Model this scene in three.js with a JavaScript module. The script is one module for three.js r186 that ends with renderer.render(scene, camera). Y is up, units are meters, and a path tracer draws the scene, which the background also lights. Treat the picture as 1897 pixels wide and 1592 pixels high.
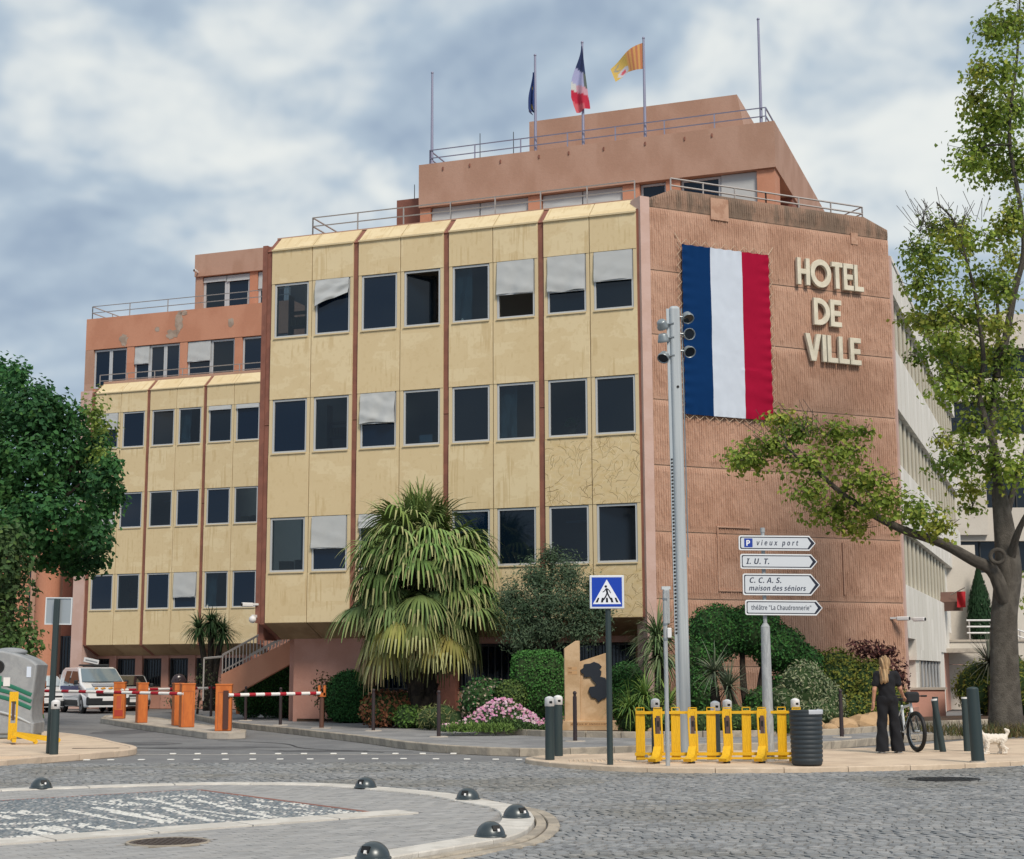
import * as THREE from 'three';
import { RoundedBoxGeometry } from 'three/addons/geometries/RoundedBoxGeometry.js';
import { MarchingCubes } from 'three/addons/objects/MarchingCubes.js';
import { mergeGeometries, mergeVertices } from 'three/addons/utils/BufferGeometryUtils.js';

// ---------- camera, sky, sun, exposure ----------
const scene = new THREE.Scene();
const camera = new THREE.PerspectiveCamera(31.21, 1024 / 859, 0.1, 1500);
camera.position.set(0, 1.55, 0);
camera.rotation.order = 'YXZ';
camera.rotation.set(THREE.MathUtils.degToRad(8.95), 0, -0.004);
const renderer = new THREE.WebGLRenderer({ antialias: true });
renderer.setSize(1024, 859);
renderer.toneMapping = THREE.LinearToneMapping;
renderer.toneMappingExposure = 2.2;
renderer.shadowMap.enabled = true;

let seed = 7;
const rnd = () => { seed = (seed * 1664525 + 1013904223) >>> 0; return seed / 4294967296; };
const rr = (a, b) => a + (b - a) * rnd();
const pick = a => a[Math.floor(rnd() * a.length)];
const hash2 = (x, y, s) => { let h = (x * 374761393 + y * 668265263 + s * 974634533) | 0; h = Math.imul(h ^ (h >>> 13), 1274126177); h ^= h >>> 16; return (h >>> 0) / 4294967296; };
const mod = (a, n) => ((a % n) + n) % n;
const smooth = (a, b, x) => { const t = Math.min(1, Math.max(0, (x - a) / (b - a))); return t * t * (3 - 2 * t); };
const lerp = (a, b, t) => a + (b - a) * t;
function vnoise(x, y, per, s) {                      // value noise, periodic when per > 0
  const xi = Math.floor(x), yi = Math.floor(y), fx = x - xi, fy = y - yi;
  const u = fx * fx * fx * (fx * (fx * 6 - 15) + 10), v = fy * fy * fy * (fy * (fy * 6 - 15) + 10);
  const w = per > 0 ? k => mod(k, per) : k => k;
  const a = hash2(w(xi), w(yi), s), b = hash2(w(xi + 1), w(yi), s), c = hash2(w(xi), w(yi + 1), s), d = hash2(w(xi + 1), w(yi + 1), s);
  return lerp(lerp(a, b, u), lerp(c, d, u), v);
}
function fbm(x, y, oct, per, s, gain = 0.5) {
  let a = 0, w = 1, t = 0;
  for (let i = 0; i < oct; i++) { a += w * vnoise(x, y, per, s + i * 17); t += w; x *= 2; y *= 2; per *= 2; w *= gain; }
  return a / t;
}
function makeSky() {
  const W = 2048, H = 1024, d = new Float32Array(W * H * 4);
  for (let j = 0; j < H; j++) {
    const el = ((j + 0.5) / H - 0.5) * Math.PI;
    for (let i = 0; i < W; i++) {
      const az = ((i + 0.5) / W - 0.5) * 2 * Math.PI;
      const y = Math.max(0, Math.sin(el)), k = Math.cos(el) / (y + 0.26);
      const px = Math.cos(az) * k * 2.9, pz = Math.sin(az) * k * 2.9;
      const wx = fbm(px * 0.8 + 3, pz * 0.8, 3, 0, 5), wz = fbm(px * 0.8, pz * 0.8 + 9, 3, 0, 8);
      const n1 = fbm(px * 0.9 + wx * 1.9 + SKX, pz * 0.9 + wz * 1.9 + SKZ, 7, 0, 21, 0.54);
      const n2 = fbm(px * 3.4 + wz * 2.0 + 4, pz * 3.4 + wx * 2.0, 6, 0, 44, 0.6);
      let c = smooth(0.33, 0.77, n1 * 0.68 + n2 * 0.32 + 0.10 * (smooth(0.08, 0.42, el) - 0.5));
      const hz = Math.exp(-Math.max(0, el) * 7);                    // thin haze towards the horizon
      const dk = [0.250, 0.332, 0.452], md = [0.412, 0.500, 0.590], br = [0.76, 0.785, 0.765];
      const o = (j * W + i) * 4;
      for (let q = 0; q < 3; q++) {
        let v = c < 0.5 ? lerp(dk[q], md[q], c * 2) : lerp(md[q], br[q], c * 2 - 1);
        v = lerp(v, [0.48, 0.58, 0.69][q], hz * 0.6);
        d[o + q] = v * SKYK;
      }
      d[o + 3] = 1;
    }
  }
  const t = new THREE.DataTexture(d, W, H, THREE.RGBAFormat, THREE.FloatType);
  t.mapping = THREE.EquirectangularReflectionMapping; t.magFilter = THREE.LinearFilter; t.minFilter = THREE.LinearFilter;
  t.wrapS = THREE.RepeatWrapping; t.needsUpdate = true;
  return t;
}
const SKX = 3.1, SKZ = 1.7, SKYK = 0.5;
const sky = makeSky();
scene.background = sky; scene.environment = sky;
const sun = new THREE.DirectionalLight(0xfff2e2, 1.5);
sun.position.set(0.30 * 80, 4 + 0.72 * 80, -42 + 0.62 * 80);
sun.target.position.set(0, 4, -42);
sun.castShadow = true; sun.shadow.radius = 32;
sun.shadow.mapSize.set(4096, 4096);
Object.assign(sun.shadow.camera, { left: -45, right: 45, top: 45, bottom: -45, near: 1, far: 220 });
scene.add(sun, sun.target);

// ---------- helpers ----------
const D2R = Math.PI / 180;
const used = {};
function numbered(n) { if (!(n in used)) { used[n] = 0; return n; } used[n]++; return n + '_' + String(used[n]).padStart(3, '0'); }
function meta(o, label, category, group, kind) { o.userData.label = label; o.userData.category = category; if (group) o.userData.group = group; if (kind) o.userData.kind = kind; return o; }
function thing(name, label, category, p = [0, 0, 0], turn = 0, group) {
  const o = new THREE.Group(); o.name = numbered(name); o.position.set(...p); o.rotation.y = turn; scene.add(o);
  return meta(o, label, category, group);
}
function part(name, geo, mat, parent, p, r) {
  const m = new THREE.Mesh(geo, mat); m.name = name; m.castShadow = m.receiveShadow = true;
  if (p) m.position.set(...p); if (r) m.rotation.set(...r);
  parent.add(m); return m;
}
function solo(name, geo, mat, label, category, p, r, group) {
  const m = part(numbered(name), geo, mat, scene, p, r); return meta(m, label, category, group);
}
function struct(name, geo, mat, p) { const m = part(numbered(name), geo, mat, scene, p); m.userData.kind = 'structure'; m.userData.label = m.name.replace(/_/g, ' '); return m; }
function sub(name, parent, p, ry = 0) { const g = new THREE.Group(); g.name = name; if (p) g.position.set(...p); g.rotation.y = ry; parent.add(g); return g; }
const gc = new Map();
const cache = (k, f) => { if (!gc.has(k)) gc.set(k, f()); return gc.get(k); };
const box = (w, h, d) => cache(`b${w},${h},${d}`, () => new THREE.BoxGeometry(w, h, d));
const rbox = (w, h, d, r = 0.01, s = 2) => cache(`r${w},${h},${d},${r},${s}`, () => new RoundedBoxGeometry(w, h, d, s, r));
const cyl = (a, b, h, n = 16) => cache(`c${a},${b},${h},${n}`, () => new THREE.CylinderGeometry(a, b, h, n));
const sph = (r, n = 16) => cache(`s${r},${n}`, () => new THREE.SphereGeometry(r, n, Math.ceil(n * 0.7)));
const V = (x, y, z) => new THREE.Vector3(x, y, z);
function at(geo, p, r, s) { const g = geo.clone(); if (s) g.scale(...(Array.isArray(s) ? s : [s, s, s])); if (r) { g.applyMatrix4(new THREE.Matrix4().makeRotationFromEuler(new THREE.Euler(...r))); } if (p) g.translate(...p); return g; }
function merge(list) { return mergeGeometries(list.map(g => { const q = g.index ? g.toNonIndexed() : g; for (const k of Object.keys(q.attributes)) if (!['position', 'normal', 'uv'].includes(k)) q.deleteAttribute(k); if (!q.attributes.uv) q.setAttribute('uv', new THREE.BufferAttribute(new Float32Array(q.attributes.position.count * 2), 2)); return q; }), false); }
function bar(a, b, r, n = 8) {                       // straight round bar between two points
  const A = V(...a), B = V(...b), L = A.distanceTo(B), g = new THREE.CylinderGeometry(r, r, L, n);
  g.applyQuaternion(new THREE.Quaternion().setFromUnitVectors(V(0, 1, 0), B.clone().sub(A).normalize()));
  g.translate((A.x + B.x) / 2, (A.y + B.y) / 2, (A.z + B.z) / 2); return g;
}
function sbar(a, b, w, h) {                          // square bar
  const A = V(...a), B = V(...b), L = A.distanceTo(B), g = new THREE.BoxGeometry(w, L, h);
  g.applyQuaternion(new THREE.Quaternion().setFromUnitVectors(V(0, 1, 0), B.clone().sub(A).normalize()));
  g.translate((A.x + B.x) / 2, (A.y + B.y) / 2, (A.z + B.z) / 2); return g;
}
const tube = (pts, r, seg = 24, n = 8) => new THREE.TubeGeometry(new THREE.CatmullRomCurve3(pts.map(p => V(...p))), seg, r, n);
function taper(pts, radii, n = 10, seg = 6) {        // tapered limb through points
  const c = new THREE.CatmullRomCurve3(pts.map(p => V(...p))), S = (pts.length - 1) * seg, pos = [], idx = [], uv = [];
  const fr = c.computeFrenetFrames(S, false); let len = 0, prev = null;
  for (let i = 0; i <= S; i++) {
    const t = i / S, P = c.getPoint(t), k = t * (pts.length - 1), j = Math.min(pts.length - 2, Math.floor(k)), r = lerp(radii[j], radii[j + 1], k - j);
    if (prev) len += P.distanceTo(prev); prev = P;
    const N = fr.normals[i], B = fr.binormals[i];
    for (let q = 0; q <= n; q++) {
      const a = q / n * Math.PI * 2, rq = r * (1 + 0.07 * Math.sin(a * 3 + i * 0.31));
      pos.push(P.x + (N.x * Math.cos(a) + B.x * Math.sin(a)) * rq, P.y + (N.y * Math.cos(a) + B.y * Math.sin(a)) * rq, P.z + (N.z * Math.cos(a) + B.z * Math.sin(a)) * rq);
      uv.push(q / n * 2, len * 1.2);
    }
  }
  for (let i = 0; i < S; i++) for (let q = 0; q < n; q++) { const a = i * (n + 1) + q, b = a + n + 1; idx.push(a, b, a + 1, b, b + 1, a + 1); }
  const g = new THREE.BufferGeometry(); g.setAttribute('position', new THREE.Float32BufferAttribute(pos, 3)); g.setAttribute('uv', new THREE.Float32BufferAttribute(uv, 2)); g.setIndex(idx); g.computeVertexNormals(); return g;
}
function boxUV(w, h, d, ou = 0, ov = 0, k = 1) {     // box whose uv are metres * k
  const g = new THREE.BoxGeometry(w, h, d), p = g.attributes.position, n = g.attributes.normal, u = g.attributes.uv;
  for (let i = 0; i < p.count; i++) {
    const ax = Math.abs(n.getX(i)) > 0.5, ay = Math.abs(n.getY(i)) > 0.5;
    u.setXY(i, ou + k * (ax ? p.getZ(i) : p.getX(i)), ov + k * (ay ? p.getZ(i) : p.getY(i)));
  }
  return g;
}
function sheet(pts, y, holes = [], k = 1) {          // horizontal polygon from [x,z] points
  const s = new THREE.Shape(pts.map(p => new THREE.Vector2(p[0], -p[1])));
  for (const h of holes) s.holes.push(new THREE.Path(h.map(p => new THREE.Vector2(p[0], -p[1]))));
  const g = new THREE.ShapeGeometry(s); g.rotateX(-Math.PI / 2); g.translate(0, y, 0);
  const p = g.attributes.position, u = g.attributes.uv; for (let i = 0; i < p.count; i++) u.setXY(i, p.getX(i) * k, p.getZ(i) * k);
  return g;
}
function slab(pts, y0, y1, k = 1) {                  // extruded horizontal polygon
  const s = new THREE.Shape(pts.map(p => new THREE.Vector2(p[0], -p[1])));
  const g = new THREE.ExtrudeGeometry(s, { depth: y1 - y0, bevelEnabled: false }); g.rotateX(-Math.PI / 2); g.translate(0, y0, 0);
  const p = g.attributes.position, n = g.attributes.normal, u = g.attributes.uv;
  for (let i = 0; i < p.count; i++) Math.abs(n.getY(i)) > 0.5 ? u.setXY(i, p.getX(i) * k, p.getZ(i) * k) : u.setXY(i, (p.getX(i) * -n.getZ(i) + p.getZ(i) * n.getX(i)) * k, p.getY(i) * k);
  return g;
}
const spline = (pts, n) => new THREE.CatmullRomCurve3(pts.map(p => V(p[0], 0, p[1]))).getSpacedPoints(n).map(p => [p.x, p.z]);

// ---------- textures and materials ----------
function tex(W, H, fn, srgb = true, rep) {
  const d = new Uint8Array(W * H * 4);
  for (let j = 0; j < H; j++) for (let i = 0; i < W; i++) { const c = fn(i / W, j / H, i, j), o = (j * W + i) * 4; d[o] = c[0]; d[o + 1] = c[1]; d[o + 2] = c[2]; d[o + 3] = 255; }
  const t = new THREE.DataTexture(d, W, H); t.wrapS = t.wrapT = THREE.RepeatWrapping; t.magFilter = THREE.LinearFilter; t.minFilter = THREE.LinearMipmapLinearFilter; t.generateMipmaps = true;
  if (srgb) t.colorSpace = THREE.SRGBColorSpace; if (rep) t.repeat.set(rep, rep); t.needsUpdate = true; return t;
}
const cl = v => Math.max(0, Math.min(255, v));
const mixc = (a, b, t) => [cl(lerp(a[0], b[0], t)), cl(lerp(a[1], b[1], t)), cl(lerp(a[2], b[2], t))];
const speck = (c, k) => { const v = (rnd() - 0.5) * k; return [cl(c[0] + v), cl(c[1] + v), cl(c[2] + v)]; };
const std = (color, roughness = 0.8, o = {}) => new THREE.MeshStandardMaterial({ color, roughness, ...o });
function rough(base, alt, { scale = 6, k = 14, s = 1, lo = 0.35, hi = 0.65, size = 512, rep = 0.5, bump = 0.004, roughness = 0.9, stretch = 1 } = {}) {
  const t = tex(size, size, (u, v) => { const n = fbm(u * scale, v * scale * stretch, 6, scale, s, 0.55); return speck(mixc(base, alt, smooth(lo, hi, n)), k); });
  t.repeat.set(rep, rep);
  const b = tex(256, 256, (u, v) => { const n = cl(255 * (0.6 * fbm(u * 32, v * 32, 3, 32, s + 3) + 0.4 * rnd())); return [n, n, n]; }, false); b.repeat.set(rep * 2, rep * 2);
  return new THREE.MeshStandardMaterial({ map: t, bumpMap: b, bumpScale: bump, roughness });
}
// stained cream precast panels: cleaner pale patches with ragged edges, ochre streaks, drip lines
function panelTex(s, pale) {
  const t = tex(1024, 1024, (u, v) => {
    const n = fbm(u * 5, v * 5, 6, 5, s, 0.55), m = fbm(u * 3 + n * 0.5, v * 7, 5, 0, s + 40), dr = fbm(u * 60, v * 3, 3, 0, s + 9), f = fbm(u * 40, v * 40, 2, 40, s + 5);
    let c = mixc([206, 186, 146], [214, 196, 157], n);
    c = mixc(c, [222, 207, 171], smooth(0.61 - pale, 0.65 - pale, m + n * 0.1 + (f - 0.5) * 0.10) * 0.48);
    c = mixc(c, [182, 157, 112], smooth(0.60, 0.70, dr) * smooth(0.45, 0.62, n) * 0.4);
    c = mixc(c, [194, 172, 130], smooth(0.6, 0.8, f) * 0.25);
    return speck(c, 6);
  });
  t.repeat.set(0.24, 0.24); return t;
}
const grainB = tex(256, 256, () => { const v = 90 + rnd() * 120; return [v, v, v]; }, false); grainB.repeat.set(1.3, 1.3);
const MT = {};
MT.cream = [panelTex(3, 0.02), panelTex(11, 0.1), panelTex(29, -0.02)].map(t => new THREE.MeshStandardMaterial({ map: t, bumpMap: grainB, bumpScale: 0.002, roughness: 0.85 }));
{ // panels where a creeper once clung: dark branching tracks of dried stems
  const c = document.createElement('canvas'); c.width = c.height = 1024; const x = c.getContext('2d');
  x.fillStyle = 'rgb(206,188,150)'; x.fillRect(0, 0, 1024, 1024);
  for (let i = 0; i < 2600; i++) { x.fillStyle = pick(['rgba(220,202,160,0.10)', 'rgba(188,160,112,0.08)', 'rgba(200,174,124,0.16)']); const a = rnd() * 1024, b = rnd() * 1024; x.beginPath(); x.ellipse(a, b, rr(6, 50), rr(4, 26), rr(-.4, .4), 0, 7); x.fill(); }
  for (let i = 0; i < 230; i++) {
    let a = rnd() * 1024, b = rnd() * 1024, an = -Math.PI / 2 + rr(-0.9, 0.9); x.strokeStyle = pick(['rgba(96,78,50,0.75)', 'rgba(120,98,62,0.6)', 'rgba(232,220,190,0.6)']); x.lineWidth = rr(2, 5); x.beginPath(); x.moveTo(a, b);
    for (let k = 0; k < 9; k++) { an += rr(-0.6, 0.6); a += Math.cos(an) * 15; b += Math.sin(an) * 15; x.lineTo(a, b); } x.stroke();
  }
  const t = new THREE.CanvasTexture(c); t.colorSpace = THREE.SRGBColorSpace; t.wrapS = t.wrapT = THREE.RepeatWrapping; t.repeat.set(0.36, 0.36);
  MT.vine = new THREE.MeshStandardMaterial({ map: t, roughness: 0.9 });
}
MT.creamTrim = std(0xcdbc98, 0.8);
MT.salmon = rough([192, 138, 112], [183, 128, 102], { scale: 4, s: 61, rep: 0.25, k: 10, stretch: 0.6 });
MT.salmonDull = rough([176, 142, 124], [166, 131, 112], { scale: 5, s: 71, rep: 0.22, k: 10, stretch: 0.45 });
MT.pinkWall = rough([188, 143, 128], [180, 134, 118], { scale: 4, s: 81, rep: 0.3, k: 12 });
MT.pale = rough([198, 170, 160], [192, 162, 150], { scale: 5, s: 91, rep: 0.4, k: 8 });
MT.brown = rough([136, 90, 76], [124, 82, 70], { scale: 6, s: 101, rep: 0.5, k: 10 });
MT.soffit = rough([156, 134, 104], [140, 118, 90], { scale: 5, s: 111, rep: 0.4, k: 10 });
MT.ribbed = rough([187, 151, 130], [174, 137, 116], { scale: 7, s: 121, rep: 0.21, k: 22, bump: 0.01, lo: 0.3, hi: 0.7 });
MT.ribDirt = rough([122, 104, 90], [152, 124, 106], { scale: 9, s: 131, rep: 0.3, k: 20, bump: 0.008, stretch: 0.5 });
MT.patch = rough([186, 150, 128], [168, 130, 108], { scale: 8, s: 141, rep: 0.6, k: 10 });
MT.white = rough([226, 223, 216], [214, 211, 203], { scale: 5, s: 151, rep: 0.2, k: 6, stretch: 0.4 });
MT.whiteWall = rough([210, 206, 196], [196, 190, 180], { scale: 4, s: 161, rep: 0.1, k: 6 });
MT.greyPatch = rough([168, 152, 138], [150, 132, 118], { scale: 6, s: 171, rep: 0.6, k: 14 });
MT.creamFin = rough([204, 198, 180], [190, 184, 166], { scale: 5, s: 155, rep: 0.4, k: 6 });
MT.frame = std(0xb9bdc0, 0.45, { metalness: 0.1 });
MT.darkFrame = std(0x2a2c2e, 0.5);
MT.glass = new THREE.MeshPhysicalMaterial({ color: 0x05172a, roughness: 0.04, ior: 1.5 });
MT.glassB = new THREE.MeshPhysicalMaterial({ color: 0x0b1722, roughness: 0.06, ior: 1.5 });
MT.clear = new THREE.MeshPhysicalMaterial({ color: 0x9fb2bd, roughness: 0.02, transmission: 1, thickness: 0, ior: 1.5 });
MT.card = std(0xa9825a, 0.9); MT.desk = std(0x7d6a55, 0.7); MT.curtain = std(0xbfbab0, 0.9, { side: THREE.DoubleSide }); MT.plant = std(0x3f6b35, 0.7);
MT.room = std(0xa79f94, 0.9);
MT.blind = std(0xb2b6b7, 0.85, { side: THREE.DoubleSide });
MT.rail = std(0xa9a4a0, 0.5, { metalness: 0.3 });
MT.railBlue = std(0x8d8fa6, 0.5, { metalness: 0.2 });
MT.steel = std(0x9aa0a3, 0.38, { metalness: 0.75 });
MT.column = rough([176, 184, 188], [164, 172, 177], { scale: 5, s: 185, rep: 0.8, k: 5, roughness: 0.5, bump: 0 });
MT.galv = rough([172, 177, 179], [156, 161, 164], { scale: 8, s: 181, rep: 1.5, k: 8, roughness: 0.5 });
MT.green = std(0x2b3a3c, 0.55);
MT.whitePlastic = std(0xdadada, 0.5);
MT.black = std(0x0a0a0b, 0.6);
MT.blackPlastic = std(0x1b2024, 0.55);
MT.yellow = rough([226, 180, 26], [212, 166, 20], { scale: 6, s: 191, rep: 2, k: 8, roughness: 0.45, bump: 0 });
MT.orange = rough([200, 112, 48], [186, 100, 42], { scale: 5, s: 201, rep: 0.9, k: 8, roughness: 0.55, bump: 0 });
MT.bark = rough([100, 95, 87], [80, 75, 68], { scale: 10, s: 211, rep: 0.7, k: 34, bump: 0.025, stretch: 0.7, lo: 0.25, hi: 0.75 });
MT.barkDark = rough([70, 60, 50], [46, 40, 34], { scale: 8, s: 221, rep: 1, k: 22, bump: 0.02, stretch: 0.5 });
MT.stone = rough([196, 168, 134], [180, 150, 114], { scale: 7, s: 231, rep: 0.5, k: 14 });
MT.kerb = rough([172, 162, 146], [146, 138, 126], { scale: 7, s: 241, rep: 0.8, k: 22 });
MT.asphalt = rough([118, 119, 120], [108, 109, 111], { scale: 9, s: 251, rep: 0.16, k: 34, size: 1024, bump: 0.004 });
MT.pavement = rough([142, 142, 142], [124, 124, 125], { scale: 9, s: 261, rep: 0.22, k: 30, bump: 0.004 });
MT.beige = rough([206, 186, 162], [190, 170, 148], { scale: 8, s: 271, rep: 0.3, k: 16, bump: 0.002 });
MT.soil = rough([86, 66, 50], [58, 46, 36], { scale: 10, s: 281, rep: 0.6, k: 40, bump: 0.03 });
MT.concrete = rough([184, 176, 164], [164, 156, 146], { scale: 8, s: 291, rep: 0.5, k: 16 });
// ---------- ground ----------
const GY = 0;
struct('ground', (() => { const g = new THREE.PlaneGeometry(900, 900); g.rotateX(-Math.PI / 2); const u = g.attributes.uv, p = g.attributes.position; for (let i = 0; i < p.count; i++) u.setXY(i, p.getX(i), p.getZ(i)); return g; })(), MT.asphalt, [0, -0.03, -100]);

// ---------- town hall ----------
const KX = 3.58, KZ = -41.7;
const hall = thing('town_hall', 'large cream and salmon town hall with panelled facade and ribbed end wall', 'building', [KX, 0, KZ]);
const S2 = -18;                                       // left wing stands back from the main facade
const frame = (ox, oz, deg) => ({ ox, oz, th: deg * D2R, c: Math.cos(deg * D2R), s: Math.sin(deg * D2R) });
const fA = frame(0, 0, -20), fB = frame(0, 0, 25);
const fL = frame(fA.s * S2, fA.c * S2, -20);
const fC = frame(fB.c * 8.72, -fB.s * 8.72, 70);
const fp = (f, x, y, z) => [f.ox + x * f.c + z * f.s, y, f.oz - x * f.s + z * f.c];
const put = (name, geo, mat, f, x, y, z, parent = hall) => part(name, geo, mat, parent, fp(f, x, y, z), [0, f.th, 0]);
function fbox(name, mat, f, x0, x1, y0, y1, z0, z1, parent = hall) {      // box given by its extents in a facade frame
  return put(name, boxUV(x1 - x0, y1 - y0, z1 - z0, rr(0, 9), rr(0, 9)), mat, f, (x0 + x1) / 2, (y0 + y1) / 2, (z0 + z1) / 2, parent);
}
function frameGeo(w, h, t, d, mid) {
  return cache(`fr${w.toFixed(2)},${h.toFixed(2)},${t},${d},${mid}`, () => merge([at(box(w, t, d), [0, t / 2, 0]), at(box(w, t, d), [0, h - t / 2, 0]), at(box(t, h - 2 * t, d), [-w / 2 + t / 2, h / 2, 0]), at(box(t, h - 2 * t, d), [w / 2 - t / 2, h / 2, 0]), ...(mid ? [at(box(t, h - 2 * t, d), [0, h / 2, 0])] : [])]));
}
function blindGeo(w, h, skew, k) {                    // crumpled fabric hanging outside the frame
  const g = new THREE.PlaneGeometry(w, h, 30, 26), p = g.attributes.position, s = rnd() * 99;
  for (let i = 0; i < p.count; i++) {
    const u = p.getX(i) / w + 0.5, v = 0.5 - p.getY(i) / h;
    const q = u * 0.9 + v * (skew ? 0.9 : 0.35) + 0.18 * fbm(u * 2 + s, v * 2, 2, 0, 7), cr = Math.pow(Math.abs(Math.sin(q * 5.2 + s)), 1.6), c2 = Math.pow(Math.abs(Math.sin((v * 1.3 - u * 0.5) * 4.4 + s * 2)), 3);
    const z = k * (0.16 * cr * (0.25 + v) + 0.10 * c2 * v + 0.10 * fbm(u * 3 + s, v * 3, 3, 0, 17));
    p.setXYZ(i, p.getX(i), h / 2 - v * h * (1 + skew * (0.5 - u)) - h / 2 + (v > 0.9 ? Math.sin(u * 7 + s) * 0.015 * k * 4 : 0), z + 0.03 + v * 0.02);
  }
  g.translate(0, h, 0); g.computeVertexNormals(); return g;
}
function windowUnit(f, x, y, w, h, o = {}, parent = hall) {   // x = left edge in the facade frame
  const g = sub('window', parent, fp(f, x + w / 2, y, o.z ?? -0.07), f.th), t = o.t ?? 0.055;
  part('frame', frameGeo(w, h, t, 0.07, o.mid), o.fm || MT.frame, g);
  if (o.open) {                                      // one casement swung inward, room dark behind
    const lw = w - 2 * t; part('casement', merge([frameGeo(lw, h - 2 * t, 0.05, 0.05), at(box(lw - .1, h - 2 * t - .1, 0.01), [0, (h - 2 * t) / 2, 0])]), MT.glassB, g, [-w / 2 + t + Math.cos(o.open) * lw / 2, t, -0.04 - Math.sin(o.open) * lw / 2 * 0.6], [0, o.open * 0.6, 0]);
  } else if (!o.empty) part('pane', box(w - 2 * t, h - 2 * t, 0.016), o.item ? MT.clear : (rnd() < .3 ? MT.glassB : MT.glass), g, [0, h / 2, -0.01], [rr(-.008, .008), rr(-.012, .012), 0]);
  if (o.item) {                                      // things seen through clear panes
    if (o.item === 'boxes') { part('box', rbox(.36, .3, .3, .01), MT.card, g, [-.3, .2, -.5]); part('box', rbox(.42, .34, .3, .01), MT.card, g, [.2, .22, -.6]); part('desk', box(w, .05, .6), MT.desk, g, [0, .03, -.55]); }
    if (o.item === 'curtain') part('curtain', blindGeo(w * .45, h * .96, 0, .5), MT.curtain, g, [-w * .25, .03, -.22]);
    if (o.item === 'shelf') { part('shelf', merge([at(box(w * .8, .04, .3), [0, .5, -.8]), at(box(w * .8, .04, .3), [0, .95, -.8]), at(box(.04, 1.5, .3), [-w * .4, .75, -.8]), at(box(.04, 1.5, .3), [w * .4, .75, -.8])]), MT.desk, g); part('binders', merge([0, 1, 2, 3, 4, 5].map(i => at(box(.07, .28, .2), [-w * .33 + i * .11, .66, -.78]))), MT.card, g); }
    if (o.item === 'lamp') part('ceiling_lamp', box(.75, .06, .12), MT.whitePlastic, g, [0, h - .35, -.9]);
    if (o.item === 'paper') part('paper', box(.4, .22, .01), MT.whitePlastic, g, [.1, .2, -.06]);
    if (o.item === 'plant') { const F = []; for (let i = 0; i < 26; i++) { const a = i * 2.4, r = .06 + .16 * (i % 5) / 5; F.push(at(box(.05, .02, .14), [Math.cos(a) * r, .34 + (i % 7) * .035, -.35 + Math.sin(a) * r], [.5, a, 0])); } part('plant_leaves', merge(F), MT.plant, g); part('plant_pot', at(cyl(.12, .09, .22, 12), [0, .13, -.35]), MT.card, g); }
  }
  if (o.blind) {
    const bh = h * o.blind; part('blind', blindGeo(w - 0.03, bh, o.skew || 0, o.k ?? 0.12), MT.blind, g, [0, h - bh, 0.05]);
    if (!o.skew) part('blind_bar', box(w - 0.03, 0.035, 0.035), MT.frame, g, [0, h - bh - 0.01, 0.09]);
  }
  return g;
}
// main facade and left wing share one precast system: bays of two columns between brown strips
function creamFacade(f, bays, rows, y0, yt, winOpt, vineCol) {
  const strips = [], bw = 2.92, half = bw / 2;
  for (const b of bays) {
    const xr = -b * bw - 0.09, xl = xr - bw + 0.18;   // clear between strips
    for (let c = 0; c < 2; c++) {
      const cx0 = c ? xl + (xr - xl) / 2 + 0.012 : xl, cx1 = c ? xr : xl + (xr - xl) / 2 - 0.012, w = cx1 - cx0;
      const wx0 = cx0 + 0.10, ww = w - 0.2;
      let yb = y0;
      rows.forEach(([a, z], ri) => {
        const mat = vineCol && b === 0 && ri <= 1 ? MT.vine : MT.cream[Math.floor(hash2(b * 2 + (c >> 1), ri, 5) * 3)];
        fbox('panel', mat, f, cx0, cx1, yb, a - 0.012, -0.3, 0);
        for (const [p0, p1] of [[cx0, wx0 - 0.002], [wx0 + ww + 0.002, cx1]]) fbox('window_jamb', MT.creamTrim, f, p0, p1, a - 0.010, z + 0.010, -0.28, -0.012);
        fbox('sill', MT.creamTrim, f, wx0, wx0 + ww, a - 0.010, a + 0.03, -0.28, 0.035);
        const opt = winOpt(b, c, ri) || {};
        windowUnit(f, wx0 + 0.004, a + 0.034, ww - 0.008, z - a - 0.04, opt);
        yb = z + 0.012;
      });
      fbox('panel', MT.cream[Math.floor(hash2(b, 9, 6 + c) * 3)], f, cx0, cx1, yb, yt, -0.3, 0);
      // sloping cap above the panels
      const cap = put('cap_panel', boxUV(w, 0.82, 0.07, rr(0, 9), rr(0, 9)), MT.cream[1], f, (cx0 + cx1) / 2, yt + 0.27, -0.30); cap.rotation.order = 'YXZ'; cap.rotation.x = -0.84;
      fbox('ledge', MT.creamTrim, f, cx0, cx1, yt + 0.002, yt + 0.05, -0.10, 0.05);
      // soffit rising back under the overhang
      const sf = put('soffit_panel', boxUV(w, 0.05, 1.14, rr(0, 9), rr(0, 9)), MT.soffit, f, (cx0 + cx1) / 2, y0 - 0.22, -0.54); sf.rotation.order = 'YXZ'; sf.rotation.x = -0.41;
    }
    strips.push(xr + 0.09);
  }
  strips.push(-(bays[bays.length - 1] + 1) * bw);
  for (const x of strips) {
    if (f === fA && x > -0.1) continue;
    const mid = 8.9;
    fbox('drain_strip', MT.brown, f, x - 0.085, x + 0.085, y0, mid - 0.01, -0.28, -0.05); fbox('drain_strip', MT.brown, f, x - 0.085, x + 0.085, mid + 0.01, yt + 0.02, -0.28, -0.05);
    const s = put('strip_cap', box(0.17, 0.8, 0.06), MT.brown, f, x, yt + 0.26, -0.335); s.rotation.order = 'YXZ'; s.rotation.x = -0.84;
    const q = put('strip_soffit', box(0.17, 0.06, 1.1), MT.brown, f, x, y0 - 0.23, -0.56); q.rotation.order = 'YXZ'; q.rotation.x = -0.41;
  }
}
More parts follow.
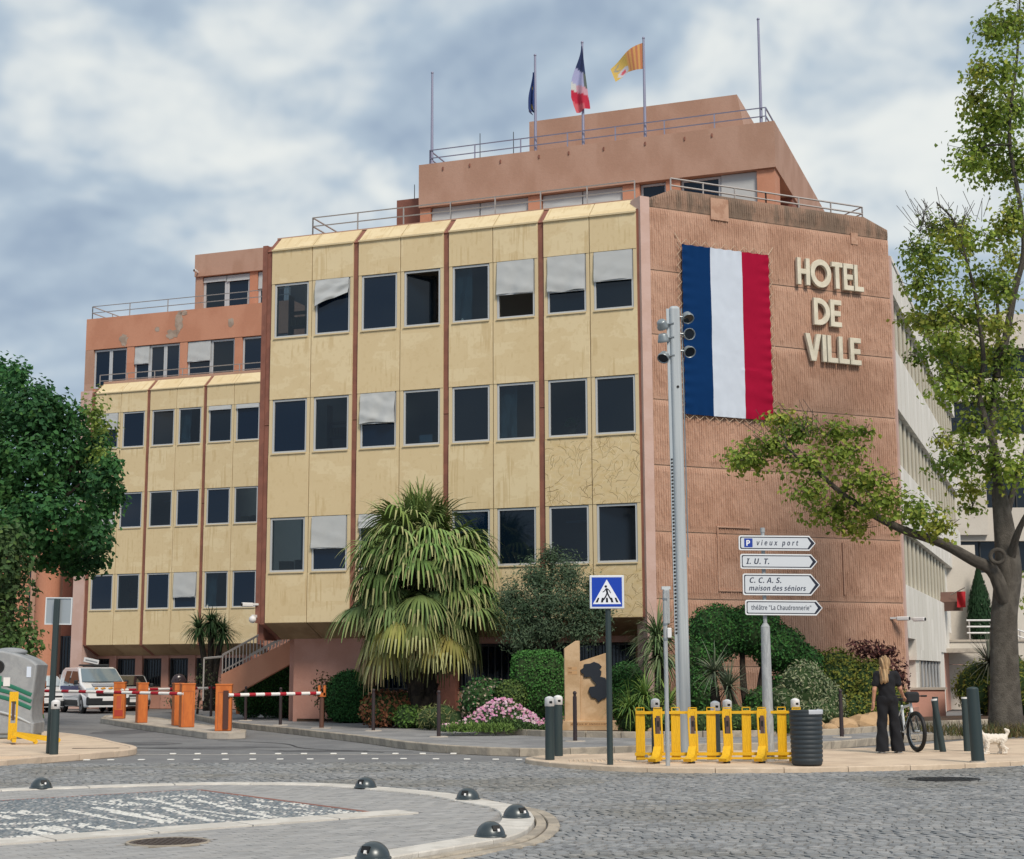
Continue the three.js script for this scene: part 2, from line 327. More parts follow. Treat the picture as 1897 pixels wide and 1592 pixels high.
const BL = {   // windows with fabric or open casements, by facade: "bay from the right, column, row"
  '3,1,2': { blind: 0.38, skew: 0.5, k: 0.3 }, '2,1,2': { open: 1.0 }, '3,0,2': { item: 'shelf' }, '1,0,2': { item: 'curtain' }, '2,1,1': { item: 'paper' }, '3,0,0': { item: 'boxes' }, '0,0,0': { item: 'lamp' }, '1,1,1': { item: 'curtain' }, '0,0,1': { item: 'plant' }, '3,1,1': { item: 'shelf' }, '1,1,2': { blind: 0.58, k: 0.2, empty: true }, '0,0,2': { blind: 0.62, k: 0.22 }, '0,1,2': { blind: 0.5, k: 0.12 },
  '2,0,1': { blind: 0.55, k: 0.35 }, '3,1,0': { blind: 0.58, k: 0.12 }, '2,0,0': { blind: 0.24, k: 0.3 }, '0,1,0': { open: 0.5 },
};
creamFacade(fA, [0, 1, 2, 3], [[4.45, 6.09], [8.0, 9.66], [11.53, 13.24]], 3.0, 14.28, (b, c, r) => BL[`${b},${c},${r}`], true);
const BL2 = { '0,0,0': { item: 'curtain' }, '1,0,1': { item: 'lamp' }, '2,1,0': { item: 'shelf' }, '1,1,2': { item: 'curtain' }, '0,1,1': { item: 'boxes' }, '2,0,2': { blind: 0.45 }, '2,0,1': { blind: 0.9, k: 0.06 }, '1,1,0': { blind: 0.68, k: 0.15 }, '0,0,2': { blind: 0.1, k: 0.03 }, '0,1,2': { blind: 0.1, k: 0.03 }, '1,0,2': { open: 0.3 } };
const fL2 = frame(fL.ox - 21.9 * fL.c, fL.oz + 21.9 * fL.s, -20);   // left wing measured from its right end
creamFacade(fL2, [0, 1, 2], [[4.3, 5.9], [7.92, 9.54], [11.55, 13.2]], 2.80, 14.12, (b, c, r) => BL2[`${b},${c},${r}`], false);

// solid body behind the facades (inset, so that windows sit in real openings)
const bodyPts = (ia, il, ib, ic) => [fp(fA, 0.1, 0, -ia - 0.0), fp(fA, -11.6, 0, -ia), fp(fA, -11.6, 0, S2 - il), fp(fL, -30.6, 0, -il), fp(fL, -30.6, 0, -14), fp(fC, 26, 0, -10), fp(fC, 26, 0, -ic), fp(fB, 8.72 - ic * 0.6, 0, -ib)].map(p => [p[0], p[2]]);
part('upper_body', slab(bodyPts(2.2, 2.2, 0.35, 0.42), 3.25, 14.6, 0.5), MT.room, hall);
part('ground_floor_body', slab(bodyPts(1.6, 1.6, 0.35, 0.6), -0.02, 3.24, 0.5), MT.pinkWall, hall);
part('roof_deck', slab(bodyPts(0.62, 0.62, 0.3, 0.3), 14.605, 14.82, 0.5), MT.salmonDull, hall);
fbox('end_strip', MT.brown, fA, -11.93, -11.77, 3.0, 14.5, -0.6, -0.02); fbox('end_strip', MT.brown, fA, -11.93, -11.77, 2.5, 2.98, -1.1, -0.25);
fbox('roof_edge', MT.salmonDull, fA, -11.75, -0.1, 14.83, 14.88, -0.95, -0.58);
// corner slab between facade and ribbed wall
fbox('drain_strip', MT.brown, fA, -0.10, 0.085, 3.0, 14.4, -0.3, -0.05);
fbox('corner_slab', MT.pale, fB, 0.02, 0.32, 0, 14.75, -0.5, 0.05);

// ribbed concrete end wall: courses of split ribs with joints between
function ribCourse(x0, x1, y0, y1, top) {
  const N = Math.round((x1 - x0) / 0.074), rows = Math.max(3, Math.round((y1 - y0) / 0.16)), pos = [], uv = [], idx = [], cols = N * 4;
  for (let j = 0; j <= rows; j++) for (let i = 0; i <= cols; i++) {
    const x = x0 + (x1 - x0) * i / cols, yv = lerp(y0, top ? top(x) : y1, j / rows), ph = i % 4, br = hash2(i >> 2, j + Math.round(y0 * 7), 3);
    const prof = ph === 0 ? 0 : ph === 2 ? 0.040 - br * 0.022 : 0.032 - br * 0.018;
    pos.push(x + (hash2(i, j, 8) - 0.5) * 0.006, yv, (j === 0 || j === rows ? 0 : prof) - 0.0); uv.push(x, yv);
  }
  for (let j = 0; j < rows; j++) for (let i = 0; i < cols; i++) { const a = j * (cols + 1) + i, b = a + cols + 1; idx.push(a, a + 1, b, a + 1, b + 1, b); }
  const g = new THREE.BufferGeometry(); g.setAttribute('position', new THREE.Float32BufferAttribute(pos, 3)); g.setAttribute('uv', new THREE.Float32BufferAttribute(uv, 2)); g.setIndex(idx);
  const q = g.toNonIndexed(); q.computeVertexNormals(); return q;
}
const jy = [0, 1.66, 3.49, 5.32, 7.15, 8.98, 10.82, 12.66, 14.49];
fbox('backing_wall', MT.ribDirt, fB, 0.32, 8.70, 0, 14.5, -0.34, -0.012);
for (let i = 0; i < 8; i++) put('ribbed_course', ribCourse(0.33, 8.70, jy[i] + 0.015, jy[i + 1] - 0.015), MT.ribbed, fB, 0, 0, 0);
const topY = x => x < 1.1 ? lerp(14.74, 15.08, (x - 0.33) / 0.77) : x > 7.8 ? lerp(15.12, 14.80, (x - 7.8) / 0.9) : 15.1;
put('ribbed_course', ribCourse(0.33, 8.70, 14.505, 15, topY), MT.ribDirt, fB, 0, 0, 0);
{ const s = new THREE.Shape([[0.33, 14.4], [8.7, 14.4], [8.7, 14.79], [7.8, 15.11], [1.1, 15.07], [0.33, 14.73]].map(p => new THREE.Vector2(...p))); const g = new THREE.ExtrudeGeometry(s, { depth: 0.3, bevelEnabled: false }); put('parapet', g, MT.ribDirt, fB, 0, 0, -0.31); }
fbox('repair_patch', MT.patch, fB, 2.35, 2.95, 14.35, 15.0, 0.0, 0.06);
fbox('repair_patch', MT.patch, fB, 7.3, 7.55, 14.2, 14.55, 0.0, 0.04);
for (const [x0, x1, y0, y1] of [[2.3, 2.34, 3.75, 5.5], [2.3, 3.4, 5.49, 5.53], [6.55, 6.6, 3.7, 5.2], [2.3, 3.2, 3.72, 3.76]]) fbox('scar', MT.ribbed, fB, x0, x1, y0, y1, 0.0, 0.058);

// side wall: white panels, rows of narrow windows between fins
fbox('corner_pier', MT.pale, fC, -0.02, 0.42, 0, 14.0, -0.4, 0.03);
fbox('side_backing', MT.white, fC, 0.42, 26.2, 2.0, 13.95, -0.44, -0.24);
const cp = 1.335;
MT.sealant = std(0x4e4d4b, 0.9);
for (let i = 0; i < 19; i++) {
  const x0 = 0.5 + i * cp, x1 = x0 + cp - 0.08;
  const low = i < 2 ? 2.5 : i > 8 && i < 12 ? 2.2 : i > 11 ? 3 : 1.86;
  for (const [a, b] of [[low, 4.08], [5.74, 7.68], [9.4, 11.24], [12.98, 13.95]]) if (b > a && !(i > 12 && b < 5)) { fbox('white_panel', MT.white, fC, x0, x1, a, b, -0.24, 0); fbox('joint', MT.sealant, fC, x1 + 0.004, x0 + cp - 0.004, a + 0.01, b - 0.01, -0.236, -0.02); }
  for (const [a, b] of [[4.1, 5.72], [7.7, 9.38], [11.26, 12.96]]) {
    if (i > 12 && b < 6) continue;
    const g = sub('window', hall, fp(fC, x0 + 0.62, a, -0.2), fC.th);
    part('pane', box(cp - 0.02, b - a, 0.02), MT.glass, g, [0, (b - a) / 2, 0]);
    part('fin', box(0.66, b - a, 0.04), MT.creamFin, g, [0.33, (b - a) / 2, 0.03]);
  }
}
for (let i = 0; i < 6; i++) {       // ground floor barred windows in the side wall
  const x = 4.7 + i * 1.25, g = sub('window', hall, fp(fC, x + 0.5, 0.45, -0.1), fC.th);
  part('pane', box(1.1, 1.38, 0.02), MT.glass, g, [0, 0.69, 0]); part('mullion', box(0.2, 1.38, 0.03), MT.frame, g, [0.52, 0.69, 0.024]);
}
fbox('base_wall', MT.pinkWall, fC, 0.42, 12.4, -0.02, 0.44, -0.4, 0.0); fbox('side_pier', MT.white, fC, 12.35, 14.2, 0, 2.2, -0.4, -0.05); fbox('side_pier', MT.white, fC, 3.3, 4.5, 0.44, 2.5, -0.4, -0.06);
fbox('door_reveal', MT.pinkWall, fC, 1.9, 3.2, 0.44, 2.5, -0.5, -0.28); fbox('side_wall', MT.pinkWall, fC, 14.2, 26, 0, 2.19, -0.45, -0.1);
fbox('door_canopy', MT.concrete, fC, 14.8, 17.2, 2.2, 2.36, -0.1, 1.3);
fbox('roof_edge', MT.white, fC, 0.4, 26.2, 13.97, 14.1, -0.5, 0.03);

// recessed ground floor under the main facade and left wing
function barred(f, x0, x1, y0, y1, z, n) {
  const g = sub('barred_window', hall, fp(f, (x0 + x1) / 2, y0, z), f.th), w = x1 - x0, h = y1 - y0;
  part('pane', box(w, h, 0.02), MT.glassB, g, [0, h / 2, -0.16]); part('frame', frameGeo(w, h, 0.07, 0.06), MT.darkFrame, g, [0, 0, -0.1]);
  for (let i = 0; i < n; i++) part('bar', box(0.022, h - 0.04, 0.022), MT.darkFrame, g, [-w / 2 + w * (i + 0.5) / n, h / 2, 0.04]);
  part('crossbar', box(w, 0.03, 0.026), MT.darkFrame, g, [0, 0.08, 0.064]);
}
const gz = -1.02;
fbox('wall_pier', MT.pinkWall, fA, -11.15, -8.55, 0, 2.62, -1.55, gz);
for (const [a, b] of [[-6.5, -5.9], [-3.4, -3.0], [-0.55, 0.25]]) fbox('wall_pier', MT.brown, fA, a, b, 0, 2.62, -1.5, gz + 0.1);
for (const [a, b] of [[-8.54, -6.51], [-5.89, -3.41], [-2.99, -0.56]]) {
  fbox('spandrel', MT.pinkWall, fA, a, b, 0, 1.0, -1.5, gz - 0.06); fbox('lintel', MT.pinkWall, fA, a, b, 2.35, 2.62, -1.5, gz - 0.06);
  barred(fA, a + 0.02, b - 0.02, 1.0, 2.34, gz - 0.12, 12);
}
fbox('vent_panel', MT.concrete, fA, -8.2, -7.4, 0.55, 0.8, -1.1, gz - 0.04);
const z2 = -1.1;
for (let i = 0; i < 7; i++) { const x = -1.2 - i * 1.36; fbox('wall_pier', MT.pinkWall, fL2, x - 0.18, x + 0.18, 0, 2.4, -1.6, z2); if (i < 6) { fbox('spandrel', MT.pinkWall, fL2, x - 1.18, x - 0.18, 0, 0.95, -1.6, z2 - 0.05); barred(fL2, x - 1.17, x - 0.19, 0.95, 2.2, z2 - 0.1, 7); fbox('lintel', MT.pinkWall, fL2, x - 1.18, x - 0.18, 2.2, 2.4, -1.6, z2 - 0.05); } }
fbox('end_wall', MT.pale, fL2, -9.45, -8.86, 0, 14.3, -2.2, 0.04); fbox('end_strip', MT.brown, fL2, -8.86, -8.78, 2.8, 14.2, -0.4, -0.02);

// left wing: salmon attic storey with band windows and terrace rail
const AT = -1.5;
fbox('attic_band', MT.salmon, fL2, -10.4, 0.5, 16.6, 18.1, -12, AT);
fbox('attic_wall', MT.salmonDull, fL2, -10.4, -9.95, 14.3, 16.59, -12, AT); fbox('attic_back', MT.room, fL2, -9.9, 0.5, 14.3, 16.59, -12, AT - 1.2);
fbox('attic_sill', MT.salmon, fL2, -9.94, 0.5, 14.4, 14.72, AT - 0.4, AT - 0.08);
for (const [a, b] of [[-8.12, -7.72], [-5.27, -4.87], [-2.40, -2.02], [0.3, 0.5]]) fbox('attic_pier', MT.salmon, fL2, a, b, 14.73, 16.59, AT - 0.4, AT - 0.02);
[[-9.94, -9.04, 0], [-9.03, -8.13, 0], [-7.71, -6.9, 0.45], [-6.89, -6.08, 0], [-6.07, -5.28, 0], [-4.86, -3.64, 0.5], [-3.63, -2.41, 0], [-2.01, -0.86, 0], [-0.85, 0.29, 0]].forEach(([a, b, bl]) => windowUnit(fL2, a, 14.74, b - a, 1.83, { z: AT - 0.14, t: 0.08, blind: bl }));
for (const [x, y, w, h] of []) fbox('repair_patch', MT.greyPatch, fL2, x, x + w, y, y + h, AT, AT + 0.012);
function railing(f, pts, posts, h, mat, base) {       // two-rail terrace railing along a line of points in a facade frame
  const g = sub('railing', hall, [0, 0, 0]);
  for (let i = 0; i < pts.length - 1; i++) {
    const [x0, z0] = pts[i], [x1, z1] = pts[i + 1];
    for (const y of [h, h * 0.5]) part('rail', sbar(fp(f, x0, base + y, z0), fp(f, x1, base + y, z1), 0.036, 0.036), mat, g);
    const n = Math.max(1, Math.round(Math.hypot(x1 - x0, z1 - z0) / posts));
    for (let k = 0; k <= n; k++) part('post', box(0.034, h, 0.034), mat, g, fp(f, lerp(x0, x1, k / n), base + h / 2, lerp(z0, z1, k / n)), [0, f.th, 0]);
  }
}
railing(fL2, [[-9.0, -0.75], [-0.2, -0.75]], 1.36, 0.55, MT.rail, 14.62);
railing(fL2, [[-10.2, AT - 5], [-10.2, AT - 0.15], [-4, AT - 0.15], [0.3, AT - 0.15]], 1.8, 0.62, MT.rail, 18.11);
{ // ragged grey repair patches, fillers smeared over the salmon render
  const blot = (cx, cy, rx, ry) => { const sh = new THREE.Shape(); for (let i = 0; i < 26; i++) { const a = i / 26 * Math.PI * 2, k = 0.65 + 0.6 * vnoise(i * 0.9, cx * 3 + cy, 0, 5); sh[i ? 'lineTo' : 'moveTo'](cx + Math.cos(a) * rx * k, cy + Math.sin(a) * ry * k); } sh.closePath(); return new THREE.ExtrudeGeometry(sh, { depth: 0.008, bevelEnabled: false }); };
  for (const a of [[-5.35, 17.55, .22, .55], [-5.7, 17.0, .3, .22], [-5.1, 17.95, .2, .12], [-8.3, 16.95, .22, .34], [-6.5, 17.3, .14, .14], [-2.6, 17.3, .16, .2]]) put('repair_patch', blot(...a), MT.greyPatch, fL2, 0, 0, AT + 0.002);
}
fbox('rooftop_band', MT.salmonDull, fL2, -6.4, 0.5, 20.5, 21.6, -12, -4.4); fbox('rooftop_wall', MT.salmonDull, fL2, -6.4, -6.0, 18.11, 20.49, -12, -4.5); fbox('rooftop_back', MT.room, fL2, -6.0, 0.5, 18.11, 20.49, -12, -5.6);
fbox('rooftop_pier', MT.salmon, fL2, -3.42, -3.0, 18.11, 20.49, -4.9, -4.52);
[[-5.99, -4.71, .1], [-4.70, -3.43, .12], [-2.99, -1.5, .35], [-1.49, 0.3, 0]].forEach(([a, b, bl]) => windowUnit(fL2, a, 18.2, b - a, 2.25, { z: -4.66, t: 0.12, blind: bl, k: 0.02 }));

// main block: recessed top storey, band, machine room
const T = -4.5;
fbox('attic_band', MT.salmonDull, fA, -8.69, 3.1, 16.66, 18.12, -15.5, T);
fbox('attic_back', MT.salmon, fA, -8.4, 1.9, 14.8, 16.65, -15, T - 0.95);
fbox('attic_sill', MT.salmon, fA, -8.3, 2.49, 14.8, 15.2, T - 0.94, T - 0.25);
for (const [a, b] of [[-8.68, -8.31], [-4.9, -4.45], [-1.75, -1.2], [-0.35, 0.1], [2.5, 3.05]]) fbox('attic_pier', MT.salmon, fA, a, b, 14.8, 16.65, T - 0.94, T - 0.1);
fbox('attic_pier', MT.brown, fA, 2.2, 3.05, 14.8, 16.65, T - 4.5, T - 3.2);
[[-8.3, -6.6, .35], [-6.59, -4.91, .35], [-4.44, -3.1, .3], [-3.09, -1.76, .3], [-1.19, -0.36, 0], [0.11, 1.35, 0.0], [1.36, 2.49, 0.72]].forEach(([a, b, bl]) => windowUnit(fA, a, 15.21, b - a, 1.43, { z: T - 0.3, t: 0.07, blind: bl, k: 0.08 }));
fbox('annexe_block', MT.brown, fA, -9.75, -8.70, 14.8, 17.2, -12, T - 0.6);
{ const s = new THREE.Shape([[-5.65, 18.1], [1.85, 18.1], [1.5, 20.05], [-5.65, 20.05]].map(p => new THREE.Vector2(...p))); put('machine_room', new THREE.ExtrudeGeometry(s, { depth: 6, bevelEnabled: false }), MT.salmonDull, fA, 0, 0, T - 2.4 - 6); }
railing(fA, [[-8.4, T - 5], [-8.4, T - 0.25], [2.8, T - 0.25], [2.8, T - 4]], 1.5, 0.55, MT.railBlue, 18.12);
for (let i = 0; i < 9; i++) { const x = -7.9 + i * 1.15 + rr(-.25, .25); fbox('drain_spout', MT.brown, fA, x, x + .04, 17.84, 17.95, T - 0.01, T + 0.03); }
railing(fA, [[-10.6, -2.6], [-10.6, -0.72], [-6, -0.72], [-0.3, -0.72]], 1.55, 0.55, MT.rail, 14.9);
railing(fB, [[1.15, -0.15], [4.4, -0.15], [7.9, -0.15], [7.9, -2.5]], 1.2, 0.42, MT.rail, 15.05);
for (const [x, h] of [[-8.9, 1.2], [-7.1, 1.4], [-5.9, 1.3], [-9.5, 0.8]]) put('antenna', cyl(0.012, 0.016, h, 6), MT.darkFrame, fA, x, (x < -8.8 && x > -9.6 ? 17.2 : 18.12) + h / 2 - (x === -8.9 ? 0.4 : 0), T - 1.5);
// security cameras fixed to the walls
function wallCam(f, x, y, z, ry) { const g = sub('security_camera', hall, fp(f, x, y, z), f.th + ry); part('bracket', box(0.06, 0.06, 0.22), MT.whitePlastic, g, [0, 0, 0.1]); part('housing', rbox(0.13, 0.12, 0.36, 0.03), MT.whitePlastic, g, [0, -0.02, 0.36]); part('lens', cyl(0.045, 0.045, 0.03, 12), MT.black, g, [0, -0.02, 0.55], [Math.PI / 2, 0, 0]); }
wallCam(fB, 8.2, 3.05, 0.02, 0.6); wallCam(fC, 0.6, 3.05, 0.02, -0.3); wallCam(fA, -11.85, 3.55, -0.02, -0.5); wallCam(fL2, -6.2, 20.7, -4.4, 0.2);
part('dome_camera', merge([at(sph(0.11, 12), [0, -0.1, 0.2]), at(box(0.08, 0.08, 0.2), [0, 0, 0.1])]), MT.whitePlastic, hall, fp(fA, -11.9, 3.2, -0.02), [0, fA.th, 0]);

// outside stair up to the first floor at the left of the main block
{
  const g = sub('outside_stair', hall, [0, 0, 0]), P = (x, y, z) => fp(fA, x, y, z);
  const x0 = -14.0, x1 = -10.9, y0 = 1.25, y1 = 2.85, z = -1.8, wd = 1.6;
  const s = new THREE.Shape([[x0, y0 - 0.45], [x0 + 0.2, y0 - 0.5], [x1 + 0.2, y1 - 0.6], [x1 + 0.2, y1 + 0.05], [x0, y0 + 0.25]].map(p => new THREE.Vector2(...p)));
  const m = part('stringer', new THREE.ExtrudeGeometry(s, { depth: 0.14, bevelEnabled: false }), MT.salmon, g, P(0, 0, z)); m.rotation.y = fA.th;
  for (let i = 0; i < 11; i++) { const k = (i + 0.5) / 11, q = part('step', box(0.36, 0.06, wd), MT.concrete, g, P(lerp(x0, x1, k), lerp(y0, y1, k), z - wd / 2)); q.rotation.y = fA.th; }
  part('landing_post', box(.04, 1.3, .04), MT.rail, g, P(x0 - .7, 1.35, z)); part('landing_rail', sbar(P(x0 - .7, 2.0, z), P(x0, 2.05, z), .05, .05), MT.rail, g);
  for (const dz of [0.07, -wd]) {
    part('handrail', sbar(P(x0, y0 + 0.85, z + dz), P(x1, y1 + 0.72, z + dz), 0.06, 0.06), MT.rail, g); part('lower_rail', sbar(P(x0, y0 + 0.36, z + dz), P(x1, y1 + 0.2, z + dz), 0.04, 0.04), MT.rail, g);
    for (let i = 0; i <= 26; i++) { const k = i / 26; part('baluster', box(0.025, 0.62, 0.025), MT.rail, g, P(lerp(x0, x1, k), lerp(y0 + 0.53, y1 + 0.4, k), z + dz)); }
  }
}

// ---------- lettering, banner, flags ----------
{
  const bold = 0.135, H = 0.80;
  const R = (x, y, w, h) => { const s = new THREE.Shape(); s.moveTo(x, y); s.lineTo(x + w, y); s.lineTo(x + w, y + h); s.lineTo(x, y + h); s.closePath(); return s; };
  const P = a => new THREE.Shape(a.map(p => new THREE.Vector2(...p)));
  const b = bold;
  const glyph = {
    H: [0.50, () => [P([[0, 0], [b, 0], [b, .33], [.35, .33], [.35, 0], [.5, 0], [.5, H], [.35, H], [.35, .47], [b, .47], [b, H], [0, H]])]],
    T: [0.44, () => [P([[.145, 0], [.295, 0], [.295, H - b], [.44, H - b], [.44, H], [0, H], [0, H - b], [.145, H - b]])]],
    E: [0.40, () => [P([[0, 0], [.4, 0], [.4, b], [b, b], [b, .33], [.37, .33], [.37, .47], [b, .47], [b, H - b], [.4, H - b], [.4, H], [0, H]])]],
    L: [0.38, () => [P([[0, 0], [.38, 0], [.38, b], [b, b], [b, H], [0, H]])]],
    I: [b, () => [R(0, 0, b, H)]],
    V: [0.58, () => [P([[.21, 0], [.37, 0], [.58, H], [.42, H], [.29, .28], [.16, H], [0, H]])]],
    O: [0.82, () => { const s = new THREE.Shape(); s.absarc(.41, .4, .42, 0, Math.PI * 2); const h = new THREE.Path(); h.absarc(.41, .4, .26, 0, Math.PI * 2, true); s.holes.push(h); return [s]; }],
    D: [0.56, () => { const s = new THREE.Shape(); s.moveTo(0, 0); s.lineTo(.2, 0); s.absarc(.18, .4, .4, -Math.PI / 2, Math.PI / 2); s.lineTo(0, H); s.closePath(); const h = new THREE.Path(); h.moveTo(b, b); h.lineTo(b, H - b); h.absarc(.18, .4, .25, Math.PI / 2, -Math.PI / 2, true); h.closePath(); s.holes.push(h); return [s]; }],
  };
  const t = thing('wall_lettering', 'cream raised capital letters reading HOTEL DE VILLE on the ribbed wall', 'lettering', [KX, 0, KZ]);
  const lm = rough([220, 213, 194], [208, 201, 182], { scale: 6, s: 301, rep: 0.8, k: 8 });
  for (const [word, x0, x1, y] of [['HOTEL', 5.22, 7.6, 12.72], ['DE', 5.76, 6.74, 11.56], ['VILLE', 5.42, 7.4, 10.47]]) {
    const gap = 0.05, W = [...word].reduce((a, c) => a + glyph[c][0] + gap, -gap), k = (x1 - x0) / W; let x = x0;
    for (const c of word) { const g = new THREE.ExtrudeGeometry(glyph[c][1](), { depth: 0.09, bevelEnabled: true, bevelSize: 0.006, bevelThickness: 0.008, bevelSegments: 1, curveSegments: 20 }); g.scale(k, 1.0, 1); const m = part('letter_' + c.toLowerCase(), g, lm, t, fp(fB, x, y, 0.075)); m.rotation.y = fB.th; x += (glyph[c][0] + gap) * k; }
  }
}
{
  const t = thing('tricolour_banner', 'huge blue white and red vertical banner laced to the ribbed wall', 'banner', [KX, 0, KZ]);
  const cols = [0x06305f, 0xc6d0de, 0x9c1034];
  [[1.30, 2.24], [2.24, 3.30], [3.30, 4.24]].forEach(([a, b], k) => {
    const g = new THREE.PlaneGeometry(b - a, 4.88, 24, 110), p = g.attributes.position;
    for (let i = 0; i < p.count; i++) { const x = p.getX(i) + (a + b) / 2, y = p.getY(i); const ex = Math.min(x - 1.3, 4.24 - x), ey = 2.44 - Math.abs(y), ed = Math.min(ex, ey); p.setZ(i, 0.06 * fbm(x * 1.3 + y * .4 + 5, y * 0.9 - x * .3, 4, 0, 66) + 0.018 * Math.exp(-ed * 5) * Math.sin((ex < ey ? y : x) * 20) + (y < -1.0 && x > 3.2 ? 0.016 * Math.pow(Math.abs(Math.sin(y * 5 + x)), 3) : 0)); if (ed < 0.002) { const q = 0.008 * Math.abs(Math.sin((ex < ey ? y : x) * 9.8)); if (ex < ey) p.setX(i, p.getX(i) + (x < 2 ? q : -q)); else p.setY(i, y + (y > 0 ? -q : q)); } }
    g.computeVertexNormals(); const m = part(['blue_stripe', 'white_stripe', 'red_stripe'][k], g, new THREE.MeshPhysicalMaterial({ color: cols[k], roughness: 0.9, specularIntensity: 0.25, side: THREE.DoubleSide }), t, fp(fB, (a + b) / 2, 11.04, 0.10)); m.rotation.y = fB.th;
  });
  const lace = [], zig = (x0, y0, x1, y1, nx, ny) => { const L = Math.hypot(x1 - x0, y1 - y0), n = Math.round(L / 0.16); for (let i = 0; i < n; i++) { const a = i / n, c = (i + 1) / n, o = i % 2; lace.push(bar(fp(fB, lerp(x0, x1, a) + (o ? nx : 0), lerp(y0, y1, a) + (o ? ny : 0), 0.1), fp(fB, lerp(x0, x1, c) + (o ? 0 : nx), lerp(y0, y1, c) + (o ? 0 : ny), 0.1), 0.008, 4)); } };
  zig(1.30, 13.48, 4.24, 13.48, 0, 0.16); zig(4.24, 13.48, 4.24, 8.6, 0.14, 0); zig(4.24, 8.6, 1.3, 8.6, 0, -0.13); zig(1.3, 8.6, 1.3, 13.48, -0.14, 0);
  lace.push(bar(fp(fB, 1.3, 13.48, 0.1), fp(fB, 1.12, 13.8, 0.05), 0.012, 5), bar(fp(fB, 4.24, 13.48, 0.1), fp(fB, 4.45, 13.75, 0.05), 0.012, 5));
  part('lacing', merge(lace), std(0xc9b49c, 0.9), t);
}
function flagGeo(nu, nv, fn, col) {                   // sheet of cloth: fn(u,v) -> [x,y,z], col(u,v) -> linear rgb
  const pos = [], c = [], idx = [];
  for (let j = 0; j <= nv; j++) for (let i = 0; i <= nu; i++) { pos.push(...fn(i / nu, j / nv)); c.push(...col(i / nu, j / nv)); }
  for (let j = 0; j < nv; j++) for (let i = 0; i < nu; i++) { const a = j * (nu + 1) + i, b = a + nu + 1; idx.push(a, b, a + 1, b, b + 1, a + 1); }
  const g = new THREE.BufferGeometry(); g.setAttribute('position', new THREE.Float32BufferAttribute(pos, 3)); g.setAttribute('color', new THREE.Float32BufferAttribute(c, 3)); g.setIndex(idx); g.computeVertexNormals(); return g;
}
const cloth = new THREE.MeshPhysicalMaterial({ vertexColors: true, roughness: 0.9, side: THREE.DoubleSide, transmission: 0.25, thickness: 0 });
function pole(label, x, y0, y1, z, flag) {
  const p = fp(fA, x, y0, z), t = thing('flagpole', label, 'flagpole', [KX + p[0], p[1], KZ + p[2]], fA.th, 'flagpoles on the roof');
  const L = y1 - y0; part('pole', cyl(0.035, 0.05, L, 10), MT.railBlue, t, [0, L / 2, 0]); part('finial', sph(0.05, 8), MT.railBlue, t, [0, L + 0.03, 0]);
  if (flag) part('flag', flag(L), cloth, t); return t;
}
pole('bare flagpole above the left end of the roof band', -8.35, 18.1, 21.36, T - 0.3);
pole('bare flagpole above the right end of the roof band', 2.65, 18.1, 21.55, T - 0.3);
pole('flagpole with limp dark blue starred flag', -4.72, 18.1, 21.47, T - 0.35, L => flagGeo(14, 26, (u, v) => { const w = lerp(0.06, 0.26, smooth(0, 0.75, v)) * (v > 0.9 ? lerp(1, 0.45, (v - 0.9) * 10) : 1); return [-0.03 - u * w + 0.02 * v, L - 0.55 - v * 1.3 - u * 0.12 * (v > .85 ? 1 : 0), 0.10 * Math.sin(u * 11) * (0.3 + v)]; }, (u, v) => (hash2(Math.floor(u * 7), Math.floor(v * 13), 4) > 0.93 && v > 0.3 ? [0.7, 0.55, 0.1] : u > 0.75 && v < 0.6 ? [0.2, 0.24, 0.3] : [0.012, 0.045, 0.2])));
pole('flagpole with hanging blue white and red tricolour', -3.1, 18.1, 21.67, T - 0.35, L => flagGeo(16, 40, (u, v) => { const l = lerp(0.02, 0.36, smooth(0, 0.6, v)) * (v > 0.78 ? lerp(1, 0.55, (v - 0.78) / 0.22) : 1), r = lerp(0.02, 0.24, v); return [lerp(-l, r, u) , L - 0.12 - v * 2.2 + (v > 0.85 ? (u - 0.3) * 0.12 : 0), 0.06 + 0.09 * Math.sin(u * 8 + v * 3) * v]; }, (u, v) => { const q = v + (0.5 - u) * 0.12; return q < 0.38 ? [0.012, 0.03, 0.11] : q < 0.6 ? (u > .82 ? [0.1, .13, .12] : [0.42, 0.44, 0.68]) : q < 0.72 ? (u < 0.3 ? [.62, .66, .64] : [0.62, 0.34, 0.42]) : q > 0.9 && u < 0.7 ? [0.62, .12, .15] : [0.52, 0.012, 0.05]; }));
pole('flagpole with yellow and red striped flag blowing out', -1.05, 18.1, 21.51, T - 0.35, L => flagGeo(30, 16, (u, v) => { const w = 1.12, top = L - 0.12 - 0.52 * u * u - 0.2 * u, bot = L - 1.0 - (u > 0.6 ? (u - 0.6) * 0.85 : 0) ; return [-u * w + (v * 0.2 * u), lerp(top, bot, v), 0.13 * Math.sin(u * 6 + v) * u]; }, (u, v) => { if (u < 0.56) return Math.floor(u * 16) % 2 ? [0.55, 0.2, 0.1] : [0.7, 0.38, 0.12]; const d = Math.hypot((u - 0.72) * 1.2, v - 0.8); return d < 0.1 ? [0.6, 0.1, 0.14] : d < 0.22 ? [0.55, 0.55, 0.6] : Math.abs(Math.hypot(u - 0.78, v - 0.35) - 0.14) < 0.035 && u > .78 ? [0.3, 0.3, 0.25] : [0.6, 0.42, 0.1]; }));
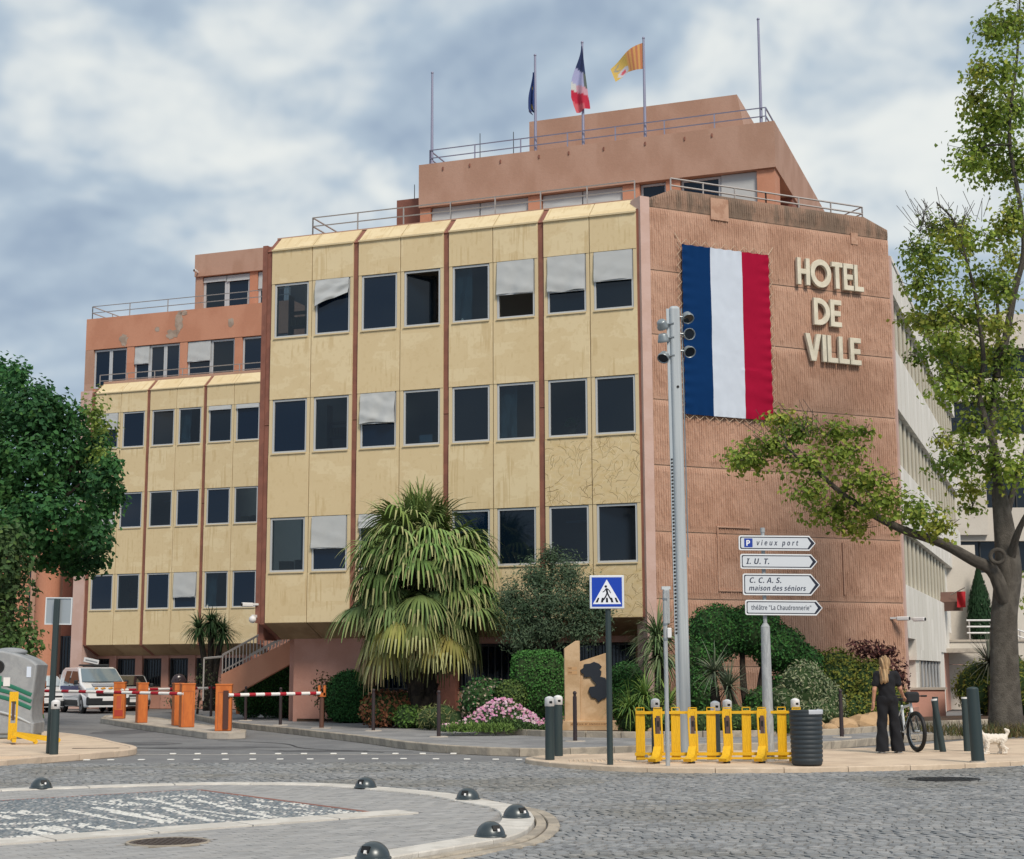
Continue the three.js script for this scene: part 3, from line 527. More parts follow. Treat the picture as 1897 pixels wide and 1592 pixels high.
// ---------- square, islands, pavements ----------
const inView = (x, z, m = 0.4) => Math.abs(x) < 0.338 * -z + m;
function inside(p, poly) { let c = false; for (let i = 0, j = poly.length - 1; i < poly.length; j = i++) { const [xi, zi] = poly[i], [xj, zj] = poly[j]; if ((zi > p[1]) !== (zj > p[1]) && p[0] < (xj - xi) * (p[1] - zi) / (zj - zi) + xi) c = !c; } return c; }
const islandEdge = spline([[-10.5, -18.2], [-8.4, -20.5], [-6.96, -21.36], [-5.99, -21.81], [-4.26, -22.4], [-2.66, -22.14], [-1.87, -21.48], [-0.84, -20.25], [-0.36, -19.2], [0.08, -18.2], [0.22, -17.03], [0.15, -15.8], [-0.03, -15.0], [-0.43, -14.3], [-0.84, -13.66], [-1.4, -12.8], [-2.4, -11.6], [-4, -10.2]].map(p => [p[0] * 0.968, p[1] * 0.968]), 140);
const offset = (line, d) => line.map((p, i) => { const a = line[Math.max(0, i - 1)], b = line[Math.min(line.length - 1, i + 1)], tx = b[0] - a[0], tz = b[1] - a[1], L = Math.hypot(tx, tz); return [p[0] - tz / L * -d, p[1] + tx / L * -d]; });
const islandPoly = [...islandEdge, [-10.5, -10.2]];
const ring2 = offset(islandEdge, 0.12), ring3 = offset(islandEdge, 0.26), inner = offset(islandEdge, -0.34);
const sq = struct('cobbled_square', sheet([[-14, -9.5], [12, -9.5], [14, -27.6], [-14, -27.6]], -0.012, [], 1), rough([104, 105, 106], [86, 88, 90], { scale: 9, s: 311, rep: 0.6, k: 30, bump: 0.004 }));
{ // segmental-arc setts; the nearest are single pieces, the rest one instanced mass
  const settG = (() => { const g = new THREE.CylinderGeometry(0.5 * 0.93, 0.5, 1, 4, 1); g.rotateY(Math.PI / 4); g.scale(Math.SQRT2, 1, Math.SQRT2); g.translate(0, -0.5, 0); return g.toNonIndexed(); })(); settG.computeVertexNormals();
  const cols = [[.285, .29, .29], [.32, .322, .32], [.245, .252, .258], [.35, .348, .342], [.30, .306, .31]];
  const list = [], outer = [...ring3, [-10.5, -10.2]];
  // courses wave like fans; the wave's phase wanders so that no two lanes match
  const ph = (x, z) => z * 3.05 + 3.4 * fbm(x * 0.16 + 7, z * 0.2, 2, 0, 90), am = (x, z) => 0.10 + 0.30 * fbm(x * 0.22, z * 0.25 + 3, 2, 0, 91);
  const wv = (x, z) => am(x, z) * Math.sin(ph(x, z));
  for (let j = 0; j < 118; j++) for (let i = -88; i < 90; i++) {
    const z = -12.55 - j * 0.127, x0 = i * 0.124 + (j % 2) * 0.03, x = x0 + wv(x0, z), sl = (wv(x0, z + 0.02) - wv(x0, z - 0.02)) / 0.04;
    if (z < -27.3 || !inView(x, z) || inside([x, z], outer) || hash2(i, j, 2) > 0.997) continue;
    list.push([x, z, Math.atan(sl)]);
  }
  list.sort((p, q) => q[1] - p[1]);
  const mats = cols.map(c => { const m = rough([255, 255, 255], [225, 228, 230], { scale: 6, s: 321, rep: 1, k: 30, size: 64, bump: 0.002, roughness: 0.75 }); return m; });
  const one = mats[0]; const sMat = cols.map(c => { const m = one.clone(); m.color.setRGB(...c); return m; });
  const near = list.slice(0, 300), far = list.slice(300);
  const pose = ([x, z, a], o) => { o.position.set(x, 0.002 + rr(-0.004, 0.004), z); o.rotation.set(rr(-.03, .03), a + rr(-.07, .07), rr(-.03, .03)); const ca = Math.cos(a); o.scale.set((0.116 + rr(-.008, .006)) * ca, 0.05, (0.119 + rr(-.01, .006)) / ca); };
  for (const p of near) { const m = part('sett', settG, pick(sMat), sq); pose(p, m); }
  const im = new THREE.InstancedMesh(settG, one.clone(), far.length), o = new THREE.Object3D(), c = new THREE.Color();
  far.forEach((p, i) => { pose(p, o); o.updateMatrix(); im.setMatrixAt(i, o.matrix); const q = pick(cols), st = smooth(.52, .66, fbm(p[0] * .55 + 11, p[1] * .4, 4, 0, 77)), v = rr(0.82, 1.14) * (1 - .16 * st); im.setColorAt(i, c.setRGB(q[0] * v * (1 + .03 * st), q[1] * v, q[2] * v * (1 - .06 * st))); });
  im.name = 'setts'; im.userData.kind = 'stuff'; im.castShadow = im.receiveShadow = true; sq.add(im);
}
function stoneRow(parent, lineA, lineB, y0, y1, len, mat, gap = 0.012, name = 'kerb_stone') {   // kerb stones between two edge lines
  const seg = []; let acc = 0, start = 0;
  for (let i = 1; i < lineA.length; i++) { acc += Math.hypot(lineA[i][0] - lineA[i - 1][0], lineA[i][1] - lineA[i - 1][1]); if (acc >= len || i === lineA.length - 1) { seg.push([start, i]); start = i; acc = 0; } }
  for (const [a, b] of seg) {
    if (b <= a) continue; const pa = lineA.slice(a, b + 1), pb = lineB.slice(a, b + 1).reverse(), poly = [...pa, ...pb];
    const cx = poly.reduce((s, p) => s + p[0], 0) / poly.length, cz = poly.reduce((s, p) => s + p[1], 0) / poly.length, D = Math.hypot(pa[0][0] - pa[pa.length - 1][0], pa[0][1] - pa[pa.length - 1][1]) || 1, k = 1 - gap / D;
    const s = new THREE.Shape(poly.map(p => new THREE.Vector2(cx + (p[0] - cx) * k, -(cz + (p[1] - cz) * k))));
    const g = new THREE.ExtrudeGeometry(s, { depth: y1 - y0 - 0.012, bevelEnabled: true, bevelSize: 0.008, bevelThickness: 0.012, bevelSegments: 1, bevelOffset: -0.008 }); g.rotateX(-Math.PI / 2); g.translate(0, y0 + rr(0, .004), 0);
    const p = g.attributes.position, u = g.attributes.uv, ou = rr(0, 5); for (let i = 0; i < p.count; i++) u.setXY(i, p.getX(i) + ou, p.getZ(i) + p.getY(i));
    part(name, g, mat, parent);
  }
}
const dense = (line, d) => { const o = []; for (let i = 0; i < line.length - 1; i++) { const L = Math.hypot(line[i + 1][0] - line[i][0], line[i + 1][1] - line[i][1]), n = Math.max(1, Math.ceil(L / d)); for (let k = 0; k < n; k++) o.push([lerp(line[i][0], line[i + 1][0], k / n), lerp(line[i][1], line[i + 1][1], k / n)]); } o.push(line[line.length - 1]); return o; };
MT.whiteStone = rough([206, 202, 194], [190, 186, 178], { scale: 6, s: 331, rep: 0.9, k: 12 });
MT.islandPave = rough([136, 135, 133], [124, 123, 121], { scale: 12, s: 341, rep: 0.35, k: 24, size: 1024, bump: 0.006, stretch: 2.5 });
const island = struct('traffic_island', slab([...inner, [-10.5, -10.2]], -0.02, 0.042, 1), MT.islandPave);
stoneRow(island, islandEdge, inner, -0.02, 0.062, 1.05, MT.whiteStone); stoneRow(island, ring2, offset(islandEdge, 0.015), -0.02, 0.022, 0.9, MT.kerb); stoneRow(island, ring3, offset(islandEdge, 0.135), -0.02, 0.012, 0.9, MT.kerb);
{ // island pavers in courses across the island; nearest ones single pieces
  const O = [-4.12, -20.35], e1 = [0.604, 0.797], e2 = [-0.770, 0.638], lim = [...offset(islandEdge, -0.37), [-10.4, -10.2]], list = [];
  for (let a = -60; a < 60; a++) for (let b = -90; b < 130; b++) {
    const s = a * 0.205 + (b % 2 ? 0.1 : 0), t = b * 0.107, x = O[0] + e1[0] * t + e2[0] * s, z = O[1] + e1[1] * t + e2[1] * s;
    if (z > -12.4 || !inView(x, z, .2) || !inside([x, z], lim)) continue;
    if (t > -0.16 && t < 4.68 && s > -0.5 && s < 6.3 && !(s < -0.08 && t < 4.1)) continue; if (Math.hypot(x + 3.1, z + 14.2) < 0.42) continue;
    list.push([x, z]);
  }
  list.sort((p, q) => q[1] - p[1]); const g = new THREE.BoxGeometry(0.199, 0.02, 0.101), ang = Math.atan2(-e2[1], e2[0]);
  const tone = [[.31, .308, .303], [.345, .342, .335], [.285, .284, .28], [.325, .32, .31]], base = std(0xffffff, 0.85), ms = tone.map(c => { const m = base.clone(); m.color.setRGB(...c); return m; });
  for (const p of list.slice(0, 300)) part('paver', g, pick(ms), island, [p[0], 0.041 + rr(-.0015, .0015), p[1]], [rr(-.006, .006), ang, rr(-.006, .006)]);
  const far = list.slice(300), im = new THREE.InstancedMesh(g, base, far.length), o = new THREE.Object3D(), c = new THREE.Color();
  far.forEach((p, i) => { o.position.set(p[0], 0.041 + rr(-.0015, .0015), p[1]); o.rotation.set(rr(-.006, .006), ang, rr(-.006, .006)); o.updateMatrix(); im.setMatrixAt(i, o.matrix); const q = pick(tone), v = rr(.93, 1.07); im.setColorAt(i, c.setRGB(q[0] * v, q[1] * v, q[2] * v)); });
  im.name = 'pavers'; im.userData.kind = 'stuff'; island.add(im);
}
{ // pebble mosaic set into the island, bordered with pale stone
  const O = [-4.12, -20.35], e1 = [0.604, 0.797], e2 = [-0.770, 0.638], W = 4.15, Lm = 6.2;
  const M = (s, t) => [O[0] + e1[0] * s + e2[0] * t, O[1] + e1[1] * s + e2[1] * t];
  const ST = [[1.88, 2.04, 4.16, 2.13, .075], [1.97, 2.41, 4.05, 2.46, .05], [1.72, 3.04, 2.41, 2.81, .06], [1.62, 2.82, 2.05, 2.89, .05], [1.71, 3.28, 2.52, 3.21, .06], [2.90, 3.09, 3.18, 2.77, .05], [3.18, 2.77, 3.24, 3.20, .05], [3.24, 3.20, 3.17, 3.58, .05], [3.76, 3.55, 4.66, 3.55, .06], [3.79, 3.43, 4.61, 3.27, .06], [3.67, 3.28, 4.01, 3.35, .06], [3.74, 3.19, 4.19, 3.23, .06], [3.73, 3.02, 4.58, 2.87, .06], [3.70, 2.86, 4.10, 2.97, .05], [4.07, 2.82, 4.39, 2.90, .05], [4.53, 3.87, 4.58, 3.69, .05], [4.61, 4.27, 4.61, 4.03, .05], [3.42, 3.94, 3.91, 3.91, .05], [3.58, 3.75, 3.76, 3.55, .05], [2.56, 1.49, 4.32, 1.73, .05], [2.93, 1.29, 4.77, 1.21, .04], [1.24, 1.08, 3.06, 1.36, .04], [1.59, 0.68, 3.22, 0.95, .04], [2.97, 0.79, 4.40, 1.06, .04], [1.04, 1.21, 0.82, 0.47, .04], [1.77, 1.55, 1.98, 0.79, .04], [2.93, 1.87, 4.11, 1.99, .05]].map(a => [a[0] * .9, a[1], a[2] * .9, a[3], a[4]]);
  const dseg = (s, t, [a, b, c, d]) => { const L = (c - a) ** 2 + (d - b) ** 2, k = Math.max(0, Math.min(1, ((s - a) * (c - a) + (t - b) * (d - b)) / L)); return Math.hypot(s - a - k * (c - a), t - b - k * (d - b)); };
  const mos = thing('pebble_mosaic', 'grey blue pebble mosaic with white strokes set into the paved island', 'mosaic');
  const bed = sheet([M(0, 0), M(W, 0), M(W, Lm), M(0, Lm)], 0.05); part('bed', bed, std(0x6c7480, 0.9), mos);
  const pts = []; for (let s = 0.02; s < W - 0.02; s += 0.052) for (let t = 0.03; t < Lm; t += 0.062) { const p = M(s + rr(-.01, .01), t + rr(-.012, .012)); if (inView(p[0], p[1], 0.3) && p[1] < -12.5) pts.push([p, s, t]); }
  const pg = new THREE.SphereGeometry(0.5, 6, 4); const im = new THREE.InstancedMesh(pg, std(0xffffff, 0.7), pts.length), o = new THREE.Object3D(), c = new THREE.Color();
  pts.forEach(([p, s, t], i) => {
    let w = ST.some(q => dseg(s, t, q) < q[4]) && rnd() > 0.08; if (!w && t < 1.9 && s > 0.6) w = fbm(s * 3.2, t * 9, 2, 0, 12) > 0.66 && rnd() > 0.45;
    const v = rr(0.85, 1.15), q = w ? [.56, .56, .53] : rnd() > 0.82 ? [.3, .3, .3] : rnd() > 0.5 ? [.13, .155, .175] : [.185, .205, .215];
    o.position.set(p[0], 0.054, p[1]); o.rotation.y = rnd() * 3; o.scale.set(0.06, 0.026, 0.05); o.updateMatrix(); im.setMatrixAt(i, o.matrix); im.setColorAt(i, c.setRGB(q[0] * v, q[1] * v, q[2] * v));
  });
  im.name = 'pebbles'; im.userData.kind = 'stuff'; mos.add(im);
  for (const [a, b, w, mt] of [[M(0, -0.06), M(W, -0.06), 0.09, MT.brown], [M(-0.06, 0), M(-0.06, Lm), 0.1, MT.brown]]) { const d = [b[0] - a[0], b[1] - a[1]], L = Math.hypot(...d), n = [-d[1] / L * w / 2, d[0] / L * w / 2]; part('border_strip', slab([[a[0] + n[0], a[1] + n[1]], [b[0] + n[0], b[1] + n[1]], [b[0] - n[0], b[1] - n[1]], [a[0] - n[0], a[1] - n[1]]], 0.03, 0.058), mt, mos); }
  for (let i = 0; i < 6; i++) { const t0 = -0.42 + i * 1.02, t1 = t0 + 1.0; part('border_stone', slab([M(W + 0.01, t0), M(W + 0.45, t0), M(W + 0.45, t1), M(W + 0.01, t1)], 0.02, 0.062), MT.whiteStone, mos); }
}
const manholeG = (() => { const l = [at(cyl(0.34, 0.34, 0.02, 36), [0, 0, 0])]; for (let i = -5; i <= 5; i++) for (let k = -5; k <= 5; k++) if (Math.hypot(i, k) * 0.055 < 0.29) l.push(at(box(0.034, 0.008, 0.034), [i * 0.055, 0.013, k * 0.055])); return merge(l); })();
{ const t = thing('manhole_cover', 'round rusty brown manhole cover in the paved island', 'manhole', [-3.1, 0.047, -14.2]); part('lid', manholeG, rough([92, 80, 72], [70, 62, 58], { scale: 6, s: 351, rep: 3, k: 30, roughness: 0.6 }), t); part('rim', at(new THREE.TorusGeometry(0.36, 0.018, 6, 40), null, [Math.PI / 2, 0, 0]), MT.kerb, t); }
{ const t = thing('drain_cover', 'dark drain cover in the cobbles at the right', 'drain', [6.16, 0.0, -22.5]); part('lid', at(manholeG, null, null, [1.35, 0.9, 0.9]), MT.blackPlastic, t); part('rim', at(new THREE.TorusGeometry(0.38, 0.02, 6, 40), null, [Math.PI / 2, 0, 0], [1.3, 1, 0.9]), MT.black, t); }
// half-ball bollards
const dm = new THREE.MeshPhysicalMaterial({ color: 0x3a4448, roughness: 0.35, metalness: 0.35, clearcoat: 0.5, clearcoatRoughness: 0.3 });
const domeG = new THREE.SphereGeometry(0.138, 32, 14, 0, Math.PI * 2, 0, Math.PI / 2);
[[-6.46, -21.53, 0.6, 'dark half-ball bollard at the far left edge of the paved island'], [-2.01, -21.39, -0.5, 'dark half-ball bollard on the far edge of the paved island, behind the mosaic corner'], [-0.56, -19.36, -0.3, 'dark half-ball bollard on the island kerb, third from the front'], [0.03, -16.94, 0.6, 'dark half-ball bollard at the rounded tip of the paved island'], [-0.22, -15.04, 0.5, 'dark half-ball bollard just in front of the island tip'], [-1.18, -13.32, -0.5, 'nearest half-ball bollard, cut by the bottom of the view']].forEach(([x, z, a, l]) => {
  const t = thing('dome_bollard', l, 'bollard', [x * 0.962, 0.062, z * 0.962], a, 'half-ball bollards round the island');
  part('dome', domeG, dm, t); part('base_ring', at(new THREE.TorusGeometry(0.138, 0.012, 8, 32), [0, 0.006, 0], [Math.PI / 2, 0, 0]), dm, t);
  part('reflector_slot', at(box(0.075, 0.05, 0.03), [0, 0.08, 0.107], [-0.55, 0, 0]), MT.black, t); part('reflector', at(box(0.022, 0.026, 0.03), [0.012, 0.062, 0.128], [-0.45, 0, 0]), MT.whitePlastic, t);
});
// pavements
const pvC = [[-10.9, -53.6], [-8.07, -45.4], [-5.95, -41.0], [-4.65, -38.1], [-3.77, -36.2], [-3.0, -34.4], [-2.1, -32.2], [-0.9, -30.3], [0.2, -29.5], [1.2, -29.55], [2.2, -30.2], [3.6, -31.0], [6.2, -31.6], [7.6, -33.2], [9.0, -34.9], [10.3, -36.1], [13, -38.4], [20, -44]];
const kC = dense(spline(pvC, 70), 0.3), kCi = offset(kC, 0.16), kCo = offset(kC, 0.0);
const backC = [[20, -50], [13, -42], [10.4, -40.2], [9, -37.6], [7.2, -35.3], [5, -34.5], [2.65, -34.1], [0.9, -34.9], [-0.4, -36.6], [-1.3, -38.3], [-2.6, -42], [-4.4, -46.6], [-5.9, -49.6], [-7.4, -51.8], [-10.3, -59]];
const pave = struct('central_pavement', slab([...kCi, ...backC], -0.02, 0.118, 1), MT.pavement);
stoneRow(pave, kC, kCi, -0.02, 0.125, 0.95, MT.kerb);
const bed = struct('planting_bed', slab([...backC, [-9.5, -58], [-6, -50], ...[[-11, 0], [-6, 0], [0, 0]].map(p => { const q = fp(fA, p[0], 0, -1.0); return [KX + q[0], KZ + q[2]]; }), ...[[0.4, 0.02], [8.7, 0.02]].map(p => { const q = fp(fB, p[0], 0, p[1]); return [KX + q[0], KZ + q[2]]; }), [20, -52]], -0.02, 0.2, 1), MT.soil);
{ const bl = dense(backC.slice(1, -1), 0.3); stoneRow(bed, bl, offset(bl, 0.14), 0.0, 0.25, 0.7, MT.kerb, 0.02, 'edging_stone'); }
const rightEdge = spline([[1.3, -28.4], [0.5, -27.9], [0.2, -27.0], [0.5, -26.0], [1.2, -25.0], [1.95, -24.4], [2.9, -24.12], [4.3, -24.12], [5.45, -24.4], [6.7, -24.75], [8.0, -25.5], [9.6, -26.6], [14, -30]], 90);
const rpv = struct('right_pavement', slab([...offset(rightEdge, 0.14), [14, -36], [9.5, -33.2], [7.6, -30.8], [6.0, -29.9], [2.3, -29.0]], -0.02, 0.072, 1), MT.beige);
stoneRow(rpv, rightEdge, offset(rightEdge, 0.135), -0.02, 0.078, 1.0, rough([208, 190, 168], [196, 178, 156], { scale: 6, s: 361, rep: 0.8, k: 14 }));
const leftEdge = spline([[-24, -24.6], [-12, -24.9], [-9.6, -25.4], [-8.75, -26.6], [-8.3, -28.0], [-7.75, -29.2], [-7.38, -30.4], [-7.6, -31.6], [-8.4, -33.4], [-10.04, -37], [-11.4, -39.3], [-13.2, -41.6], [-17, -45.5], [-24, -48]], 90);
const lpv = struct('left_pavement', slab([...offset(leftEdge, 0.14)], -0.02, 0.086, 1), MT.beige);
stoneRow(lpv, leftEdge, offset(leftEdge, 0.135), -0.02, 0.092, 1.0, rough([206, 186, 164], [190, 172, 152], { scale: 6, s: 371, rep: 0.8, k: 14 }));
{ // tactile studs near the kerb and a dark slot drain in the left pavement
  const l = []; for (let i = 0; i < 11; i++) for (let k = 0; k < 9; k++) l.push(at(cyl(0.016, 0.022, 0.014, 8), [-9.35 + i * 0.075, 0.093, -27.2 - k * 0.09])); part('tactile_strip', merge(l), MT.beige, lpv);
  part('slot_drain', box(0.9, 0.01, 0.16), std(0x4a4039, 0.9), lpv, [-8.25, 0.087, -31.0], [0, 0.1, 0]);
  const l2 = []; for (let i = 0; i < 12; i++) for (let k = 0; k < 6; k++) l2.push(at(cyl(0.016, 0.022, 0.014, 8), [0.95 + i * 0.075, 0.079, -26.0 - k * 0.09])); part('tactile_strip', merge(l2), MT.beige, rpv);
}
const bi = [[-14.0, -53.6], [-13.25, -50.2], [-10.4, -43.9], [-7.4, -37.85], [-6.85, -37.6], [-6.5, -38.0], [-6.75, -39.6], [-8.8, -44.2], [-12.6, -53.2], [-13.3, -54.2]];
const bisl = struct('barrier_island', slab(bi, -0.02, 0.115, 1), MT.concrete);
{ const ln = dense([...bi, bi[0]], 0.3); stoneRow(bisl, ln, offset(ln, 0.13), -0.02, 0.125, 0.9, MT.kerb); }
{ // resurfaced patches and sealed cracks in the asphalt
  const dk = rough([96, 97, 99], [84, 85, 88], { scale: 8, s: 411, rep: 0.4, k: 34 }), rd = scene.children.find(o => o.name === 'ground'), blob = (cx, cz, rx, rz) => { const p = []; for (let i = 0; i < 40; i++) { const a = i / 40 * 6.283, k = .8 + .4 * vnoise(i * .6, cx, 0, 6); p.push([cx + Math.cos(a) * rx * k, cz + Math.sin(a) * rz * k]); } return p; };
  for (const a of [[-8.6, -35.5, 1.1, .8], [-6.5, -33.6, 1.6, .5], [-3.9, -31.9, .9, .35], [-10.6, -42.5, .8, 1.6]]) part('asphalt_patch', at(sheet(blob(...a), 0.0), [0, 0.004, 100]), dk, rd);
  for (const pts of [[[-7, -37], [-5.2, -35.2], [-4.4, -33], [-2.6, -31.2]], [[-9.4, -34], [-6, -32.6], [-2, -31.3]]]) { const l = spline(pts, 30), r = offset(l, .06).reverse(); part('crack_seal', at(sheet([...l, ...r], 0), [0, 0.007, 100]), std(0x3c3d40, .7), rd); }
}
struct('crossing_line', sheet([[-9.6, -30.95], [0.3, -30.3], [0.3, -30.2], [-9.6, -30.85]], -0.024), MT.whiteStone);
// road studs of the crossing
const studG = rbox(0.12, 0.024, 0.085, 0.01);
const studM = std(0xd8d8d4, 0.5);
[-8.78, -8.33, -7.81, -7.37, -6.81, -6.27, -5.80, -5.27, -4.77, -4.27, -3.72, -3.15, -2.53, -2.01, -1.41, -0.84, -0.32, 0.1].forEach((x, i) => { if (x > -8.4 || x < -8.5) solo('road_stud', studG, studM, 'white road stud in the nearer row of the crossing', 'road stud', [x, -0.016, -28.75 + Math.max(0, x + 2) * 0.2], [0, rr(-.1, .1), 0], 'near row of crossing studs'); });
[-8.22, -7.22, -6.67, -6.18, -5.65, -5.09, -4.59, -4.08, -3.50, -2.90, -2.29, -1.76, -1.16, -0.62, -0.02].forEach(x => { if (x > -7.2) solo('road_stud', studG, studM, 'white road stud in the farther row of the crossing', 'road stud', [x, -0.012, lerp(-30.9, -30.36, (x + 9) / 9)], [0, rr(-.1, .1), 0], 'far row of crossing studs'); });
solo('road_stud', studG, studM, 'single white road stud at the right edge of the cobbles', 'road stud', [8.29, 0.012, -25.4]);

// ---------- street furniture ----------
function canvasTex(w, h, draw) { const c = document.createElement('canvas'); c.width = w; c.height = h; const x = c.getContext('2d'); draw(x, w, h); const t = new THREE.CanvasTexture(c); t.colorSpace = THREE.SRGBColorSpace; t.anisotropy = 8; return t; }
const capped = (x, z, h, label, group, lean = 0, y = 0.075) => {
  const t = thing('capped_bollard', label, 'bollard', [x, y, z], 0, group); t.rotation.z = lean;
  part('shaft', cyl(0.075, 0.08, h - 0.17, 20), MT.green, t, [0, (h - 0.17) / 2, 0]);
  part('cap', (() => { const g = new THREE.LatheGeometry([[0, .17], [.03, .165], [.065, .148], [.082, .13], [.082, 0], [0, 0]].map(p => new THREE.Vector2(...p)), 20); return g; })(), MT.whitePlastic, t, [0, h - 0.169, 0]);
  part('cap_sticker', box(0.05, 0.04, 0.004), MT.black, t, [0.02, h - 0.1, 0.081]);
  return t;
};
capped(-8.42, -28.75, 1.0, 'dark bollard with white cap against the signpost at the left', 'white capped bollards');
capped(0.62, -26.6, 1.06, 'nearer of the paired white capped bollards by the stone monument', 'white capped bollards');
capped(0.80, -27.8, 1.06, 'farther of the paired white capped bollards by the stone monument', 'white capped bollards');
capped(2.63, -28.9, 0.98, 'white capped bollard behind the left end of the yellow rack', 'white capped bollards');
capped(3.53, -27.3, 0.96, 'white capped bollard behind the middle of the yellow rack, nearer of two', 'white capped bollards');
capped(3.85, -28.1, 0.97, 'white capped bollard behind the middle of the yellow rack, farther of two', 'white capped bollards');
capped(5.13, -28.4, 0.98, 'white capped bollard behind the black waste bin', 'white capped bollards');
function slim(x, z, h, label, lean = 0, cap = false) { const t = thing('slim_bollard', label, 'bollard', [x, 0.072, z]); t.rotation.z = lean; part('shaft', cyl(0.055, 0.06, h, 16), MT.green, t, [0, h / 2, 0]); part(cap ? 'white_band' : 'top', cyl(0.056, 0.056, 0.03, 16), cap ? MT.whitePlastic : MT.green, t, [0, h + 0.015, 0]); return t; }
slim(7.92, -29.3, 0.95, 'upright dark bollard right behind the white bicycle', 0.0); slim(7.86, -28.7, 0.93, 'dark bollard leaning left beside the bicycle', 0.13, true); slim(8.36, -28.9, 0.95, 'dark bollard with white band behind the tall bollard', 0.01, true);
{ const t = thing('tall_bollard', 'tall thick dark green bollard in front of the little white dog', 'bollard', [7.5, 0.072, -25.35]); t.rotation.z = 0.03; part('shaft', cyl(0.095, 0.105, 1.17, 24), MT.green, t, [0, 0.585, 0]); part('top', new THREE.SphereGeometry(0.095, 20, 8, 0, 7, 0, Math.PI / 2), MT.green, t, [0, 1.17, 0], null).scale.y = 0.4; part('base', cyl(0.13, 0.14, 0.03, 20), MT.concrete, t, [0, 0.015, 0]); }
const brownPost = (x, z, label) => { const t = thing('brown_post', label, 'post', [x, 0.118, z], 0, 'slim brown posts along the pavement'); part('shaft', cyl(0.042, 0.045, 0.92, 14), std(0x33282a, 0.55), t, [0, 0.46, 0]); part('knob', merge([at(cyl(0.03, 0.03, 0.05, 12), [0, 0.945, 0]), at(sph(0.042, 12), [0, 0.99, 0])]), std(0x33282a, 0.55), t); part('footing', cyl(0.2, 0.22, 0.02, 16), MT.concrete, t, [0, 0.01, 0]); };
brownPost(-9.9, -51.2, 'slim brown post far back at the stair hedge'); brownPost(-8.1, -47.3, 'slim brown post behind the barrier terminal'); brownPost(-6.4, -43.0, 'slim brown post in front of the dark hedge'); brownPost(-3.45, -38.6, 'slim brown post in front of the red leaved shrub'); brownPost(-1.66, -34.9, 'slim brown post left of the pink flowers'); brownPost(1.28, -32.4, 'slim brown post in front of the stone monument'); brownPost(7.11, -33.9, 'slim brown post in front of the silvery shrub');

// directional sign with four arrow boards
{
  const t = thing('direction_sign', 'white direction sign with four arrow boards on a grey post', 'sign', [4.22, 0.072, -25.9]);
  part('post', merge([at(cyl(0.075, 0.095, 2.2, 8), [0, 1.1, 0]), at(cyl(0.04, 0.078, 0.06, 8), [0, 2.23, 0])]), MT.galv, t); part('mast', cyl(0.032, 0.032, 1.65, 12), MT.galv, t, [0, 3.0, 0]);
  part('mast_cap', cyl(0.04, 0.04, 0.08, 12), MT.galv, t, [0, 3.82, 0]);
  const it = (x, s, px, py, size, maxw, extra = '') => { x.save(); x.font = `bold ${extra}${size}px sans-serif`; x.fillStyle = '#1b2740'; const w = x.measureText(s).width, k = Math.min(1, maxw / w); x.transform(k, 0, -0.2 * k, 1, px, py); x.fillText(s, 0, 0); x.restore(); };
  const board = (y0, y1, dx, draw) => {
    const w = 1.29, h = y1 - y0, tip = h * 0.42, r = 0.035, sh = new THREE.Shape();
    sh.moveTo(r, 0); sh.lineTo(w - tip, 0); sh.lineTo(w, h / 2); sh.lineTo(w - tip, h); sh.lineTo(r, h); sh.absarc(r, h - r, r, Math.PI / 2, Math.PI); sh.absarc(r, r, r, Math.PI, Math.PI * 1.5);
    const g = sub('arrow_board', t, [-0.42 + dx, y0 - 0.072, 0.05]); g.rotation.z = -0.012;
    part('panel', new THREE.ExtrudeGeometry(sh, { depth: 0.03, bevelEnabled: false }), std(0xb9bec2, 0.4), g);
    const fg = new THREE.ShapeGeometry(sh), p = fg.attributes.position, u = fg.attributes.uv; for (let i = 0; i < p.count; i++) u.setXY(i, p.getX(i) / w, p.getY(i) / h);
    const Wp = 1024, Hp = Math.round(1024 * h / w), tx = canvasTex(Wp, Hp, (x, W, H) => {
      const m = W / w; x.fillStyle = '#dfe3e6'; x.fillRect(0, 0, W, H);
      const path = (o, q) => { x.beginPath(); x.moveTo(o, o + 12); x.lineTo(o + 12, o); x.lineTo((w - tip) * m - q * 0.4, o); x.lineTo(W - q, H / 2); x.lineTo((w - tip) * m - q * 0.4, H - o); x.lineTo(o + 12, H - o); x.lineTo(o, H - o - 12); x.closePath(); };
      x.fillStyle = '#141c30'; path(17, 12); x.fill(); x.fillStyle = '#cdd3d9'; path(30, 62); x.fill();
      draw(x, W, H);
    });
    part('face', fg, new THREE.MeshStandardMaterial({ map: tx, roughness: 0.5 }), g, [0, 0, 0.033]);
  };
  board(3.55, 3.80, 0, (x, W, H) => { x.fillStyle = '#143a9a'; x.fillRect(72, H * .2, 112, H * .6); x.fillStyle = '#f2f4f6'; x.font = 'bold 104px sans-serif'; x.fillText('P', 92, H * .69); it(x, 'v i e u x   p o r t', 230, H * .66, 96, 560); });
  board(3.24, 3.49, 0.02, (x, W, H) => { it(x, 'I. U. T.', 72, H * .68, 104, 330); });
  board(2.80, 3.16, 0.05, (x, W, H) => { it(x, 'C. C. A. S.', 78, H * .43, 100, 440); it(x, 'maison des séniors', 72, H * .79, 92, 760); });
  board(2.47, 2.72, 0.08, (x, W, H) => { x.save(); x.font = 'bold 88px sans-serif'; x.fillStyle = '#3a4250'; const s = 'théâtre "La Chaudronnerie"', k = Math.min(1, 800 / x.measureText(s).width); x.scale(k, 1); x.fillText(s, 78 / k, H * .66); x.restore(); });
  for (const y of [3.66, 3.36, 2.98, 2.6]) part('clamp', box(0.09, 0.05, 0.12), MT.galv, t, [0, y - 0.072, 0]);
}
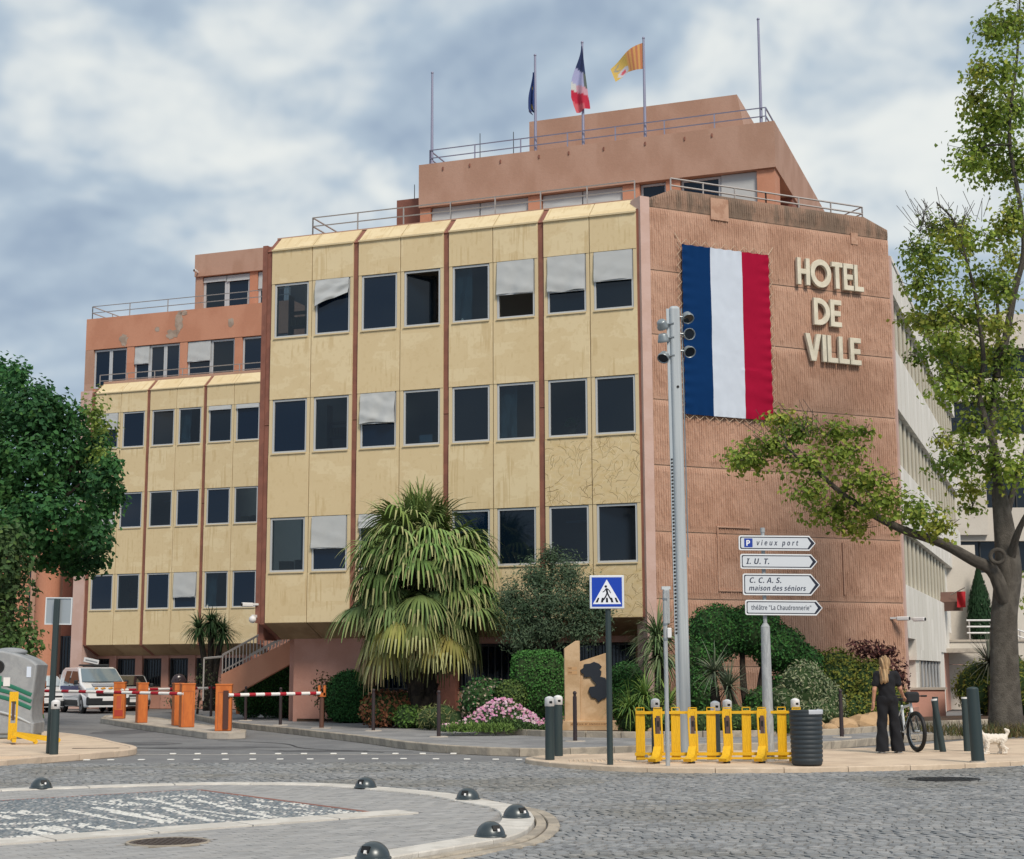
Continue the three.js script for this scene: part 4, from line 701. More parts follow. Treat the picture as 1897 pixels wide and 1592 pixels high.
// pedestrian crossing sign
{
  const t = thing('crossing_sign', 'square blue pedestrian crossing sign on a dark grey post', 'sign', [1.55, 0.072, -25.15]);
  part('post', cyl(0.045, 0.05, 2.48, 16), MT.green, t, [0, 1.24, 0]); const g = sub('sign_plate', t, [-0.02, 2.48, 0.06]);
  part('rim', rbox(0.56, 0.54, 0.03, 0.014, 2), std(0xd5dbe2, 0.4), g, [0, 0.27, 0]);
  const tx = canvasTex(512, 512, (x, W, H) => {
    x.fillStyle = '#0f3fae'; x.fillRect(0, 0, W, H); x.fillStyle = '#e6ebf2'; x.beginPath(); x.moveTo(256, 36); x.lineTo(496, 466); x.lineTo(16, 466); x.closePath(); x.fill();
    x.fillStyle = '#0b0f1e'; for (const [a, b] of [[60, 95], [150, 165], [236, 236], [326, 310], [412, 380]]) { x.beginPath(); x.moveTo(a, 438); x.lineTo(a + 40, 438); x.lineTo(b + 34, 356); x.lineTo(b + 4, 356); x.closePath(); x.fill(); }
    x.strokeStyle = '#0b0f1e'; x.lineCap = 'round'; const ln = (w, ...p) => { x.lineWidth = w; x.beginPath(); x.moveTo(p[0], p[1]); for (let i = 2; i < p.length; i += 2) x.lineTo(p[i], p[i + 1]); x.stroke(); };
    x.beginPath(); x.arc(238, 160, 22, 0, 7); x.fill(); ln(34, 250, 205, 262, 270); ln(16, 240, 200, 215, 240, 190, 255); ln(16, 268, 200, 300, 235, 316, 270); ln(24, 256, 285, 232, 340, 196, 392); ln(24, 270, 285, 294, 340, 326, 390);
  });
  part('face', new THREE.PlaneGeometry(0.49, 0.475), new THREE.MeshStandardMaterial({ map: tx, roughness: 0.35 }), g, [0, 0.27, 0.017]); part('clamp', box(0.12, 0.08, 0.05), MT.green, g, [0.02, 0.27, -0.035]);
}
// back of a square sign at the left
{
  const t = thing('reversed_sign', 'grey back of a square road sign on a dark post at the left', 'sign', [-8.58, 0.09, -29.0]); t.rotation.z = -0.012;
  part('post', rbox(0.10, 2.85, 0.10, 0.02), MT.green, t, [0, 1.425, 0]); part('plate', rbox(0.49, 0.5, 0.02, 0.009), std(0xaab3b8, 0.35, { metalness: 0.4 }), t, [0.02, 2.62, -0.07]); part('rim', merge([at(box(0.50, 0.02, 0.04), [0.02, 2.865, -0.06]), at(box(0.50, 0.02, 0.04), [0.02, 2.375, -0.06]), at(box(0.02, 0.47, 0.04), [-0.22, 2.62, -0.06]), at(box(0.02, 0.47, 0.04), [0.26, 2.62, -0.06])]), std(0xd0d6da, 0.4), t);
}
// tall floodlight column
{
  const t = thing('floodlight_column', 'tall steel floodlight column with six round spotlights', 'street lamp', [3.06, 0.072, -27.8]); t.rotation.z = 0.006;
  part('column', merge([at(rbox(0.20, 8.15, 0.22, 0.07, 4), [0, 4.075, 0])]), MT.column, t); part('side_channel', box(0.06, 7.9, 0.05), std(0xb8c0c4, 0.45, { metalness: 0.5 }), t, [-0.12, 4.15, 0.03]); part('cable_pipe', cyl(0.012, 0.012, 4.6, 6), MT.steel, t, [0.13, 5.8, 0.05]);
  for (let i = 0; i < 50; i++) part('perforation', at(cyl(0.019, 0.019, 0.012, 10), null, [Math.PI / 2, 0, 0]), MT.black, t, [-0.12, 2.15 + i * 0.064, 0.057]);
  part('key_hole', at(cyl(0.025, 0.025, 0.02, 12), null, [Math.PI / 2, 0, 0]), MT.black, t, [0.02, 6.62, 0.108]);
  part('base_plate', rbox(0.42, 0.04, 0.42, 0.01), MT.steel, t, [0, 0.02, 0]);
  const shell = new THREE.LatheGeometry([[0, -.1], [.06, -.1], [.085, -.07], [.095, 0], [.11, .02], [.11, .06], [.098, .062], [.096, .03], [0, .025]].map(p => new THREE.Vector2(...p)), 24);
  [[0.24, 8.0, 0.8], [0.25, 7.68, 0.15], [0.25, 7.36, 0.55], [-0.23, 7.86, 2.3], [-0.22, 7.6, 1.9], [-0.22, 7.26, 0.8]].forEach(([x, y, tilt]) => {
    const g = sub('spotlight', t, [x, y - 0.07, 0.06], x > 0 ? 0.25 : -0.5);
    part('arm', bar([-x * 0.9, 0.02, -0.05], [0, 0, -0.02], 0.018, 8), MT.steel, g); const h = part('housing', shell, std(0x8e979b, 0.4, { metalness: 0.5 }), g); h.rotation.x = Math.PI / 2 + tilt; const l = part('lens', cyl(0.093, 0.093, 0.01, 24), MT.glassB, g); l.rotation.x = Math.PI / 2 + tilt; l.position.set(0, -Math.sin(tilt) * 0.035, Math.cos(tilt) * 0.035);
  });
}
// back of a pedestrian signal on a thin post
{
  const t = thing('signal_post', 'thin grey post with the back of a pedestrian signal', 'signal', [2.44, 0.072, -24.8]); part('post', cyl(0.032, 0.036, 2.7, 12), MT.galv, t, [0, 1.35, 0]); part('signal_head', rbox(0.10, 0.55, 0.16, 0.02), MT.galv, t, [0.03, 2.5, -0.08]); part('visor', box(0.14, 0.05, 0.09), std(0xc2c8ca, 0.4), t, [0.03, 2.8, -0.08]);
  part('push_button', rbox(0.07, 0.16, 0.07, 0.015), MT.whitePlastic, t, [0.06, 2.08, 0.02]); for (const y of [2.22, 1.98, 2.62]) part('clamp', cyl(0.04, 0.04, 0.03, 12), MT.steel, t, [0, y, 0]);
}
// yellow scooter rack
function rackUnit(t, x, kind) {
  if (kind === 'plate') { part('plate', rbox(0.155, 0.80, 0.012, 0.005), MT.yellow, t, [x, 0.43, -0.12], [0.03, 0.06, 0]); part('handle', merge([at(box(0.14, 0.014, 0.014), [0, 0.045, 0]), at(box(0.014, 0.05, 0.014), [-0.065, 0.02, 0]), at(box(0.014, 0.05, 0.014), [0.065, 0.02, 0])]), MT.yellow, t, [x, 0.835, -0.12]); return; }
  const g = sub('lock_stand', t, [x, 0, 0]);
  part('upright', merge([at(box(0.026, 0.66, 0.05), [-0.062, 0.5, 0.02], [-0.02, 0, 0.03]), at(box(0.026, 0.66, 0.05), [0.062, 0.5, 0.02], [-0.02, 0, 0.03]), at(box(0.15, 0.14, 0.02), [0, 0.79, 0.02]), at(box(0.15, 0.34, 0.02), [0.01, 0.29, 0.03])]), MT.yellow, g);
  part('lock_plate', box(0.06, 0.3, 0.012), std(0x54403a, 0.6), g, [0, 0.6, 0.03]); part('slot', box(0.035, 0.09, 0.02), MT.black, g, [0, 0.62, 0.03]);
  { const s = new THREE.Shape([[0, 0.03], [0.42, 0.03], [0.45, 0.08], [0.18, 0.12], [0.05, 0.26], [0, 0.26]].map(p => new THREE.Vector2(...p))); const q = new THREE.ExtrudeGeometry(s, { depth: 0.13, bevelEnabled: false }); q.rotateY(-Math.PI / 2); q.translate(0.065, 0, 0); part('foot_shoe', q, MT.yellow, g, [-0.0, 0, 0.02], [0, -0.35, 0]); }
  part('handle', merge([at(box(0.14, 0.014, 0.014), [0, 0.045, 0]), at(box(0.014, 0.05, 0.014), [-0.065, 0.02, 0]), at(box(0.014, 0.05, 0.014), [0.065, 0.02, 0])]), MT.yellow, g, [0, 0.835, 0.02]);
  part('foot_pad', box(0.1, 0.03, 0.1), MT.black, g, [-0.06, 0.015, 0.3]);
}
{
  const t = thing('scooter_rack', 'yellow metal scooter rack standing along the right pavement', 'rack', [2.0, 0.072, -25.75]);
  for (let i = 0; i < 5; i++) { rackUnit(t, 0.10 + i * 0.585, 'plate'); rackUnit(t, 0.38 + i * 0.57, 'stand'); }
  part('top_rail', box(2.95, 0.045, 0.03), MT.yellow, t, [1.5, 0.80, -0.09]); part('lower_rail', box(2.9, 0.05, 0.04), MT.yellow, t, [1.45, 0.13, -0.06]); part('front_rail', box(2.8, 0.03, 0.03), MT.yellow, t, [1.42, 0.07, 0.12]);
  for (const x of [0.1, 0.8, 1.4, 2.0, 2.6]) part('bolt', cyl(0.03, 0.03, 0.06, 8), MT.steel, t, [x + 0.08, 0.1, 0.03], [Math.PI / 2, 0, 0]);
}
{
  const t = thing('scooter_rack', 'yellow scooter rack in front of the recycling container, cut by the frame', 'rack', [-10.62, 0.09, -33.2], 0.35);
  const g = sub('lock_stand', t, [0, 0, 0]); part('upright', merge([at(box(0.04, 0.95, 0.08), [-0.07, 0.55, 0]), at(box(0.04, 0.95, 0.08), [0.07, 0.55, 0]), at(box(0.18, 0.2, 0.06), [0, 0.98, 0]), at(box(0.18, 0.35, 0.05), [0, 0.25, 0])]), MT.yellow, g); part('lock_plate', box(0.06, 0.4, 0.02), std(0x54403a, 0.6), g, [0, 0.68, 0.0]);
  for (const [z, l] of [[0.25, 0.75], [-0.1, 0.95], [0.5, 0.45]]) { const f = sub('foot', t, [0.0, 0, z]); part('bar', sbar([0, 0.22, 0], [l, 0.07, 0], 0.07, 0.09), MT.yellow, f); part('wheel', cyl(0.05, 0.05, 0.05, 12), MT.yellow, f, [l, 0.05, 0], [Math.PI / 2, 0, 0]); }
  part('base_rail', box(0.08, 0.07, 1.0), MT.yellow, t, [0.02, 0.08, 0.1]);
}
// waste bin
{
  const t = thing('waste_bin', 'dark slatted waste bin with a liner at the end of the yellow rack', 'bin', [4.63, 0.072, -24.75]);
  const pts = [[0, 0.01], [.225, 0.01], [.235, .03]]; for (let i = 0; i < 11; i++) { const y = 0.05 + i * 0.071; pts.push([.236 + i * .0016, y], [.246 + i * .0016, y + .02], [.246 + i * .0016, y + .045], [.236 + i * .0016, y + .066]); } pts.push([.262, .84], [.262, .86], [.235, .86], [.22, .3], [0, .28]);
  part('barrel', new THREE.LatheGeometry(pts.map(p => new THREE.Vector2(...p)), 40), std(0x2b343a, 0.6), t);
  part('liner', new THREE.LatheGeometry([[.236, .66], [.242, .84], [.263, .872], [.272, .85], [.268, .80]].map(p => new THREE.Vector2(...p)), 30, 0, 2.2), std(0xb9bec4, 0.35, { side: THREE.DoubleSide }), t);
}
// recycling container
{
  const t = thing('recycling_container', 'large grey recycling container with green wave stripes at the left edge', 'container', [-12.1, 0.088, -36.3], 0.12);
  const s = new THREE.Shape(); s.moveTo(-1.05, 0.12); s.lineTo(1.02, 0.12); s.lineTo(1.03, 0.3); s.bezierCurveTo(0.99, 0.36, 0.96, 0.5, 0.97, 0.75); s.lineTo(1.05, 1.62); s.bezierCurveTo(0.9, 1.78, 0.6, 1.86, 0.3, 1.92); s.lineTo(-0.3, 1.92); s.bezierCurveTo(-0.6, 1.86, -0.9, 1.78, -1.05, 1.62); s.lineTo(-0.97, 0.75); s.closePath();
  const cm = rough([150, 154, 157], [138, 142, 146], { scale: 6, s: 381, rep: 0.8, k: 8, roughness: 0.55 });
  part('shell', new THREE.ExtrudeGeometry(s, { depth: 1.3, bevelEnabled: true, bevelSize: 0.05, bevelThickness: 0.07, bevelSegments: 4, curveSegments: 14 }), cm, t, [0, 0.02, -0.65]);
  part('lid_hump', at(sph(0.3, 20), null, null, [1.3, 0.35, 1]), cm, t, [0.35, 1.96, 0]);
  for (let k = 0; k < 3; k++) { const y = 1.12 - k * 0.15, g = new THREE.TubeGeometry(new THREE.CatmullRomCurve3([V(-0.95, y, .725), V(-0.1, y + 0.16, .725), V(0.4, y + 0.1, .725), V(1.0, y - 0.14, .725)]), 40, 0.045, 8); g.scale(1, 1, 0.12); g.translate(0, 0, 0.725 * 0.88); part('wave_stripe', g, std(0x1c6a55, 0.5), t); }
  part('opening', at(cyl(0.125, 0.125, 0.03, 24), null, [Math.PI / 2, 0, 0]), MT.black, t, [0.22, 1.62, 0.725]); part('opening_ring', new THREE.TorusGeometry(0.135, 0.02, 8, 28), MT.blackPlastic, t, [0.22, 1.62, 0.73]);
  part('label_panel', box(0.4, 0.26, 0.012), std(0x2f7d5e, 0.5), t, [0.12, 1.28, 0.728]); part('white_label', box(0.3, 0.18, 0.012), MT.whitePlastic, t, [0.10, 1.28, 0.737]); part('white_label', box(0.15, 0.2, 0.012), MT.whitePlastic, t, [0.44, 1.28, 0.737]); part('side_sticker', box(0.1, 0.24, 0.012), std(0xc8d4e4, 0.5), t, [0.92, 1.5, 0.727]);
  part('foot_moulding', (() => { const g = new THREE.TubeGeometry(new THREE.CatmullRomCurve3([V(-0.9, 0.42, .7), V(0.1, 0.62, .73), V(0.6, 0.52, .73), V(1.0, 0.34, .7)]), 30, 0.03, 8); return g; })(), std(0xa7acaf, 0.5), t); part('skirt', rbox(2.04, 0.16, 1.36, 0.03), std(0x7f8689, 0.6), t, [0, 0.09, 0]);
}
// parking barriers
function cabinet(name, label, x, z, o = {}) {
  const t = thing(name, label, 'barrier', [x, o.y ?? 0.118, z], o.turn ?? 0.42, 'orange parking cabinets');
  part('cabinet', rbox(o.w ?? 0.36, 1.13, 0.34, 0.02), MT.orange, t, [0, 0.565, 0]); part('lid', rbox((o.w ?? 0.36) + 0.02, 0.04, 0.36, 0.01), MT.orange, t, [0, 1.14, 0]); part('door_seam', merge([at(box(0.006, 0.9, 0.004), [-0.13, 0.5, 0.172]), at(box(0.006, 0.9, 0.004), [0.13, 0.5, 0.172]), at(box(0.26, 0.006, 0.004), [0, 0.95, 0.172])]), MT.brown, t);
  if (o.panel) part('dark_panel', box(0.13, 0.95, 0.03), std(0x4a2a22, 0.6), t, [0.06, 0.52, 0.185]);
  if (o.plate) { part('worn_plate', box(0.26, 0.2, 0.006), std(0xa8392c, 0.7), t, [0, 0.18, 0.174]); part('warning_sticker', box(0.14, 0.4, 0.006), std(0xb5543a, 0.7), t, [0, 0.52, 0.174]); }
  return t;
}
function arm(t, p, q, n) {   // striped boom, from p to q in world space, as a part of thing t
  t.updateMatrixWorld(true); const P = t.worldToLocal(V(...p)), Q = t.worldToLocal(V(...q)), g = sub('boom', t, [P.x, P.y, P.z]), d = Q.clone().sub(P), L = d.length();
  g.quaternion.setFromUnitVectors(V(1, 0, 0), d.clone().normalize());
  part('tube', at(cyl(0.042, 0.042, L, 12), [L / 2, 0, 0], [0, 0, Math.PI / 2]), std(0xe6e4e0, 0.45), g);
  for (let i = 0; i < n; i++) part('red_band', at(cyl(0.0435, 0.0435, L / n * 0.42, 12), [(i + 0.5) * L / n, 0, 0], [0, 0, Math.PI / 2]), std(0xa31226, 0.5), g);
}
const b1 = cabinet('barrier_gate', 'orange barrier cabinet holding the striped boom across the left lane', -8.75, -41.9); arm(b1, [-8.8, 1.0, -41.7], [-13.6, 1.06, -44.9], 8);
const b2 = cabinet('barrier_gate', 'orange barrier cabinet with dark panel holding the boom across the right lane', -7.25, -39.15, { w: 0.4, panel: true, turn: 0.1 }); arm(b2, [-7.1, 1.0, -38.95], [-5.0, 1.02, -40.4], 6);
const b3 = cabinet('barrier_gate', 'farthest orange barrier cabinet with a worn red plate', -12.6, -50.0, { plate: true, turn: 0.1 }); arm(b3, [-12.5, 1.02, -49.8], [-9.7, 1.04, -55.1], 6);
cabinet('ticket_terminal', 'orange ticket terminal in front of the white van', -10.9, -45.85, { w: 0.3 }); cabinet('ticket_terminal', 'narrow orange terminal right behind the left boom cabinet', -9.3, -43.3, { w: 0.26 });
function rest(label, x, z, h, y = 0) { const t = thing('boom_rest', label, 'post', [x, y, z], 0, 'orange rests for the barrier booms'); part('post', rbox(0.13, h, 0.13, 0.015), MT.orange, t, [0, h / 2, 0]); part('fork', merge([at(box(0.04, 0.22, 0.16), [-0.08, h - 0.05, 0]), at(box(0.04, 0.22, 0.16), [0.08, h - 0.05, 0]), at(box(0.2, 0.04, 0.16), [0, h - 0.14, 0])]), MT.orange, t); return t; }
rest('orange boom rest standing beside the recycling container', -13.6, -45.0, 1.28); rest('orange boom rest at the stair hedge behind the cabinets', -9.7, -55.1, 1.2);
{ const t = thing('boom_rest', 'brown boom rest with an orange fork on the pavement kerb', 'post', [-4.96, 0.118, -40.5], 0, 'orange rests for the barrier booms'); part('post', cyl(0.06, 0.06, 0.86, 14), std(0x5a3c30, 0.6), t, [0, 0.43, 0]); part('fork', merge([at(box(0.05, 0.26, 0.14), [-0.07, 0.97, 0]), at(box(0.05, 0.26, 0.14), [0.07, 0.97, 0]), at(box(0.2, 0.1, 0.14), [0, 0.86, 0])]), MT.orange, t); part('footing', box(0.5, 0.02, 0.3), MT.concrete, t, [0, 0.01, 0]); }

// stone monument with a dark relief map
{
  const t = thing('stone_monument', 'sandstone monument of two slabs with a dark relief map', 'monument', [1.2, 0.2, -36.7]);
  const ex = (a, d, b = 0.012) => new THREE.ExtrudeGeometry(new THREE.Shape(a.map(p => new THREE.Vector2(...p))), { depth: d, bevelEnabled: true, bevelSize: b, bevelThickness: b, bevelSegments: 2 });
  part('tall_slab', ex([[0.02, 0], [0.36, 0], [0.36, 2.03], [0.28, 2.03], [0.02, 1.86]], 0.36), MT.stone, t, [0, 0.02, -0.18]); part('wide_slab', ex([[0.385, 0], [1.1, 0], [1.1, 1.78], [0.385, 1.55]], 0.2), MT.stone, t, [0, 0.02, -0.12]);
  part('plinth', ex([[-0.06, 0], [1.24, 0], [1.2, 0.2], [-0.03, 0.2]], 0.5), MT.stone, t, [0, 0, -0.2]);
  const S = (px, py) => [(px - 340) * 0.00178 - 0.0, (1390 - py) * 0.00178 * 0.93];
  part('relief_map', ex([[608, 488], [690, 478], [735, 455], [800, 480], [835, 520], [805, 560], [830, 590], [825, 640], [810, 660], [880, 680], [905, 740], [935, 810], [920, 900], [880, 960], [840, 970], [790, 1015], [755, 960], [700, 950], [660, 860], [680, 805], [740, 800], [770, 780], [750, 750], [715, 710], [690, 660], [605, 665], [600, 620], [570, 610], [560, 565], [600, 540]].map(p => S(...p)), 0.03, 0.006), std(0x242a33, 0.5, { metalness: 0.3 }), t, [0.0, 0.02, 0.1]);
  const m = (s, w, h, x, y, z, sz) => part('inscription', new THREE.PlaneGeometry(w, h), new THREE.MeshStandardMaterial({ map: canvasTex(512, 128, (c, W, H) => { c.fillStyle = 'rgb(186,148,106)'; c.fillRect(0, 0, W, H); c.fillStyle = 'rgb(96,72,50)'; c.font = `bold ${sz}px sans-serif`; const k = Math.min(1, 490 / c.measureText(s).width); c.scale(k, 1); c.fillText(s, 10 / k, 92); }), roughness: 0.9 }), t, [x, y, z]);
  m('1945', 0.22, 0.075, 0.19, 1.42, 0.197, 100); m('1954', 0.22, 0.075, 0.19, 1.32, 0.197, 100); m("A CEUX D' INDOCHINE", 0.95, 0.085, 0.6, 0.14, 0.316, 76);
}
// ---------- vegetation ----------
const leafMat = new THREE.MeshPhysicalMaterial({ vertexColors: true, roughness: 0.85, specularIntensity: 0.3, side: THREE.DoubleSide, transmission: 0.42, thickness: 0 });
const leafMatDense = new THREE.MeshPhysicalMaterial({ vertexColors: true, roughness: 0.85, specularIntensity: 0.35, side: THREE.DoubleSide });
class Foliage {
  constructor() { this.p = []; this.c = []; }
  tri(a, b, c, col) { this.p.push(...a, ...b, ...c); for (let i = 0; i < 3; i++) this.c.push(...col); }
  leaf(P, dir, nrm, l, w, col) {                     // two-face leaf folded along its midrib
    const d = dir.clone().normalize(), s = d.clone().cross(nrm).normalize(), n = s.clone().cross(d);
    const m = P.clone().addScaledVector(d, l * 0.45).addScaledVector(n, -w * 0.18), tip = P.clone().addScaledVector(d, l).addScaledVector(n, -w * 0.1);
    const r = m.clone().addScaledVector(s, w / 2).addScaledVector(n, w * 0.3), q = m.clone().addScaledVector(s, -w / 2).addScaledVector(n, w * 0.3);
    this.tri(P.toArray(), r.toArray(), tip.toArray(), col); this.tri(P.toArray(), tip.toArray(), q.toArray(), col);
  }
  blade(pts, w0, col, col2) {                         // strip through points, tapering to a tip
    const up = V(0, 1, 0);
    for (let i = 0; i < pts.length - 1; i++) {
      const a = pts[i], b = pts[i + 1], d = b.clone().sub(a), s = d.clone().cross(up); if (s.lengthSq() < 1e-8) s.set(1, 0, 0); s.normalize();
      const wa = w0 * (1 - i / (pts.length - 1)) ** 0.6, wb = w0 * Math.max(0.05, 1 - (i + 1) / (pts.length - 1)) ** 0.6, k = i / (pts.length - 1), c = col2 ? [0, 1, 2].map(q => lerp(col[q], col2[q], k > 0.6 ? 1 : 0)) : col;
      const A = a.clone().addScaledVector(s, wa / 2).toArray(), B = a.clone().addScaledVector(s, -wa / 2).toArray(), C = b.clone().addScaledVector(s, wb / 2).toArray(), D = b.clone().addScaledVector(s, -wb / 2).toArray();
      this.tri(A, B, C, c); this.tri(B, D, C, c);
    }
  }
  build() { const g = new THREE.BufferGeometry(); g.setAttribute('position', new THREE.Float32BufferAttribute(this.p, 3)); g.setAttribute('color', new THREE.Float32BufferAttribute(this.c, 3)); g.computeVertexNormals(); return g; }
}
const rdir = () => { const z = rr(-1, 1), a = rr(0, 6.2832), r = Math.sqrt(1 - z * z); return V(r * Math.cos(a), z, r * Math.sin(a)); };
const tint = (c, k = 0.2) => { const v = 1 + rr(-k, k); return [c[0] * v * rr(.93, 1.07), c[1] * v, c[2] * v * rr(.9, 1.1)]; };
function clumpLeaves(F, clumps, dens, l, w, pal, o = {}) {   // clumps: [x,y,z,rx,ry]
  for (const [x, y, z, rx, ry, rz0] of clumps) {
    const rz = rz0 ?? (rx + ry) / 2, n = Math.round(dens * (rx * ry + rx * rz + ry * rz)), base = pick(pal), kk = rr(.85, 1.15);
    for (let i = 0; i < n; i++) {
      const d = rdir(), r = Math.pow(rnd(), o.bias ?? 0.4) * (0.62 + 0.75 * vnoise(d.x * 2.6 + x * 5, d.y * 2.6 + d.z * 2.2 + y * 3, 0, 9)), P = V(x + d.x * rx * r, y + d.y * ry * r, z + d.z * rz * r);
      const nn = d.clone().multiplyScalar(0.8).add(rdir().multiplyScalar(0.7)).add(V(0, 0.4, 0)).normalize(), dd = rdir().add(V(0, o.droop ?? -0.3, 0)); dd.addScaledVector(nn, -dd.dot(nn));
      if (rnd() < .12) P.set(x + d.x * rx * rr(1, 1.45), y + d.y * ry * rr(1, 1.45), z + d.z * rz * rr(1, 1.3));
      const c = tint(rnd() < 0.65 ? base : pick(pal), 0.22).map(v => v * kk), k = rr(0.7, 1.25); F.leaf(P, dd, nn, l * k, w * k, c);
    }
  }
}
const GR = { plane: [[.24, .33, .055], [.28, .37, .06], [.17, .26, .05], [.36, .39, .07]], dark: [[.045, .15, .048], [.058, .175, .052], [.035, .115, .042], [.085, .21, .055]], bright: [[.24, .32, .07], [.18, .27, .06]], olive: [[.09, .15, .085], [.075, .13, .07], [.125, .185, .11]], hedge: [[.035, .11, .03], [.048, .14, .036], [.028, .09, .028]], hedgeB: [[.06, .17, .04], [.048, .145, .034]], yellowGreen: [[.17, .19, .035], [.13, .17, .035], [.21, .2, .04]], red: [[.27, .105, .05], [.33, .14, .07], [.2, .09, .05], [.1, .13, .04]], silver: [[.2, .23, .13], [.155, .19, .11], [.26, .28, .17]], purple: [[.09, .04, .04], [.14, .055, .05]] };
function clumpTwigs(clumps, n) { const l = []; for (const [x, y, z, rx, ry] of clumps) { const c = [x + rr(-.2, .2) * rx, y - ry * .3, z]; for (let i = 0; i < n; i++) { const d = rdir(), e = [x + d.x * rx * 1.15, y + Math.abs(d.y) * ry * 1.1 - ry * .2, z + d.z * (rx + ry) / 2]; l.push(bar(c, e, 0.008, 4)); const m = [(c[0] + e[0]) / 2, (c[1] + e[1]) / 2, (c[2] + e[2]) / 2], q = rdir(); l.push(bar(m, [m[0] + q.x * rx * .6, m[1] + q.y * ry * .6, m[2] + q.z * rx * .6], 0.005, 3)); } } return merge(l); }
